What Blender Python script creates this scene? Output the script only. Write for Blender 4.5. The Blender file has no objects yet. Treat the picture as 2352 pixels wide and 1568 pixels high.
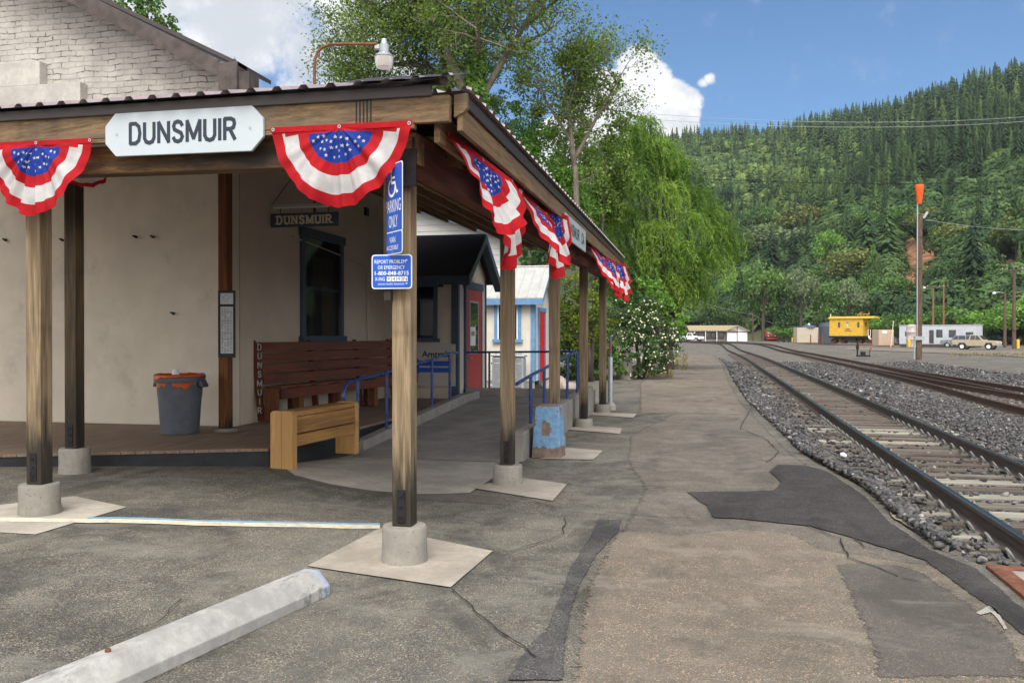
import bpy, bmesh, math, random
import numpy as np
from mathutils import Vector, Matrix, noise as mnoise
R = math.radians
random.seed(7); rng = np.random.default_rng(7)
scene = bpy.context.scene
COL = scene.collection

# ------------------------------------------------------------------ camera, sun, sky, exposure
FPX, TH, HCAM, HY, CX = 2050.0, math.atan(444/2050), 1.61, 770.0, 1176.0
SN, CS = math.sin(TH), math.cos(TH)
cam_d = bpy.data.cameras.new('camera'); cam = bpy.data.objects.new('camera', cam_d); COL.objects.link(cam)
cam_d.sensor_width = 36; cam_d.lens = FPX/2352*36; cam_d.clip_end = 6000; cam_d.clip_start = 0.05
cam.location = (0, 0, HCAM); cam.rotation_euler = (R(90)-math.atan(14/FPX), 0, TH)
scene.camera = cam
SUN = Vector((0.10, -0.62, 0.92)).normalized()
sd = bpy.data.lights.new('sun', 'SUN'); sd.energy = 1.75; sd.angle = R(30); sd.color = (1, .95, .87)
so = bpy.data.objects.new('sun', sd); COL.objects.link(so)
so.rotation_euler = (-SUN).to_track_quat('-Z', 'Y').to_euler(); so.location = (-20, -40, 80)
scene.view_settings.view_transform = 'Standard'; scene.view_settings.look = 'None'
cy = scene.cycles; cy.max_bounces = 7; cy.diffuse_bounces = 4; cy.glossy_bounces = 3; cy.transmission_bounces = 4; cy.volume_bounces = 0; cy.transparent_max_bounces = 10
scene.view_settings.exposure = 1.12; scene.view_settings.gamma = 1

def W(x, y, d):
    u = (x-CX)/FPX
    return Vector((d*(-SN+u*CS), d*(CS+u*SN), HCAM-(y-HY)/FPX*d))
def G(x, y, z=0.0): return W(x, y, (HCAM-z)*FPX/(y-HY))
def XP(x, y, X): return W(x, y, X/(-SN+(x-CX)/FPX*CS))
def YP(x, y, Y): return W(x, y, Y/(CS+(x-CX)/FPX*SN))
def DR(x, y): return (W(x, y, 1.0)-Vector((0, 0, HCAM))).normalized()

class NG:
    def __init__(s, tree): s.t = tree
    def n(s, typ, ins=None, out=0, **props):
        nd = s.t.nodes.new(typ)
        for k, v in props.items(): setattr(nd, k, v)
        for k, v in (ins or {}).items():
            sk = nd.inputs[k]
            if isinstance(v, bpy.types.NodeSocket): s.t.links.new(v, sk)
            else: sk.default_value = v
        return nd.outputs[out]
    def noise(s, vec, scale, detail=4, rough=.55, dist=0.0, out=0):
        i = {'Scale': scale, 'Detail': detail, 'Roughness': rough, 'Distortion': dist}
        if vec is not None: i['Vector'] = vec
        return s.n('ShaderNodeTexNoise', i, out=out)
    def math(s, op, a, b=0.0, c=0.0, clamp=False):
        return s.n('ShaderNodeMath', {0: a, 1: b, 2: c}, operation=op, use_clamp=clamp)
    def ramp(s, fac, stops):
        nd = s.t.nodes.new('ShaderNodeValToRGB'); s.t.links.new(fac, nd.inputs[0])
        el = nd.color_ramp.elements
        while len(el) < len(stops): el.new(.5)
        for e, (p, c) in zip(el, stops):
            e.position = p; e.color = (c[0], c[1], c[2], 1) if hasattr(c, '__len__') else (c, c, c, 1)
        return nd.outputs[0]
    def mix(s, fac, a, b, blend='MIX'):
        nd = s.t.nodes.new('ShaderNodeMix'); nd.data_type = 'RGBA'; nd.blend_type = blend
        for k, v in ((0, fac), (6, a), (7, b)):
            if isinstance(v, bpy.types.NodeSocket): s.t.links.new(v, nd.inputs[k])
            else: nd.inputs[k].default_value = v if k == 0 else (v[0], v[1], v[2], 1)
        return nd.outputs[2]
    def mr(s, v, a, b, c=0.0, d=1.0, smooth=True):
        return s.n('ShaderNodeMapRange', {0: v, 1: a, 2: b, 3: c, 4: d}, interpolation_type='SMOOTHSTEP' if smooth else 'LINEAR')
    def scl(s, vec, sc):
        return s.n('ShaderNodeVectorMath', {0: vec, 1: sc}, operation='MULTIPLY')
    def bump(s, h, strength=.3, dist=.01):
        return s.n('ShaderNodeBump', {'Height': h, 'Strength': strength, 'Distance': dist})

world = bpy.data.worlds.new('World'); scene.world = world; world.use_nodes = True
wt = world.node_tree; wt.nodes.clear(); w = NG(wt)
sky = wt.nodes.new('ShaderNodeTexSky'); sky.sky_type = 'NISHITA'; sky.sun_disc = False
sky.sun_elevation = math.asin(SUN.z); sky.sun_rotation = math.atan2(SUN.x, SUN.y)
sky.air_density = 1.0; sky.dust_density = .3; sky.ozone_density = 2.2; sky.altitude = 700
tc = wt.nodes.new('ShaderNodeTexCoord'); dvec = tc.outputs['Generated']
nz = w.noise(dvec, 9, 9, .62); nz2 = w.noise(dvec, 30, 6, .6)
warp = w.n('ShaderNodeVectorMath', {0: w.noise(dvec, 16, 5, .6, out=1), 1: (.5, .5, .5)}, operation='SUBTRACT')
def cloud_field(blobs, wamt):
    wv = w.n('ShaderNodeVectorMath', {0: dvec, 1: w.scl(warp, (wamt,)*3)}, operation='ADD')
    f = None
    for (x, y, r) in blobs:
        d = w.n('ShaderNodeVectorMath', {0: wv, 1: DR(x, y)}, operation='DISTANCE', out=1)
        v = w.mr(d, 0.0, r/FPX, 1.0, 0.0, smooth=False)
        f = v if f is None else w.math('MAXIMUM', f, v)
    return f
cum = cloud_field([(1475, 195, 95), (1530, 250, 95), (1430, 230, 85), (1560, 285, 60), (1390, 215, 60), (1480, 290, 110), (1360, 290, 80), (1300, 340, 90)], .035)
cum = w.math('ADD', cum, w.math('MULTIPLY', w.math('SUBTRACT', nz2, .5), .5))
cumf = w.mr(cum, .12, .26)
soft = cloud_field([(620, 60, 190), (735, 130, 170), (520, -10, 170), (690, 215, 80), (820, 40, 190), (900, 150, 110), (300, -200, 420), (950, -150, 240), (-500, -500, 900)], .08)
soft = w.math('MULTIPLY', w.math('ADD', soft, w.math('MULTIPLY', w.math('SUBTRACT', w.noise(dvec, 6.5, 9, .62), .5), 2.6)), w.mr(soft, .02, .2))
softf = w.math('MULTIPLY', w.mr(soft, .12, .62), .95)
tiny = cloud_field([(1612, 190, 16), (1628, 182, 16)], .02)
tinyf = w.mr(w.math('ADD', tiny, w.math('MULTIPLY', w.math('SUBTRACT', nz2, .5), .9)), .05, .7)
fld = w.math('MAXIMUM', w.math('MAXIMUM', cumf, softf), tinyf)
skyc = w.mix(1.0, sky.outputs[0], (.265, .425, .535), 'MULTIPLY')
ccol = w.mix(w.mr(nz, .40, .62), (2.9, 3.0, 3.2), (4.9, 4.9, 4.9))
ccol = w.mix(cumf, ccol, w.mix(w.mr(nz2, .3, .6), (3.0, 3.15, 3.4), (4.3, 4.3, 4.3)))
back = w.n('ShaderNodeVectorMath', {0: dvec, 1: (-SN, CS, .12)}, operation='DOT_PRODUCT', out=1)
fill_cloudf = w.math('MULTIPLY', w.mr(back, .42, -.15), w.mr(w.noise(dvec, 2.2, 6, .55), .25, .5))      # bright cloud added outside the view to light the shade under the canopy
allc = w.mix(fill_cloudf, w.mix(fld, skyc, ccol), (7.4, 7.2, 6.9))
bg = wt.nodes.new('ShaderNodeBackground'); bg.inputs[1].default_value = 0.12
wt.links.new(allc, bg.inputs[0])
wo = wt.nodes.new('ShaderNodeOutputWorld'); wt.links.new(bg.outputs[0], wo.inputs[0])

# ------------------------------------------------------------------ builders
def tag(o, label=None, cat=None, group=None, kind=None):
    if label: o['label'] = label
    if cat: o['category'] = cat
    if group: o['group'] = group
    if kind: o['kind'] = kind
    return o
def thing(name, label, cat, loc=(0, 0, 0), rz=0.0, group=None):
    o = bpy.data.objects.new(name, None); COL.objects.link(o); o.empty_display_size = .2
    o.location = loc; o.rotation_euler = (0, 0, rz)
    return tag(o, label, cat, group)
def copy_tree(o, parent=None):
    c = o.copy(); COL.objects.link(c); c.parent = parent
    for ch in o.children: copy_tree(ch, c)
    return c

class MB:
    def __init__(s): s.v = []; s.f = []; s.m = []
    def add(s, vs, fs, mi=0):
        b = len(s.v); s.v += [tuple(v) for v in vs]
        s.f += [tuple(i+b for i in f) for f in fs]; s.m += [mi]*len(fs); return s
    def box(s, c, d, rz=0.0, mi=0, rot=None):
        x, y, z = d[0]/2, d[1]/2, d[2]/2
        M = rot if rot is not None else Matrix.Rotation(rz, 3, 'Z'); c = Vector(c)
        vs = [c+M @ Vector(p) for p in ((-x,-y,-z),(x,-y,-z),(x,y,-z),(-x,y,-z),(-x,-y,z),(x,-y,z),(x,y,z),(-x,y,z))]
        return s.add(vs, [(3,2,1,0),(4,5,6,7),(0,1,5,4),(1,2,6,5),(2,3,7,6),(3,0,4,7)], mi)
    def box2(s, a, b, mi=0):
        return s.box([(a[i]+b[i])/2 for i in range(3)], [abs(b[i]-a[i]) for i in range(3)], mi=mi)
    def prism(s, poly, vec, mi=0):       # planar polygon (3d pts) swept along vec
        n = len(poly); P = [Vector(p) for p in poly]; v = Vector(vec)
        vs = P+[p+v for p in P]
        nrm = Vector((0, 0, 0))
        for i in range(n): nrm += P[i].cross(P[(i+1) % n])
        fs = [tuple(range(n))[::-1], tuple(range(n, 2*n))]+[(i, (i+1) % n, n+(i+1) % n, n+i) for i in range(n)]
        if nrm.dot(v) < 0: fs = [f[::-1] for f in fs]
        return s.add(vs, fs, mi)
    def tube(s, pts, r, n=8, mi=0, cap=True):
        P = [Vector(p) for p in pts]; rs = r if hasattr(r, '__len__') else [r]*len(P)
        vs = []; ref = None
        for i, p in enumerate(P):
            t = (P[min(i+1, len(P)-1)]-P[max(i-1, 0)])
            if t.length < 1e-9: t = Vector((0, 0, 1))
            t.normalize()
            if ref is None: ref = Vector((1, 0, 0)) if abs(t.x) < .8 else Vector((0, 1, 0))
            a = ref-t*ref.dot(t)
            if a.length < 1e-6: a = t.orthogonal()
            a.normalize(); b = t.cross(a); ref = a
            vs += [p+(a*math.cos(2*math.pi*k/n)+b*math.sin(2*math.pi*k/n))*rs[i] for k in range(n)]
        fs = [(i*n+k, i*n+(k+1) % n, (i+1)*n+(k+1) % n, (i+1)*n+k) for i in range(len(P)-1) for k in range(n)]
        if cap: fs += [tuple(range(n))[::-1], tuple((len(P)-1)*n+k for k in range(n))]
        return s.add(vs, fs, mi)
    def lathe(s, prof, c=(0, 0, 0), n=24, mi=0, cap=True):
        vs = [(c[0]+r*math.cos(2*math.pi*k/n), c[1]+r*math.sin(2*math.pi*k/n), c[2]+z) for r, z in prof for k in range(n)]
        fs = [(i*n+k, i*n+(k+1) % n, (i+1)*n+(k+1) % n, (i+1)*n+k) for i in range(len(prof)-1) for k in range(n)]
        if cap: fs += [tuple(range(n))[::-1], tuple((len(prof)-1)*n+k for k in range(n))]
        return s.add(vs, fs, mi)
    def build(s, name, mats, parent=None, bevel=0.0, smooth=False, seg=2):
        me = bpy.data.meshes.new(name); me.from_pydata(s.v, [], s.f)
        for m in (mats if isinstance(mats, (list, tuple)) else [mats]): me.materials.append(m)
        if any(s.m): me.polygons.foreach_set('material_index', s.m)
        me.update()
        o = bpy.data.objects.new(name, me); COL.objects.link(o)
        if parent is not None: o.parent = parent
        if bevel > 0:
            md = o.modifiers.new('bevel', 'BEVEL'); md.width = bevel; md.segments = seg; md.limit_method = 'ANGLE'; md.angle_limit = R(35)
        if smooth:
            me.polygons.foreach_set('use_smooth', [True]*len(me.polygons))
            if smooth is not True: me.set_sharp_from_angle(angle=R(smooth))
        return o

def np_mesh(name, verts, faces, mat, parent=None, attr=None, attr_name='shade', mi=None):
    """faces: (n,k) int array"""
    me = bpy.data.meshes.new(name); n, k = faces.shape
    me.vertices.add(len(verts)); me.vertices.foreach_set('co', np.ascontiguousarray(verts, np.float32).ravel())
    me.loops.add(n*k); me.loops.foreach_set('vertex_index', np.ascontiguousarray(faces, np.int32).ravel())
    me.polygons.add(n); me.polygons.foreach_set('loop_start', np.arange(0, n*k, k, dtype=np.int32))
    me.polygons.foreach_set('loop_total', np.full(n, k, np.int32))
    for m in (mat if isinstance(mat, (list, tuple)) else [mat]): me.materials.append(m)
    if mi is not None: me.polygons.foreach_set('material_index', mi.astype(np.int32))
    if attr is not None:
        a = me.attributes.new(attr_name, 'FLOAT', 'FACE'); a.data.foreach_set('value', attr.astype(np.float32))
    me.update(calc_edges=True)
    o = bpy.data.objects.new(name, me); COL.objects.link(o)
    if parent is not None: o.parent = parent
    return o

def text_mesh(txt, size, width, bold=0.0, depth=.002, align='CENTER'):
    """returns MB-ready (verts, faces) of text in XY plane, centred, scaled so its total width is `width` and cap height `size`"""
    cu = bpy.data.curves.new('lettering', 'FONT'); cu.body = txt; cu.align_x = 'CENTER'; cu.align_y = 'CENTER'
    cu.size = 1; cu.offset = bold; cu.extrude = 0.0; cu.resolution_u = 3
    ob = bpy.data.objects.new('lettering', cu); COL.objects.link(ob)
    dg = bpy.context.evaluated_depsgraph_get(); me = ob.evaluated_get(dg).to_mesh()
    v = np.array([tuple(x.co) for x in me.vertices]); f = [tuple(p.vertices) for p in me.polygons]
    ob.evaluated_get(dg).to_mesh_clear(); bpy.data.objects.remove(ob); bpy.data.curves.remove(cu)
    mn, mx = v.min(0), v.max(0)
    v[:, 0] = (v[:, 0]-(mn[0]+mx[0])/2)*width/(mx[0]-mn[0]); v[:, 1] = (v[:, 1]-(mn[1]+mx[1])/2)*size/(mx[1]-mn[1])
    v[:, 2] = 0
    return [Vector(p) for p in v], f
def put_text(mb, txt, size, width, M, mi=0, bold=0.0, off=(0, 0)):
    """M: 4x4 placing local XY text plane"""
    v, f = text_mesh(txt, size, width, bold)
    mb.add([M @ Vector((p.x+off[0], p.y+off[1], 0)) for p in v], f, mi)
def plane_M(origin, xdir, zdir=(0, 0, 1)):
    x = Vector(xdir).normalized(); y = Vector(zdir).normalized(); n = x.cross(y)
    return Matrix(((x.x, y.x, n.x, origin[0]), (x.y, y.y, n.y, origin[1]), (x.z, y.z, n.z, origin[2]), (0, 0, 0, 1)))

# stroke alphabet for the station-name lettering: unit box 0..1 high, width w
STK = {
 'D': (.62, [[(0,0),(0,1)], [(0,1),(.35,1),(.55,.85),(.62,.5),(.55,.15),(.35,0),(0,0)]]),
 'U': (.6, [[(0,1),(0,.25),(.1,.06),(.3,0),(.5,.06),(.6,.25),(.6,1)]]),
 'N': (.62, [[(0,0),(0,1)], [(0,1),(.62,0)], [(.62,0),(.62,1)]]),
 'S': (.56, [[(.55,.8),(.45,.95),(.28,1),(.1,.95),(.02,.78),(.08,.6),(.28,.51),(.48,.42),(.56,.24),(.46,.06),(.28,0),(.1,.05),(0,.2)]]),
 'M': (.78, [[(0,0),(0,1)], [(0,1),(.39,.12)], [(.39,.12),(.78,1)], [(.78,1),(.78,0)]]),
 'I': (.0, [[(0,0),(0,1)]]),
 'R': (.6, [[(0,0),(0,1)], [(0,1),(.36,1),(.54,.92),(.58,.75),(.52,.57),(.36,.5),(0,.5)], [(.3,.5),(.6,0)]]),
 'C': (.58, [[(.57,.75),(.48,.94),(.3,1),(.12,.94),(.02,.75),(0,.5),(.02,.25),(.12,.06),(.3,0),(.48,.06),(.57,.25)]]),
 'A': (.64, [[(0,0),(.32,1)], [(.32,1),(.64,0)], [(.12,.32),(.52,.32)]]),
}
SERIF = {'D': [(0,0,-1),(0,1,-1)], 'U': [(0,1,0),(.6,1,0)], 'N': [(0,0,0),(.62,1,0),(0,1,-1)], 'M': [(0,0,0),(.78,0,0),(0,1,-1),(.78,1,1)], 'I': [(0,0,0),(0,1,0)], 'R': [(0,0,0),(0,1,-1),(.6,0,1)], 'S': [], 'C': [], 'A': [(0,0,0),(.64,0,0)]}
def strokes(mb, txt, height, width, M, thick, mi=0, serif=False, gap=.3, vertical=False):
    tot = sum(STK[c][0] if c != ' ' else .35 for c in txt)+gap*(len(txt)-1)
    sx = width/tot if not vertical else width
    def seg(a, b, t):
        zo = .00012*(len(mb.v)/4 % 12); a = Vector((a[0], a[1], zo)); b = Vector((b[0], b[1], zo)); d = b-a
        if d.length < 1e-9: return
        d.normalize(); n = Vector((-d.y, d.x, 0))*t/2; e = d*t*.22
        q = [a-e-n, b+e-n, b+e+n, a-e+n]
        mb.add([M @ p for p in q], [(0, 1, 2, 3)], mi)
    x = -width/2 if not vertical else 0; yoff = -height/2; k = 0
    for c in txt:
        if c == ' ': x += (.35+gap)*sx; continue
        wd, sts = STK[c]
        if vertical: x = -wd*sx/2; yoff = -k*height*1.62; k += 1
        for st in sts:
            for a, b in zip(st[:-1], st[1:]):
                seg((x+a[0]*sx, yoff+a[1]*height), (x+b[0]*sx, yoff+b[1]*height), thick)
        if serif:
            for (px_, py_, o) in SERIF[c]:
                cx_ = x+px_*sx+o*thick*.45; hw = thick*(1.05 if o == 0 else .8); yy = yoff+py_*height
                seg((cx_-hw, yy), (cx_+hw, yy), thick*.42)
        x += (wd+gap)*sx

# ------------------------------------------------------------------ materials
def newmat(name):
    m = bpy.data.materials.new(name); m.use_nodes = True; t = m.node_tree; t.nodes.clear()
    g = NG(t); b = t.nodes.new('ShaderNodeBsdfPrincipled'); o = t.nodes.new('ShaderNodeOutputMaterial')
    t.links.new(b.outputs[0], o.inputs[0]); g.b = b; g.o = o
    return m, g
def setin(g, **k):
    for n, v in k.items():
        sk = g.b.inputs[n.replace('_', ' ')]
        if isinstance(v, bpy.types.NodeSocket): g.t.links.new(v, sk)
        elif hasattr(v, '__len__'): sk.default_value = (*v, 1) if len(v) == 3 else v
        else: sk.default_value = v
def objco(g, rand=True):
    tcn = g.t.nodes.new('ShaderNodeTexCoord'); v = tcn.outputs['Object']
    if rand:
        oi = g.t.nodes.new('ShaderNodeObjectInfo')
        v = g.n('ShaderNodeVectorMath', {0: v, 1: g.n('ShaderNodeVectorMath', {0: oi.outputs['Random'], 1: (37., 21., 53.)}, operation='MULTIPLY')}, operation='ADD')
    return v
def paint(name, col, rough=.5, var=.12, nscale=6, metal=0.0, bump=.0, bscale=60, dirt=None, spec=.4):
    m, g = newmat(name); v = objco(g)
    n = g.noise(v, nscale, 5, .6)
    c = g.mix(g.mr(n, .3, .7), [x*(1-var) for x in col], [min(1, x*(1+var)) for x in col])
    if dirt: c = g.mix(g.math('MULTIPLY', g.mr(g.noise(v, nscale*.6, 6, .7), .52, .75), .75), c, dirt)
    setin(g, Base_Color=c, Roughness=g.mr(n, .2, .8, max(0, rough-.08), rough+.1), Metallic=metal, Specular_IOR_Level=spec)
    if bump: setin(g, Normal=g.bump(g.noise(v, bscale, 4), bump, .004))
    return m
def wood(name, dark, light, axis='Z', rough=.75, foot=None, head=None, scale=1.0, weather=None, bump=.35):
    m, g = newmat(name); raw = objco(g, False); v = objco(g)
    k = {'X': (.5, 9, 9), 'Y': (9, .5, 9), 'Z': (9, 9, .5)}[axis]
    vs = g.scl(v, tuple(a*scale for a in k))
    kn = g.noise(g.scl(v, tuple(.9 if a < 1 else .35 for a in k)), 2.3, 3, .5)
    wob = g.n('ShaderNodeVectorMath', {0: vs, 1: g.scl(g.noise(g.scl(v, tuple(a*.35 for a in k)), 1.2, 3, .5, out=1), (1.6, 1.6, 1.6))}, operation='ADD')
    ring = g.noise(wob, 3.4, 4, .6)
    fine = g.noise(g.scl(v, tuple(a*(6 if a > 1 else 2) for a in k)), 3, 3, .6)
    f = g.math('ADD', g.math('MULTIPLY', ring, .75), g.math('MULTIPLY', fine, .35))
    c = g.ramp(f, [(.33, dark), (.52, [(a+b)/2 for a, b in zip(dark, light)]), (.68, light)])
    c = g.mix(g.mr(kn, .58, .74, 0, .6), c, [x*.55 for x in dark])
    if weather:
        c = g.mix(g.mr(g.noise(g.scl(v, tuple(a*.4 for a in k)), 1.7, 5, .65), .45, .7), c, weather)
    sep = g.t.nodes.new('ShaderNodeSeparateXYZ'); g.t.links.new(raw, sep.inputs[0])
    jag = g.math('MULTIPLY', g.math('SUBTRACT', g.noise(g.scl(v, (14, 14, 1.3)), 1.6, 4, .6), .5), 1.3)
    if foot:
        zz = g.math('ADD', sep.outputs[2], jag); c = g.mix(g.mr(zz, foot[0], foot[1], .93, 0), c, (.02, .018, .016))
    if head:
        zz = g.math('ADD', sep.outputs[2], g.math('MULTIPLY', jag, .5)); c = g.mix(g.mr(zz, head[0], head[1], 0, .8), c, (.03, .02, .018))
    setin(g, Base_Color=c, Roughness=rough, Specular_IOR_Level=.25, Normal=g.bump(f, bump, .006))
    return m
def asphalt(name, base, alt, agg, stone_amt=.5, patchy=.5, bump=.5, crack=0.0, feather=False):
    m, g = newmat(name); v = objco(g, False)
    big = g.noise(v, .55, 6, .62); mid = g.noise(v, 3.2, 6, .65); smear = g.noise(g.scl(v, (1.0, .35, 1)), 1.6, 6, .68)
    f = g.math('ADD', g.math('MULTIPLY', big, .5), g.math('ADD', g.math('MULTIPLY', mid, .25), g.math('MULTIPLY', smear, .3)))
    c = g.mix(g.mr(f, .42, .64, 0, patchy+.35), base, alt)
    vo = g.t.nodes.new('ShaderNodeTexVoronoi'); vo.inputs['Scale'].default_value = 150; g.t.links.new(v, vo.inputs['Vector'])
    vs = g.t.nodes.new('ShaderNodeSeparateColor'); g.t.links.new(vo.outputs['Color'], vs.inputs[0])
    sel = g.mr(vs.outputs[0], .40, .75); tint = g.ramp(vs.outputs[1], [(0, [x*.25 for x in agg]), (.35, [x*.7 for x in agg]), (.7, agg), (.9, (agg[0]*1.25, agg[1]*1.0, agg[2]*.75)), (1, [min(1, x*1.9) for x in agg])])
    exposed = g.mr(g.noise(v, 5, 5, .7), .35, .65, .35, 1)
    c = g.mix(g.mr(g.noise(v, .28, 3, .5), .40, .60, 0, .45), c, [x*.62 for x in base])
    c = g.mix(g.math('MULTIPLY', g.math('MULTIPLY', sel, exposed), stone_amt), c, tint)
    c = g.mix(g.mr(g.noise(v, 150, 2, .5), .38, .62, 0, .5), c, [x*.45 for x in base])
    c = g.mix(g.mr(g.noise(g.scl(v, (1, .55, 1)), 1.0, 8, .72, .8), .47, .64, 0, .62), c, [x*.5 for x in base])
    c = g.mix(g.mr(g.noise(g.scl(v, (.6, 1, 1)), 2.3, 7, .7, .5), .50, .68, 0, .5), c, [min(1, x*1.2) for x in alt])
    if crack:
        wv = g.n('ShaderNodeVectorMath', {0: v, 1: g.scl(g.noise(v, 1.5, 6, .65, out=1), (.9, .9, .9))}, operation='ADD')
        vc = g.t.nodes.new('ShaderNodeTexVoronoi'); vc.feature = 'DISTANCE_TO_EDGE'; vc.inputs['Scale'].default_value = .42; g.t.links.new(wv, vc.inputs['Vector'])
        ck = g.math('MULTIPLY', g.mr(vc.outputs[0], .002, .007, 1, 0), g.mr(g.noise(v, .8, 2), .5, .58))
        c = g.mix(g.math('MULTIPLY', ck, crack), c, (.012, .011, .010))
    h = g.math('ADD', g.noise(v, 60, 4, .7), g.math('MULTIPLY', vo.outputs['Distance'], -.8))
    setin(g, Base_Color=c, Roughness=.88, Specular_IOR_Level=.25, Normal=g.bump(h, bump, .006))
    if feather:
        at_ = g.t.nodes.new('ShaderNodeAttribute'); at_.attribute_name = 'edge'
        k_ = g.math('ADD', at_.outputs['Fac'], g.math('MULTIPLY', g.math('SUBTRACT', g.math('ADD', g.math('MULTIPLY', g.noise(v, 9, 7, .72), .6), g.math('MULTIPLY', g.noise(v, 45, 3, .6), .4)), .5), 2.0))
        tr = g.t.nodes.new('ShaderNodeBsdfTransparent'); mx = g.t.nodes.new('ShaderNodeMixShader'); g.t.links.new(g.mr(k_, .34, .56), mx.inputs[0]); g.t.links.new(tr.outputs[0], mx.inputs[1]); g.t.links.new(g.b.outputs[0], mx.inputs[2]); g.t.links.new(mx.outputs[0], g.o.inputs[0])
    return m
def concrete(name, col, stain=(.12, .11, .1), bump=.4, amt=.6):
    m, g = newmat(name); v = objco(g)
    n = g.noise(v, 2.2, 7, .68); n2 = g.noise(v, 14, 5, .6); n3 = g.noise(g.scl(v, (5, 5, .9)), 2, 5, .6)
    c = g.mix(g.mr(n, .35, .7), [x*.78 for x in col], [x*1.12 for x in col])
    c = g.mix(g.mr(n2, .35, .7, 0, .35), c, [x*.7 for x in col])
    c = g.mix(g.mr(n3, .55, .78, 0, amt), c, stain)
    pit = g.mr(g.noise(v, 48, 2, .5), .66, .72)
    c = g.mix(g.math('MULTIPLY', pit, .6), c, [x*.4 for x in col])
    h = g.math('SUBTRACT', g.math('ADD', n2, g.math('MULTIPLY', g.noise(v, 90, 3), .4)), pit)
    setin(g, Base_Color=c, Roughness=.88, Specular_IOR_Level=.25, Normal=g.bump(h, bump, .005))
    return m
def leafmat(name, cols, trans=.35, rough=.5, tr_tint=(1.1, 1.25, .5)):
    m, g = newmat(name); a = g.t.nodes.new('ShaderNodeAttribute'); a.attribute_name = 'shade'
    n = len(cols); c = g.ramp(a.outputs['Fac'], [(i/(n-1), cc) for i, cc in enumerate(cols)])
    setin(g, Base_Color=c, Roughness=rough, Specular_IOR_Level=.3)
    tl = g.t.nodes.new('ShaderNodeBsdfTranslucent'); g.t.links.new(g.mix(1, c, tr_tint, 'MULTIPLY'), tl.inputs[0])
    mx = g.t.nodes.new('ShaderNodeMixShader'); mx.inputs[0].default_value = trans
    g.t.links.new(g.b.outputs[0], mx.inputs[1]); g.t.links.new(tl.outputs[0], mx.inputs[2]); g.t.links.new(mx.outputs[0], g.o.inputs[0])
    return m
def plain(name, col, rough=.5, metal=0.0, spec=.4, emit=None):
    m, g = newmat(name); setin(g, Base_Color=col, Roughness=rough, Metallic=metal, Specular_IOR_Level=spec)
    if emit: setin(g, Emission_Color=emit[0], Emission_Strength=emit[1])
    return m
def cloth(name, col):
    m, g = newmat(name); v = objco(g)
    c = g.mix(g.mr(g.noise(v, 9, 4), .3, .7), [x*.85 for x in col], [min(1, x*1.1) for x in col])
    setin(g, Base_Color=c, Roughness=.7, Specular_IOR_Level=.2, Normal=g.bump(g.noise(v, 35, 4, .6, .6), .12, .01))
    tl = g.t.nodes.new('ShaderNodeBsdfTranslucent'); g.t.links.new(c, tl.inputs[0])
    mx = g.t.nodes.new('ShaderNodeMixShader'); mx.inputs[0].default_value = .38
    g.t.links.new(g.b.outputs[0], mx.inputs[1]); g.t.links.new(tl.outputs[0], mx.inputs[2]); g.t.links.new(mx.outputs[0], g.o.inputs[0])
    return m
M = {}
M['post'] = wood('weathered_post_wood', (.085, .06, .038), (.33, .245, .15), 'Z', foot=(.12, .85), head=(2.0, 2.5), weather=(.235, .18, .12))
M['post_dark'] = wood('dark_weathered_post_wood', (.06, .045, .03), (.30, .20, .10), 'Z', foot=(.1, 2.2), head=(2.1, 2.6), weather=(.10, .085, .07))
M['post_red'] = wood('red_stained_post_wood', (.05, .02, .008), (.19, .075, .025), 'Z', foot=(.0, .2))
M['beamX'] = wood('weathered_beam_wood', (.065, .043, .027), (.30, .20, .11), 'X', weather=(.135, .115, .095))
M['beamXd'] = wood('shaded_beam_wood', (.03, .018, .010), (.22, .12, .05), 'X', weather=(.045, .035, .03))  # darker copy of the beam wood, shade of the recess put into its colour
M['beamY'] = wood('side_beam_wood', (.085, .052, .03), (.30, .19, .10), 'Y', weather=(.14, .11, .09))
M['beamYr'] = wood('red_brown_beam_wood', (.05, .015, .012), (.18, .06, .035), 'Y', weather=(.07, .035, .03))
M['soffit'] = wood('soffit_board_wood', (.11, .06, .03), (.26, .16, .08), 'Y')
M['benchY'] = wood('honey_bench_wood', (.22, .10, .03), (.47, .26, .09), 'Y', weather=(.19, .10, .045))
M['benchZ'] = wood('honey_bench_end_wood', (.33, .17, .05), (.56, .34, .135), 'Z', weather=(.42, .25, .10))
M['benchred'] = wood('red_brown_bench_wood', (.075, .022, .012), (.19, .062, .034), 'Y', rough=.5, bump=.2)
M['benchredz'] = wood('red_brown_bench_leg_wood', (.09, .035, .018), (.22, .09, .04), 'Z', rough=.55, bump=.2)
M['deck'] = wood('deck_board_wood', (.14, .10, .072), (.28, .205, .15), 'Y', rough=.7, bump=.25)
M['deckface'] = paint('black_deck_fascia_paint', (.018, .02, .024), .6, .4, 5, bump=.2)
M['stucco'] = paint('tan_stucco', (.66, .595, .495), .9, .06, 2.0, bump=.35, bscale=70, dirt=(.46, .41, .345))
M['sidewall'] = paint('warm_tan_wall_paint', (.56, .485, .395), .8, .06, 2.0, bump=.2, bscale=50)
M['waitwall'] = paint('tan_board_wall_paint', (.58, .52, .44), .75, .06, 3, bump=.15, bscale=50)
M['shedwall'] = paint('cream_wall_paint', (.64, .605, .53), .75, .05, 4, bump=.15, bscale=40, dirt=(.50, .45, .37))
M['whitewall'] = paint('white_siding_paint', (.46, .455, .44), .7, .05, 3)
M['ledge'] = concrete('painted_ledge', (.50, .48, .45), (.34, .32, .30), .3, .35)
M['navy'] = paint('slate_blue_trim_paint', (.055, .085, .125), .55, .15, 8)
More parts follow.
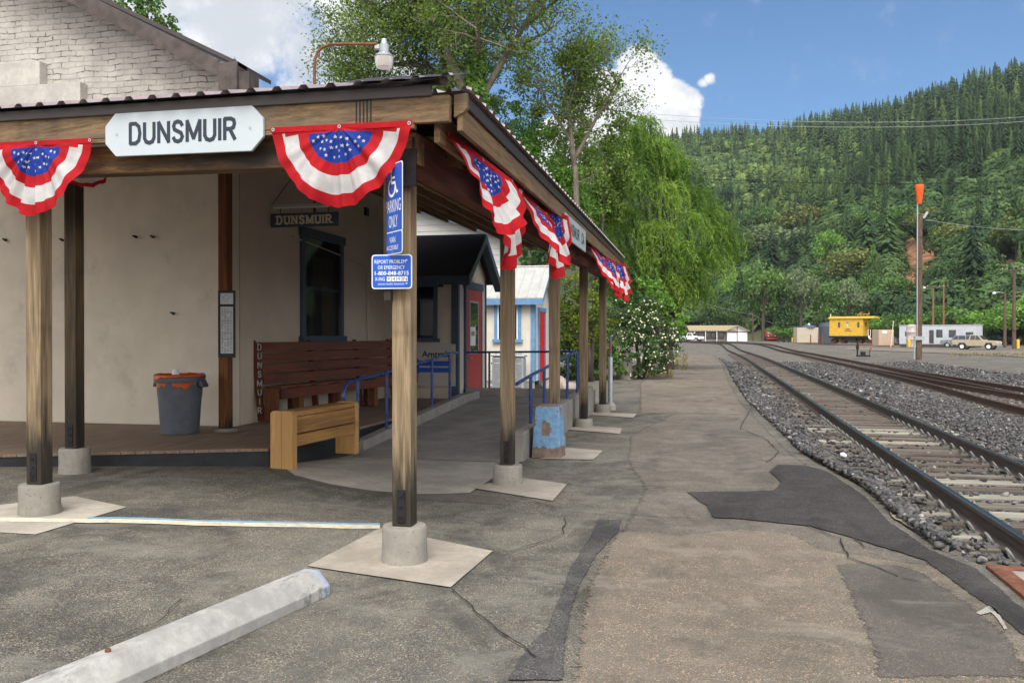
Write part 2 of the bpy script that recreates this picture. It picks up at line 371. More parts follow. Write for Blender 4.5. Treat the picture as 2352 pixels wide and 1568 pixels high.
M['bluetrim'] = paint('light_blue_trim_paint', (.13, .27, .47), .55, .12, 8)
M['rail_blue'] = paint('glossy_blue_rail_paint', (.015, .05, .22), .28, .15, 10, spec=.6)
M['reddoor'] = paint('red_door_paint', (.42, .035, .04), .45, .12, 5)
M['brownroof'] = paint('brown_roof_metal', (.048, .035, .032), .45, .15, 4, spec=.5)
M['mauveroof'] = paint('mauve_roof_metal', (.33, .275, .285), .4, .15, 5, spec=.5)
M['shingle'] = paint('dark_brown_roofing', (.040, .026, .021), .8, .3, 20, bump=.4)
M['whiteroof'] = paint('pale_metal_roofing', (.42, .43, .42), .45, .08, 5, spec=.5)
M['barge'] = paint('weathered_barge_board', (.075, .06, .057), .7, .35, 6)
m, g = newmat('clear_window_glass'); setin(g, Base_Color=(.02, .02, .02), Roughness=.04, Specular_IOR_Level=.9)
tr = g.t.nodes.new('ShaderNodeBsdfTransparent'); mx = g.t.nodes.new('ShaderNodeMixShader'); mx.inputs[0].default_value = .45; g.t.links.new(tr.outputs[0], mx.inputs[1]); g.t.links.new(g.b.outputs[0], mx.inputs[2]); g.t.links.new(mx.outputs[0], g.o.inputs[0]); M['clear'] = m
M['glass'] = plain('dark_window_glass', (.012, .014, .014), .04, 0, .9)
M['black'] = plain('black_paint', (.012, .012, .013), .5)
M['iron'] = paint('black_iron', (.018, .018, .02), .55, .3, 12, metal=.4)
M['white'] = paint('white_enamel', (.80, .82, .84), .35, .03, 5)
M['signwhite'] = paint('sign_face_white', (.49, .55, .60), .35, .03, 4)
M['signblue'] = plain('sign_blue', (.012, .09, .50), .35)
M['darktext'] = plain('dark_letter_paint', (.018, .025, .045), .4)
M['cream'] = plain('cream_letter_paint', (.75, .66, .50), .5)
M['padconc'] = concrete('pale_concrete_pad', (.38, .34, .29), (.25, .22, .185), .25, .45)
M['baseconc'] = concrete('pier_concrete', (.28, .265, .235), (.16, .14, .115), .7, .5)
M['rampconc'] = concrete('ramp_concrete', (.32, .305, .28), (.19, .175, .16), .4, .6)
M['apron'] = concrete('apron_concrete', (.43, .395, .345), (.27, .24, .21), .3, .5)
M['stopconc'] = concrete('wheel_stop_concrete', (.50, .49, .48), (.20, .19, .18), .35, .7)
M['asphalt'] = asphalt('lot_asphalt', (.082, .079, .075), (.19, .182, .158), (.42, .39, .31), .8, .8, crack=0)
M['platform'] = asphalt('platform_asphalt', (.165, .143, .117), (.245, .215, .178), (.42, .35, .27), .9, .7, crack=0, feather=True)
M['midplat'] = asphalt('mid_platform_asphalt', (.125, .115, .102), (.205, .185, .16), (.36, .32, .26), .8, .75, feather=True)
M['farplat'] = asphalt('far_platform_asphalt', (.175, .15, .122), (.25, .22, .185), (.34, .28, .22), .6, .5, crack=0, feather=True)
M['tar'] = asphalt('fresh_tar_patch', (.046, .044, .043), (.078, .074, .071), (.17, .16, .15), .65, .6, bump=.9, feather=True)
M['smooth'] = asphalt('smooth_grey_patch', (.125, .113, .10), (.175, .158, .14), (.27, .24, .20), .5, .55, bump=.45, feather=True)
M['seal'] = asphalt('tar_seal', (.052, .053, .058), (.10, .098, .094), (.30, .28, .25), .75, .9, feather=True)
M['crack'] = plain('crack_dark', (.02, .018, .016), .95)
M['edge'] = concrete('crumbled_edge', (.42, .37, .29), (.2, .17, .13), .8, .4)
M['gravel'] = asphalt('ballast_ground', (.13, .12, .108), (.215, .195, .17), (.32, .29, .25), .85, .6, bump=1.0)
M['line'] = paint('cream_line_paint', (.62, .57, .45), .8, .12, 14, dirt=(.25, .23, .19))
M['lineblue'] = paint('blue_line_paint', (.17, .34, .52), .8, .15, 14)
M['zinc'] = paint('galvanised_metal', (.42, .45, .47), .42, .1, 10, metal=.6)
M['rust'] = paint('rusty_steel', (.16, .065, .035), .8, .35, 14)
M['tarp'] = plain('orange', (.7, .1, .02), .45)
def lam(v): return v
red, whi, blu = cloth('red_cloth', (.55, .014, .022)), cloth('white_cloth', (.70, .69, .70)), cloth('blue_cloth', (.018, .055, .36))
M['roadgravel'] = asphalt('tan_yard_gravel', (.20, .175, .14), (.30, .265, .21), (.38, .34, .28), .5, .6, feather=True)
M['spray'] = asphalt('white_spray_paint', (.45, .43, .38), (.6, .58, .52), (.62, .6, .55), .4, .4, feather=True)
# ------------------------------------------------------------------ ground, platform, patches
def sm(t): t = max(0., min(1., t)); return t*t*(3-2*t)
EDGE = [(-30, 3.2), (0, 2.35), (4.6, 2.05), (6.06, 1.95), (6.79, 1.93), (7.23, 1.75), (8.2, 1.68), (10.0, 1.66), (11.5, 1.45), (12.8, 1.32), (16, 1.22), (22, 1.03), (31, 1.0), (52, 1.12), (76, .7), (80, -.6)]
def edge_x(y):
    for (y0, x0), (y1, x1) in zip(EDGE[:-1], EDGE[1:]):
        if y0 <= y <= y1:
            return x0+(x1-x0)*(y-y0)/(y1-y0)
    return EDGE[-1][1]
def hump(x, y): return .13*sm((-2.6-x)/2.3)*sm((11.3-y)/2.3)
def far(y): return .45*sm((y-95)/45)
def gz(x, y):
    return gz0(x, y)+(far(y)*(1-sm((x-11)/8)) if y > 95 else 0)
def gz0(x, y):
    e = edge_x(y) if y < 80 else -1
    if y > 88 and x < 6: return -.19
    if x < e+.6: return -.03-.235*sm((x-e)/.6)
    return -.265+.08*sm((x-4.4)/.9)-.05*sm((x-5.8)/1)+.19*sm((x-10.6)/3)
xs = np.concatenate([[-900, -300, -100, -40, -10, -3], np.arange(-1, 14, .22), [16, 20, 30, 60, 120, 300, 900]])
ys = np.concatenate([[-300, -60, -12], np.arange(-4, 40, .5), np.arange(40, 84, 1.0), np.arange(84, 160, 4), [170, 190, 220, 300, 400, 900]])
vs = []
for y in ys:
    for x in xs:
        z = gz(x, y)
        if 1.0 < x < 30 and 0 < y < 60: z += .022*(mnoise.noise((x*2.2, y*2.2, 3)))
        if x < -1.2 and y < 82: z = -.25
        vs.append((x, y, z))
nx = len(xs); fs = np.array([(j*nx+i, j*nx+i+1, (j+1)*nx+i+1, (j+1)*nx+i) for j in range(len(ys)-1) for i in range(nx-1)])
tag(np_mesh('ground', np.array(vs), fs, M['gravel']), kind='structure')
# paved lot and platform: one sheet with a broken edge along the ballast
ysp = np.concatenate([np.arange(-8, 2, 1.0), np.arange(2, 14, .06), np.arange(14, 30, .15), np.arange(30, 80.1, .5)])
base_x = np.array([-60, -30, -15, -10, -8, -7, -6.5, -6, -5.5, -5, -4.5, -4, -3.5, -3, -2.6, -2, -1])
vs = []; nb = len(base_x)+4
for y in ysp:
    e = edge_x(y)+.05*mnoise.noise((y*1.3, 0, 0))+.03*mnoise.noise((y*7.3, 4, 0))+.02*mnoise.noise((y*19, 7, 0))
    row = list(base_x)+[-1+(e+1)*.5, e-.03, e, e]
    for k, x in enumerate(row):
        vs.append((x, y, hump(x, y) if k < nb-2 else (-.012 if k == nb-2 else -.16)))
fs = np.array([(j*nb+i, j*nb+i+1, (j+1)*nb+i+1, (j+1)*nb+i) for j in range(len(ysp)-1) for i in range(nb-1)])
tag(np_mesh('parking_lot_pavement', np.array(vs), fs, M['asphalt']), kind='structure')
def jag(poly, amp, step, seed=0):
    out = []
    for i in range(len(poly)):
        a = Vector((*poly[i], 0)); b = Vector((*poly[(i+1) % len(poly)], 0)); L = (b-a).length; n = max(1, int(L/step))
        d = (b-a)/max(L, 1e-6); nn = Vector((-d.y, d.x, 0))
        for k in range(n):
            p = a.lerp(b, k/n); w_ = amp*(mnoise.noise((p.x*2.3+seed, p.y*2.3, 1.7))+.6*mnoise.noise((p.x*9+seed, p.y*9, 5))+.35*mnoise.noise((p.x*25, p.y*25, 9+seed)))
            out.append(p+nn*w_)
    return out
def sheet(name, poly, mat, lvl, amp=.03, step=.06, seed=0, sub=0, kind='structure', thick=0.0, label=None, cat=None, group=None, feather=0.0):
    P = jag(poly, amp, step, seed) if amp else [Vector((*p, 0)) for p in poly]
    bm = bmesh.new(); vv = [bm.verts.new((p.x, p.y, 0)) for p in P]; f = bm.faces.new(vv); bm.normal_update()
    if f.normal.z < 0: f.normal_flip()
    bm.normal_update(); lay = bm.verts.layers.float.new('edge')
    if feather:
        bmesh.ops.inset_individual(bm, faces=bm.faces[:], thickness=feather, use_even_offset=False)
        for v_ in bm.verts: v_[lay] = 0.0 if v_.is_boundary else 1.0
    bmesh.ops.triangulate(bm, faces=bm.faces[:])
    if sub: bmesh.ops.subdivide_edges(bm, edges=bm.edges[:], cuts=sub, use_grid_fill=True)
    for v_ in bm.verts: v_.co.z = hump(v_.co.x, v_.co.y)+lvl
    me = bpy.data.meshes.new(name); bm.to_mesh(me); bm.free(); me.materials.append(mat)
    o = bpy.data.objects.new(name, me); COL.objects.link(o)
    return tag(o, label, cat, group, kind)
def g2(*pts): return [tuple(G(x, y)[:2]) for x, y in pts]
def edge_run(y0, y1, off, st=.5):
    n = max(2, int((y1-y0)/st)); return [(edge_x(y0+(y1-y0)*k/n)-off, y0+(y1-y0)*k/n) for k in range(n+1)]
plat = g2((1295, 1568), (1300, 1480), (1318, 1400), (1345, 1330), (1400, 1230), (1440, 1175), (1470, 1120), (1430, 1060), (1440, 1000))
sheet('platform', [(-.6, 2.2), (-.62, 3.4)]+plat[:5]+g2((1430, 1218), (1560, 1226), (1700, 1212), (1830, 1225), (1900, 1262))+[(edge_x(y)-.10, y) for y in (6.6, 6.0, 4.4, 2.2)], M['platform'], .006, .02, .3, 1, feather=.13)
sheet('mid_platform', [(-.72, 7.0)]+plat[5:]+[(-.6, 19.2)]+[(edge_x(y)-.14, y) for y in (19.2, 16, 12.8, 11.5, 10, 8.2, 7.2, 6.6)], M['midplat'], .004, .02, .3, 21, feather=.16)
sheet('gravel_road', [tuple(G(x, y, -.06)[:2]) for x, y in ((1780, 796), (1960, 798), (2160, 803), (2420, 809), (2420, 826), (2200, 814), (2000, 806), (1800, 800))], M['roadgravel'], .0, .2, 2.0, 22, feather=1.2)
sheet('far_platform', [(-1.4, 18.5), (-2.2, 30), (-2.6, 60), (-2.6, 79)]+[(edge_x(y)-.12, y) for y in (79, 76, 52, 31, 22, 18.7)], M['farplat'], .0085, .02, .4, 2, feather=.22)
sheet('smooth_patch', g2((1905, 1300), (1960, 1290), (2080, 1300), (2140, 1320), (2240, 1385), (2352, 1478), (2390, 1568), (2000, 1568), (1985, 1500), (1960, 1430), (1935, 1370)), M['smooth'], .009, .01, .2, 3, feather=.13)
sheet('tar_patch', g2((1575, 1132), (1680, 1130), (1775, 1128), (1790, 1108), (1765, 1085), (1785, 1068), (1850, 1070), (1905, 1085), (1990, 1140), (2055, 1205), (2140, 1265), (2250, 1310), (2352, 1395), (2440, 1480), (2440, 1560), (2352, 1470), (2250, 1385), (2120, 1290), (1960, 1240), (1860, 1212), (1700, 1195), (1635, 1192), (1620, 1165)), M['tar'], .014, .012, .12, 4, feather=.045)
sheet('tar_seal', g2((1432, 1195), (1422, 1225), (1375, 1275), (1345, 1330), (1320, 1400), (1305, 1450), (1300, 1568), (1160, 1568), (1200, 1500), (1255, 1440), (1285, 1360), (1310, 1300), (1350, 1240), (1372, 1195)), M['seal'], .009, .01, .12, 5, feather=.035)
# concrete apron before the ramp with its curved front
apr = [(-4.72, 9.35), (-4.3, 8.85), (-3.8, 8.62), (-3.3, 8.55), (-2.8, 8.62), (-2.35, 8.8), (-2.3, 11.2), (-4.62, 11.7), (-4.7, 10.6)]
sheet('concrete_apron', apr, M['apron'], .006, .006, .2, 7, sub=2)
sheet('dirt_band', [(-4.9, 9.2), (-4.4, 8.7), (-3.8, 8.45), (-3.2, 8.33), (-2.5, 8.28), (-1.75, 8.22), (-1.9, 8.6), (-2.4, 8.8), (-4.2, 9.1)], M['smooth'], .003, .01, .3, 8, feather=.1)
# cracks
ck = MB()
def crack(pts, wd=.012):
    P = [G(*p) for p in pts]; Q = []
    for a, b in zip(P[:-1], P[1:]):
        n = max(2, int((b-a).length/.05))
        for k in range(n):
            p = a.lerp(b, k/n); p.x += .03*mnoise.noise((p.x*5, p.y*5, 2)); p.y += .04*mnoise.noise((p.x*5, p.y*5, 8)); Q.append(p)
    vs = []
    for i, p in enumerate(Q):
        t = (Q[min(i+1, len(Q)-1)]-Q[max(i-1, 0)]).normalized(); n = Vector((-t.y, t.x, 0)); h = wd*(.25+.75*abs(mnoise.noise((p.x*9, p.y*9, 4))))
        z = hump(p.x, p.y)+.0175
        vs += [(p.x-n.x*h, p.y-n.y*h, z), (p.x+n.x*h, p.y+n.y*h, z)]
    ck.add(vs, [(2*i, 2*i+1, 2*i+3, 2*i+2) for i in range(len(Q)-1)])
crack([(1040, 1358), (1085, 1400), (1140, 1452), (1200, 1490), (1240, 1525)]); crack([(1180, 1140), (1270, 1168), (1380, 1178), (1500, 1190), (1620, 1195)])
crack([(1300, 1115), (1400, 1125), (1480, 1127), (1560, 1118)]); crack([(1300, 1190), (1290, 1230), (1230, 1255), (1150, 1275)], .009)
crack([(1850, 1210), (1930, 1240), (1950, 1285), (2020, 1310), (2080, 1335)]); crack([(1730, 930), (1700, 985), (1760, 1010), (1790, 1040), (1760, 1065)]); crack([(2080, 1335), (2140, 1345)], .01)
crack([(1400, 1100), (1480, 1085), (1600, 1090)], .008); crack([(1460, 985), (1560, 980), (1680, 968), (1700, 960)], .012); crack([(1600, 860), (1680, 862)], .02)
crack([(1960, 1240), (1990, 1262), (2050, 1270)], .01); crack([(250, 1480), (360, 1440), (420, 1380)], .008)
tag(ck.build('pavement_cracks', M['crack']), kind='structure')
tag(sheet('white_arrow_mark', g2((2242, 1413), (2262, 1400), (2275, 1396), (2290, 1403), (2305, 1425), (2318, 1450), (2310, 1452), (2292, 1428), (2278, 1412), (2255, 1418)), M['spray'], .014, .004, .05, 9, feather=.010), kind='structure')
sheet('crumbled_edge', g2((2000, 1115), (2022, 1122), (2060, 1160), (2110, 1215), (2095, 1218), (2050, 1190), (2040, 1160)), M['edge'], .02, .02, .03, 11)
# parking line, cream with a pale blue edge
def ln(pts, w0, w1): return [tuple(p) for p in pts]
MARK = 0
L0 = [(-40, 1192), (0, 1190), (200, 1193), (450, 1199), (700, 1203), (872, 1206)]
def gh(x, y):
    p = G(x, y)
    for _ in range(6): p = G(x, y, hump(p.x, p.y))
    return (p.x, p.y)
sheet('parking_line', [gh(x, y) for x, y in L0]+[gh(x, y+9) for x, y in L0[::-1]], M['line'], .006, .006, .05, 12, sub=2)
sheet('blue_parking_line', [gh(x, y-3.5) for x, y in L0[2:]]+[gh(x, y-.2) for x, y in L0[:1:-1]], M['lineblue'], .0065, .004, .05, 13, sub=2)
PADS = [((705, 1303), (872, 1215), (1132, 1268), (1035, 1352)), ((1082, 1122), (1180, 1096), (1303, 1113), (1270, 1152)), ((1240, 1055), (1290, 1028), (1385, 1036), (1363, 1057)), ((1300, 987), (1330, 978), (1429, 984), (1424, 997)), ((1345, 953), (1365, 947), (1463, 951), (1455, 960))]
for k, p in enumerate(PADS):
    P = g2(*p); lv = .0105
    c = Vector((sum(q[0] for q in P)/4, sum(q[1] for q in P)/4)); 
    sheet('concrete_pad', P, M['padconc'], lv, .003, .2, k, sub=1)
sheet('concrete_pad', [gh(*p) for p in ((-60, 1190), (0, 1160), (170, 1140), (290, 1165), (80, 1228), (-60, 1220))], M['apron'], .004, .003, .3, 9, sub=2)

# ------------------------------------------------------------------ railway
def px_track(x, y, off):
    p = G(x, y)
    for _ in range(12): p = G(x, y, far(p.y))
    return (p.y, p.x+off)
T1 = [(-6, 3.2), (0, 3.2), (14, 3.2), (30, 3.33), (45, 3.42), (70, 3.55), px_track(1670, 801.9, .75), px_track(1643.7, 793.7, .75), px_track(1617.8, 789.0, .8), px_track(1583.3, 785.1, .9), px_track(1540, 783.0, 1.0)]
T2 = [(8, 7.3), (22, 7.72), (26, 7.83), (31, 8.08), (40, 8.3), (52, 8.6), (65, 8.75), px_track(1808, 806.2, .75), px_track(1721, 792.4, .75), px_track(1617.8, 784.2, .9), px_track(1560, 782.3, 1.0)]
T1 = [q for i, q in enumerate(T1) if i == 0 or q[0] > T1[i-1][0]+2]; T2 = [q for i, q in enumerate(T2) if i == 0 or q[0] > T2[i-1][0]+2]
T3 = [(10, 13.6), (18, 10.9), (24, 9.65), (31, 9.05), (40, 8.85), (52, 8.65), (58, 8.65)]
def cr(pts, step):
    ys_ = [p[0] for p in pts]; y = ys_[0]; out = []
    P = pts
    while y <= ys_[-1]:
        i = max(k for k in range(len(P)) if P[k][0] <= y); i = min(i, len(P)-2)
        def m_(k):
            if k <= 0 or k >= len(P)-1:
                k0, k1 = (0, 1) if k <= 0 else (len(P)-2, len(P)-1)
            else: k0, k1 = k-1, k+1
            return (P[k1][1]-P[k0][1])/(P[k1][0]-P[k0][0])
        h = P[i+1][0]-P[i][0]; t = (y-P[i][0])/h
        x = (2*t**3-3*t*t+1)*P[i][1]+(t**3-2*t*t+t)*h*m_(i)+(-2*t**3+3*t*t)*P[i+1][1]+(t**3-t*t)*h*m_(i+1)
        out.append(Vector((x, y, far(y)))); y += step(y)
    return out
m, g = newmat('rail_steel'); v = objco(g, False)
geo = g.t.nodes.new('ShaderNodeNewGeometry'); sp = g.t.nodes.new('ShaderNodeSeparateXYZ'); g.t.links.new(geo.outputs['Normal'], sp.inputs[0]); pz = g.t.nodes.new('ShaderNodeSeparateXYZ'); g.t.links.new(v, pz.inputs[0])
topf = g.math('MULTIPLY', g.mr(sp.outputs[2], .8, .95), g.mr(pz.outputs[2], -.02, -.008))
rustc = g.ramp(g.noise(g.scl(v, (8, 1.2, 20)), 2, 5, .6), [(.3, (.055, .046, .040)), (.7, (.125, .10, .082))])
setin(g, Base_Color=g.mix(topf, rustc, (.17, .175, .185)), Metallic=g.math('MULTIPLY', topf, .9), Roughness=g.mr(topf, 0, 1, .75, .25))
M['rail'] = m
M['railrust'] = paint('rusty_rail', (.085, .052, .036), .7, .3, 8)
M['tie'] = wood('sleeper_wood', (.045, .036, .03), (.14, .115, .095), 'X', weather=(.21, .19, .165), rough=.85)
M['tiepale'] = wood('pale_dusty_sleeper_wood', (.16, .145, .12), (.33, .31, .26), 'X', weather=(.43, .42, .35), rough=.9)
M['clip'] = paint('grey_rail_clip', (.19, .185, .18), .6, .25, 20)
prof = [(-.035, 0), (-.037, -.03), (-.033, -.042), (-.009, -.052), (-.009, -.148), (-.03, -.158), (-.075, -.168), (-.075, -.18), (.075, -.18), (.075, -.168), (.03, -.158), (.009, -.148), (.009, -.052), (.033, -.042), (.037, -.03), (.035, 0), (.024, .004), (-.024, .004)]
def rail(path, off, mat, parent, zoff=0.0):
    mb = MB(); n = len(prof); vs = []
    for i, p in enumerate(path):
        t = (path[min(i+1, len(path)-1)]-path[max(i-1, 0)]).normalized(); nn = Vector((t.y, -t.x, 0))
        for (a, z) in prof: vs.append(p+nn*(off+a)+Vector((0, 0, z+zoff)))
    fs = [(i*n+k, (i+1)*n+k, (i+1)*n+(k+1) % n, i*n+(k+1) % n) for i in range(len(path)-1) for k in range(n)]
    mb.add(vs, fs); o = mb.build('rail', mat, parent); return o
def clip_mesh(mb, x, y, s):
    pts = []
    for k in range(12):
        a = math.pi*(-.35+1.6*k/11); pts.append((x+s*(.085+.03*math.sin(a)), y+.052*math.cos(a), -.10+.05*math.sin(a)))
    mb.tube(pts, .0135, 7); mb.box((x+s*.07, y, -.149), (.10, .10, .02))
def track(label, cpts, sleepers_y, mat, nparts, pale=None, clips=0, zoff=0.0, tie_off=0.0):
    t = thing('railway_track', label, 'railway track')
    path = cr(cpts, lambda y: .5 if y < 40 else 2.0)
    for s in (-1, 1): rail(path, s*.70, mat, t, zoff)
    fine = cr(cpts, lambda y: .25)
    def at(y):
        k = min(range(len(fine)), key=lambda i: abs(fine[i].y-y)); a, b = fine[max(k-1, 0)], fine[min(k+1, len(fine)-1)]
        return fine[k].x+(y-fine[k].y)*(b.x-a.x)/(b.y-a.y), math.atan2(-(b.x-a.x), b.y-a.y)
    base = MB().box((0, 0, -.085), (2.6, .23, .17)).build('sleeper', M['tie'], t, bevel=.012)
    basep = None; clipme = None; rest = MB(); n = 0
    for k, y in enumerate(sleepers_y):
        x, a = at(y); jit = random.uniform(-.03, .03)
        if n < nparts:
            o = base if n == 0 else base.copy()
            if n: COL.objects.link(o)
            o.parent = t; o.location = (x+jit+tie_off, y, -.178+random.uniform(-.006, .006)+zoff); o.rotation_euler = (0, random.uniform(-.006, .006), a+random.uniform(-.02, .02)); o.name = 'sleeper'
            if pale and pale(y): 
                o.material_slots[0].link = 'OBJECT'; o.material_slots[0].material = M['tiepale']
            if n < clips:
                for s in (-1, 1):
                    for q_ in (0, math.pi):
                        if clipme is None:
                            c_ = MB(); clip_mesh(c_, .05, 0, 1); cc = c_.build('rail_clip', M['clip'], o, smooth=40); clipme = cc.data
                        else:
                            cc = bpy.data.objects.new('rail_clip', clipme); COL.objects.link(cc); cc.parent = o
                        cc.location = (s*.70-jit, 0, .16); cc.rotation_euler = (0, 0, q_)
            n += 1
        else:
            rest.box((x+jit, y, -.178-.085+zoff+far(y)), (2.6, .23, .17), rz=a)
    if rest.v: tag(rest.build('sleeper_rows', M['tie'], t), kind='stuff')
    return t
sl1 = [4.6+.52*k for k in range(160)]
track('main track beside the platform with clipped rails on dusty pale sleepers', T1, sl1, M['rail'], 95, lambda y: (5.5 < y < 12 or 16 < y < 18.5) and mnoise.noise((y*1.9, 3, 0)) > .0, 30)
track('second rusty track running through the switch beyond the main track', T2, [10+.55*k for k in range(120)], M['railrust'], 60, None, 0, -.02)
track('diverging switch track that splits off to the yard side from the second track', T3, [12+.58*k for k in range(34)], M['railrust'], 34, None, 0, -.022, .35)
yd = thing('railway_track', 'yard siding under the yellow caboose wheels at the back of the yard', 'railway track')
yp = [Vector((8, 200, 0)), Vector((16, 165.5, 0)), Vector((22, 159.6, 0)), Vector((29, 157.6, 0)), Vector((46, 152, 0)), Vector((70, 146, 0))]
for s in (-.72, .72): rail(yp, s, M['railrust'], yd, .12)
ytb = MB()
for k in range(100):
    q = k/99*4.999; i = int(q); p = yp[i].lerp(yp[i+1], q-i); d = (yp[i+1]-yp[i]).normalized(); ytb.box((p.x, p.y, -.07), (2.5, .22, .05), rz=math.atan2(-d.x, d.y))
tag(ytb.build('sleeper_rows', M['tie'], yd), kind='stuff')
# ballast stones
ico = bmesh.new(); bmesh.ops.create_icosphere(ico, subdivisions=1, radius=1); IV = np.array([tuple(v_.co) for v_ in ico.verts]); IF = np.array([[v_.index for v_ in f_.verts] for f_ in ico.faces]); ico.free()
def stones(name, pts, smin, smax, mat, kind='stuff', flat=.65):
    n = len(pts); k = len(IV)
    sc = rng.uniform(smin, smax, n); v = np.repeat(IV[None], n, 0)*(1+rng.uniform(-.55, .5, (n, k, 1)))
    v *= np.stack([rng.uniform(.7, 1.35, n), rng.uniform(.7, 1.2, n), rng.uniform(.5, .9, n)], 1)[:, None]
    a, b = rng.uniform(0, 6.28, n), rng.uniform(-.6, .6, n)
    ca, sa, cb, sb = np.cos(a), np.sin(a), np.cos(b), np.sin(b)
    y_ = v[:, :, 1]*cb[:, None]-v[:, :, 2]*sb[:, None]; z_ = v[:, :, 1]*sb[:, None]+v[:, :, 2]*cb[:, None]
    x2 = v[:, :, 0]*ca[:, None]-y_*sa[:, None]; y2 = v[:, :, 0]*sa[:, None]+y_*ca[:, None]
    V = np.stack([x2, y2, z_], 2)*sc[:, None, None]+pts[:, None]
    F = (IF[None]+(np.arange(n)*k)[:, None, None]).reshape(-1, 3)
    return tag(np_mesh(name, V.reshape(-1, 3), F, mat, attr=np.repeat(rng.random(n), len(IF))), kind=kind)
m, g = newmat('ballast_stone'); a_ = g.t.nodes.new('ShaderNodeAttribute'); a_.attribute_name = 'shade'
c_ = g.ramp(a_.outputs['Fac'], [(0, (.03, .029, .031)), (.3, (.075, .075, .079)), (.60, (.135, .136, .142)), (.78, (.15, .14, .128)), (.88, (.10, .08, .07)), (.96, (.25, .245, .24)), (1, (.40, .39, .37))])
setin(g, Base_Color=g.mix(g.mr(g.noise(objco(g, False), 40, 3), .35, .7), g.mix(1, c_, (.7, .7, .7), 'MULTIPLY'), c_), Roughness=.9, Specular_IOR_Level=.25); M['stone'] = m
pts = []
P1 = cr(T1, lambda y: .25); p1y = np.array([p.y for p in P1]); p1x = np.array([p.x for p in P1])
P2 = cr(T2, lambda y: .25); p2y = np.array([p.y for p in P2]); p2x = np.array([p.x for p in P2])
tie_y = np.array(sl1)
def scatter(n, y0, y1, pw, x1):
    y = y0+(y1-y0)*rng.random(n)**pw; ex = np.array([edge_x(q) for q in y])-.02; x = ex+(x1-ex)*rng.random(n)
    cx_ = np.interp(y, p1y, p1x); d = x-cx_; ad = np.abs(d)
    near_tie = np.min(np.abs(y[:, None]-tie_y[None]), 1)
    keep = (np.abs(ad-.70) > np.where(near_tie < .12, .19, .085))
    ontie = (ad < 1.25) & (near_tie < .125)
    keep &= ~(ontie & (rng.random(n) > np.where(ad < .6, .015, np.where(y < 8, .12, .3))))
    keep &= ~((ad < .66) & (rng.random(n) > .85)); d2_ = np.abs(x-np.interp(y, p2y, p2x)); keep &= ~((d2_ < 1.0) & (rng.random(n) > .45))
    d2 = np.abs(x-np.interp(y, p2y, p2x)); keep &= (np.abs(d2-.70) > .09)
    x, y, ad, ontie = x[keep], y[keep], ad[keep], ontie[keep]
    z = np.array([gz(a, b) for a, b in zip(x, y)])+rng.uniform(-.01, .035, len(x))+np.where(x < np.interp(y, p1y, p1x)-1.35, .06, 0)
    z = np.where((ad < 1.35) & ~ontie, -.245+rng.uniform(0, .03, len(x)), z); z = np.where(ontie, -.165, z)
    z = np.where((ad >= 1.3) & (ad < 1.9), z+.02, z)
    return np.stack([x, y, z], 1)
stones('ballast_gravel', np.concatenate([scatter(42000, 4.5, 14, 1.0, 5.2), scatter(44000, 13, 27, 1.15, 9)]), .019, .040, M['stone'])
stones('distant_gravel', np.concatenate([scatter(17000, 26, 62, 1.2, 13)]), .04, .075, M['stone'])
# red-brown edged crossing panel at the frame edge
t = thing('crossing_panel', 'concrete crossing panel with a rusty red steel edge frame', 'crossing panel', (1.90, 3.0, .012))
q = [G(2268, 1296), G(2352, 1302), G(2352, 1372)]
fr = MB(); x0, x1 = -.01, 1.9
fr.box2((-.0, 0, -.16), (.12, 3.72, .012)); fr.box2((.12, 3.6, -.16), (.46, 3.72, .012)); fr.build('steel_frame', M['rust'], t)
MB().box2((.12, 0, -.16), (.40, 3.6, .008)).build('panel', M['padconc'], t)
# ------------------------------------------------------------------ depot building (tall brick-gabled end behind the canopy)
YF, XS = 11.74, -6.73
m, g = newmat('painted_brick'); v = objco(g, False)
sx = g.t.nodes.new('ShaderNodeSeparateXYZ'); g.t.links.new(v, sx.inputs[0]); cb = g.t.nodes.new('ShaderNodeCombineXYZ')
wv_ = g.noise(v, 3.0, 4, .6, out=1); ws = g.t.nodes.new('ShaderNodeSeparateColor'); g.t.links.new(wv_, ws.inputs[0])
wv2 = g.noise(v, 14.0, 3, .6, out=1); ws2 = g.t.nodes.new('ShaderNodeSeparateColor'); g.t.links.new(wv2, ws2.inputs[0])
ux = g.math('ADD', sx.outputs[0], g.math('ADD', g.math('MULTIPLY', ws.outputs[0], .12), g.math('MULTIPLY', ws2.outputs[0], .05))); uz = g.math('ADD', sx.outputs[2], g.math('ADD', g.math('MULTIPLY', ws.outputs[1], .09), g.math('MULTIPLY', ws2.outputs[1], .035)))
g.t.links.new(ux, cb.inputs[0]); g.t.links.new(uz, cb.inputs[1])
bt = g.t.nodes.new('ShaderNodeTexBrick'); bt.inputs['Scale'].default_value = 1; bt.inputs['Brick Width'].default_value = .27; bt.inputs['Row Height'].default_value = .085; bt.inputs['Mortar Size'].default_value = .008; bt.inputs['Mortar Smooth'].default_value = .6
g.t.links.new(cb.outputs[0], bt.inputs['Vector'])
bn = g.noise(v, 8, 4, .6); gap = g.math('MULTIPLY', bt.outputs['Fac'], g.mr(g.noise(v, 4, 4, .65), .45, .62))
bc = g.mix(g.mr(g.noise(v, 3, 5), .3, .7), (.37, .35, .325), (.49, .465, .43)); bc = g.mix(g.mr(gap, .3, .9, 0, .85), bc, (.13, .11, .10)); bc = g.mix(g.mr(g.noise(v, 1.4, 6, .7), .6, .75, 0, .4), bc, (.34, .31, .28))
hh = g.math('SUBTRACT', g.math('MULTIPLY', bn, .6), g.math('ADD', g.math('MULTIPLY', bt.outputs['Fac'], .45), g.math('MULTIPLY', gap, .8)))
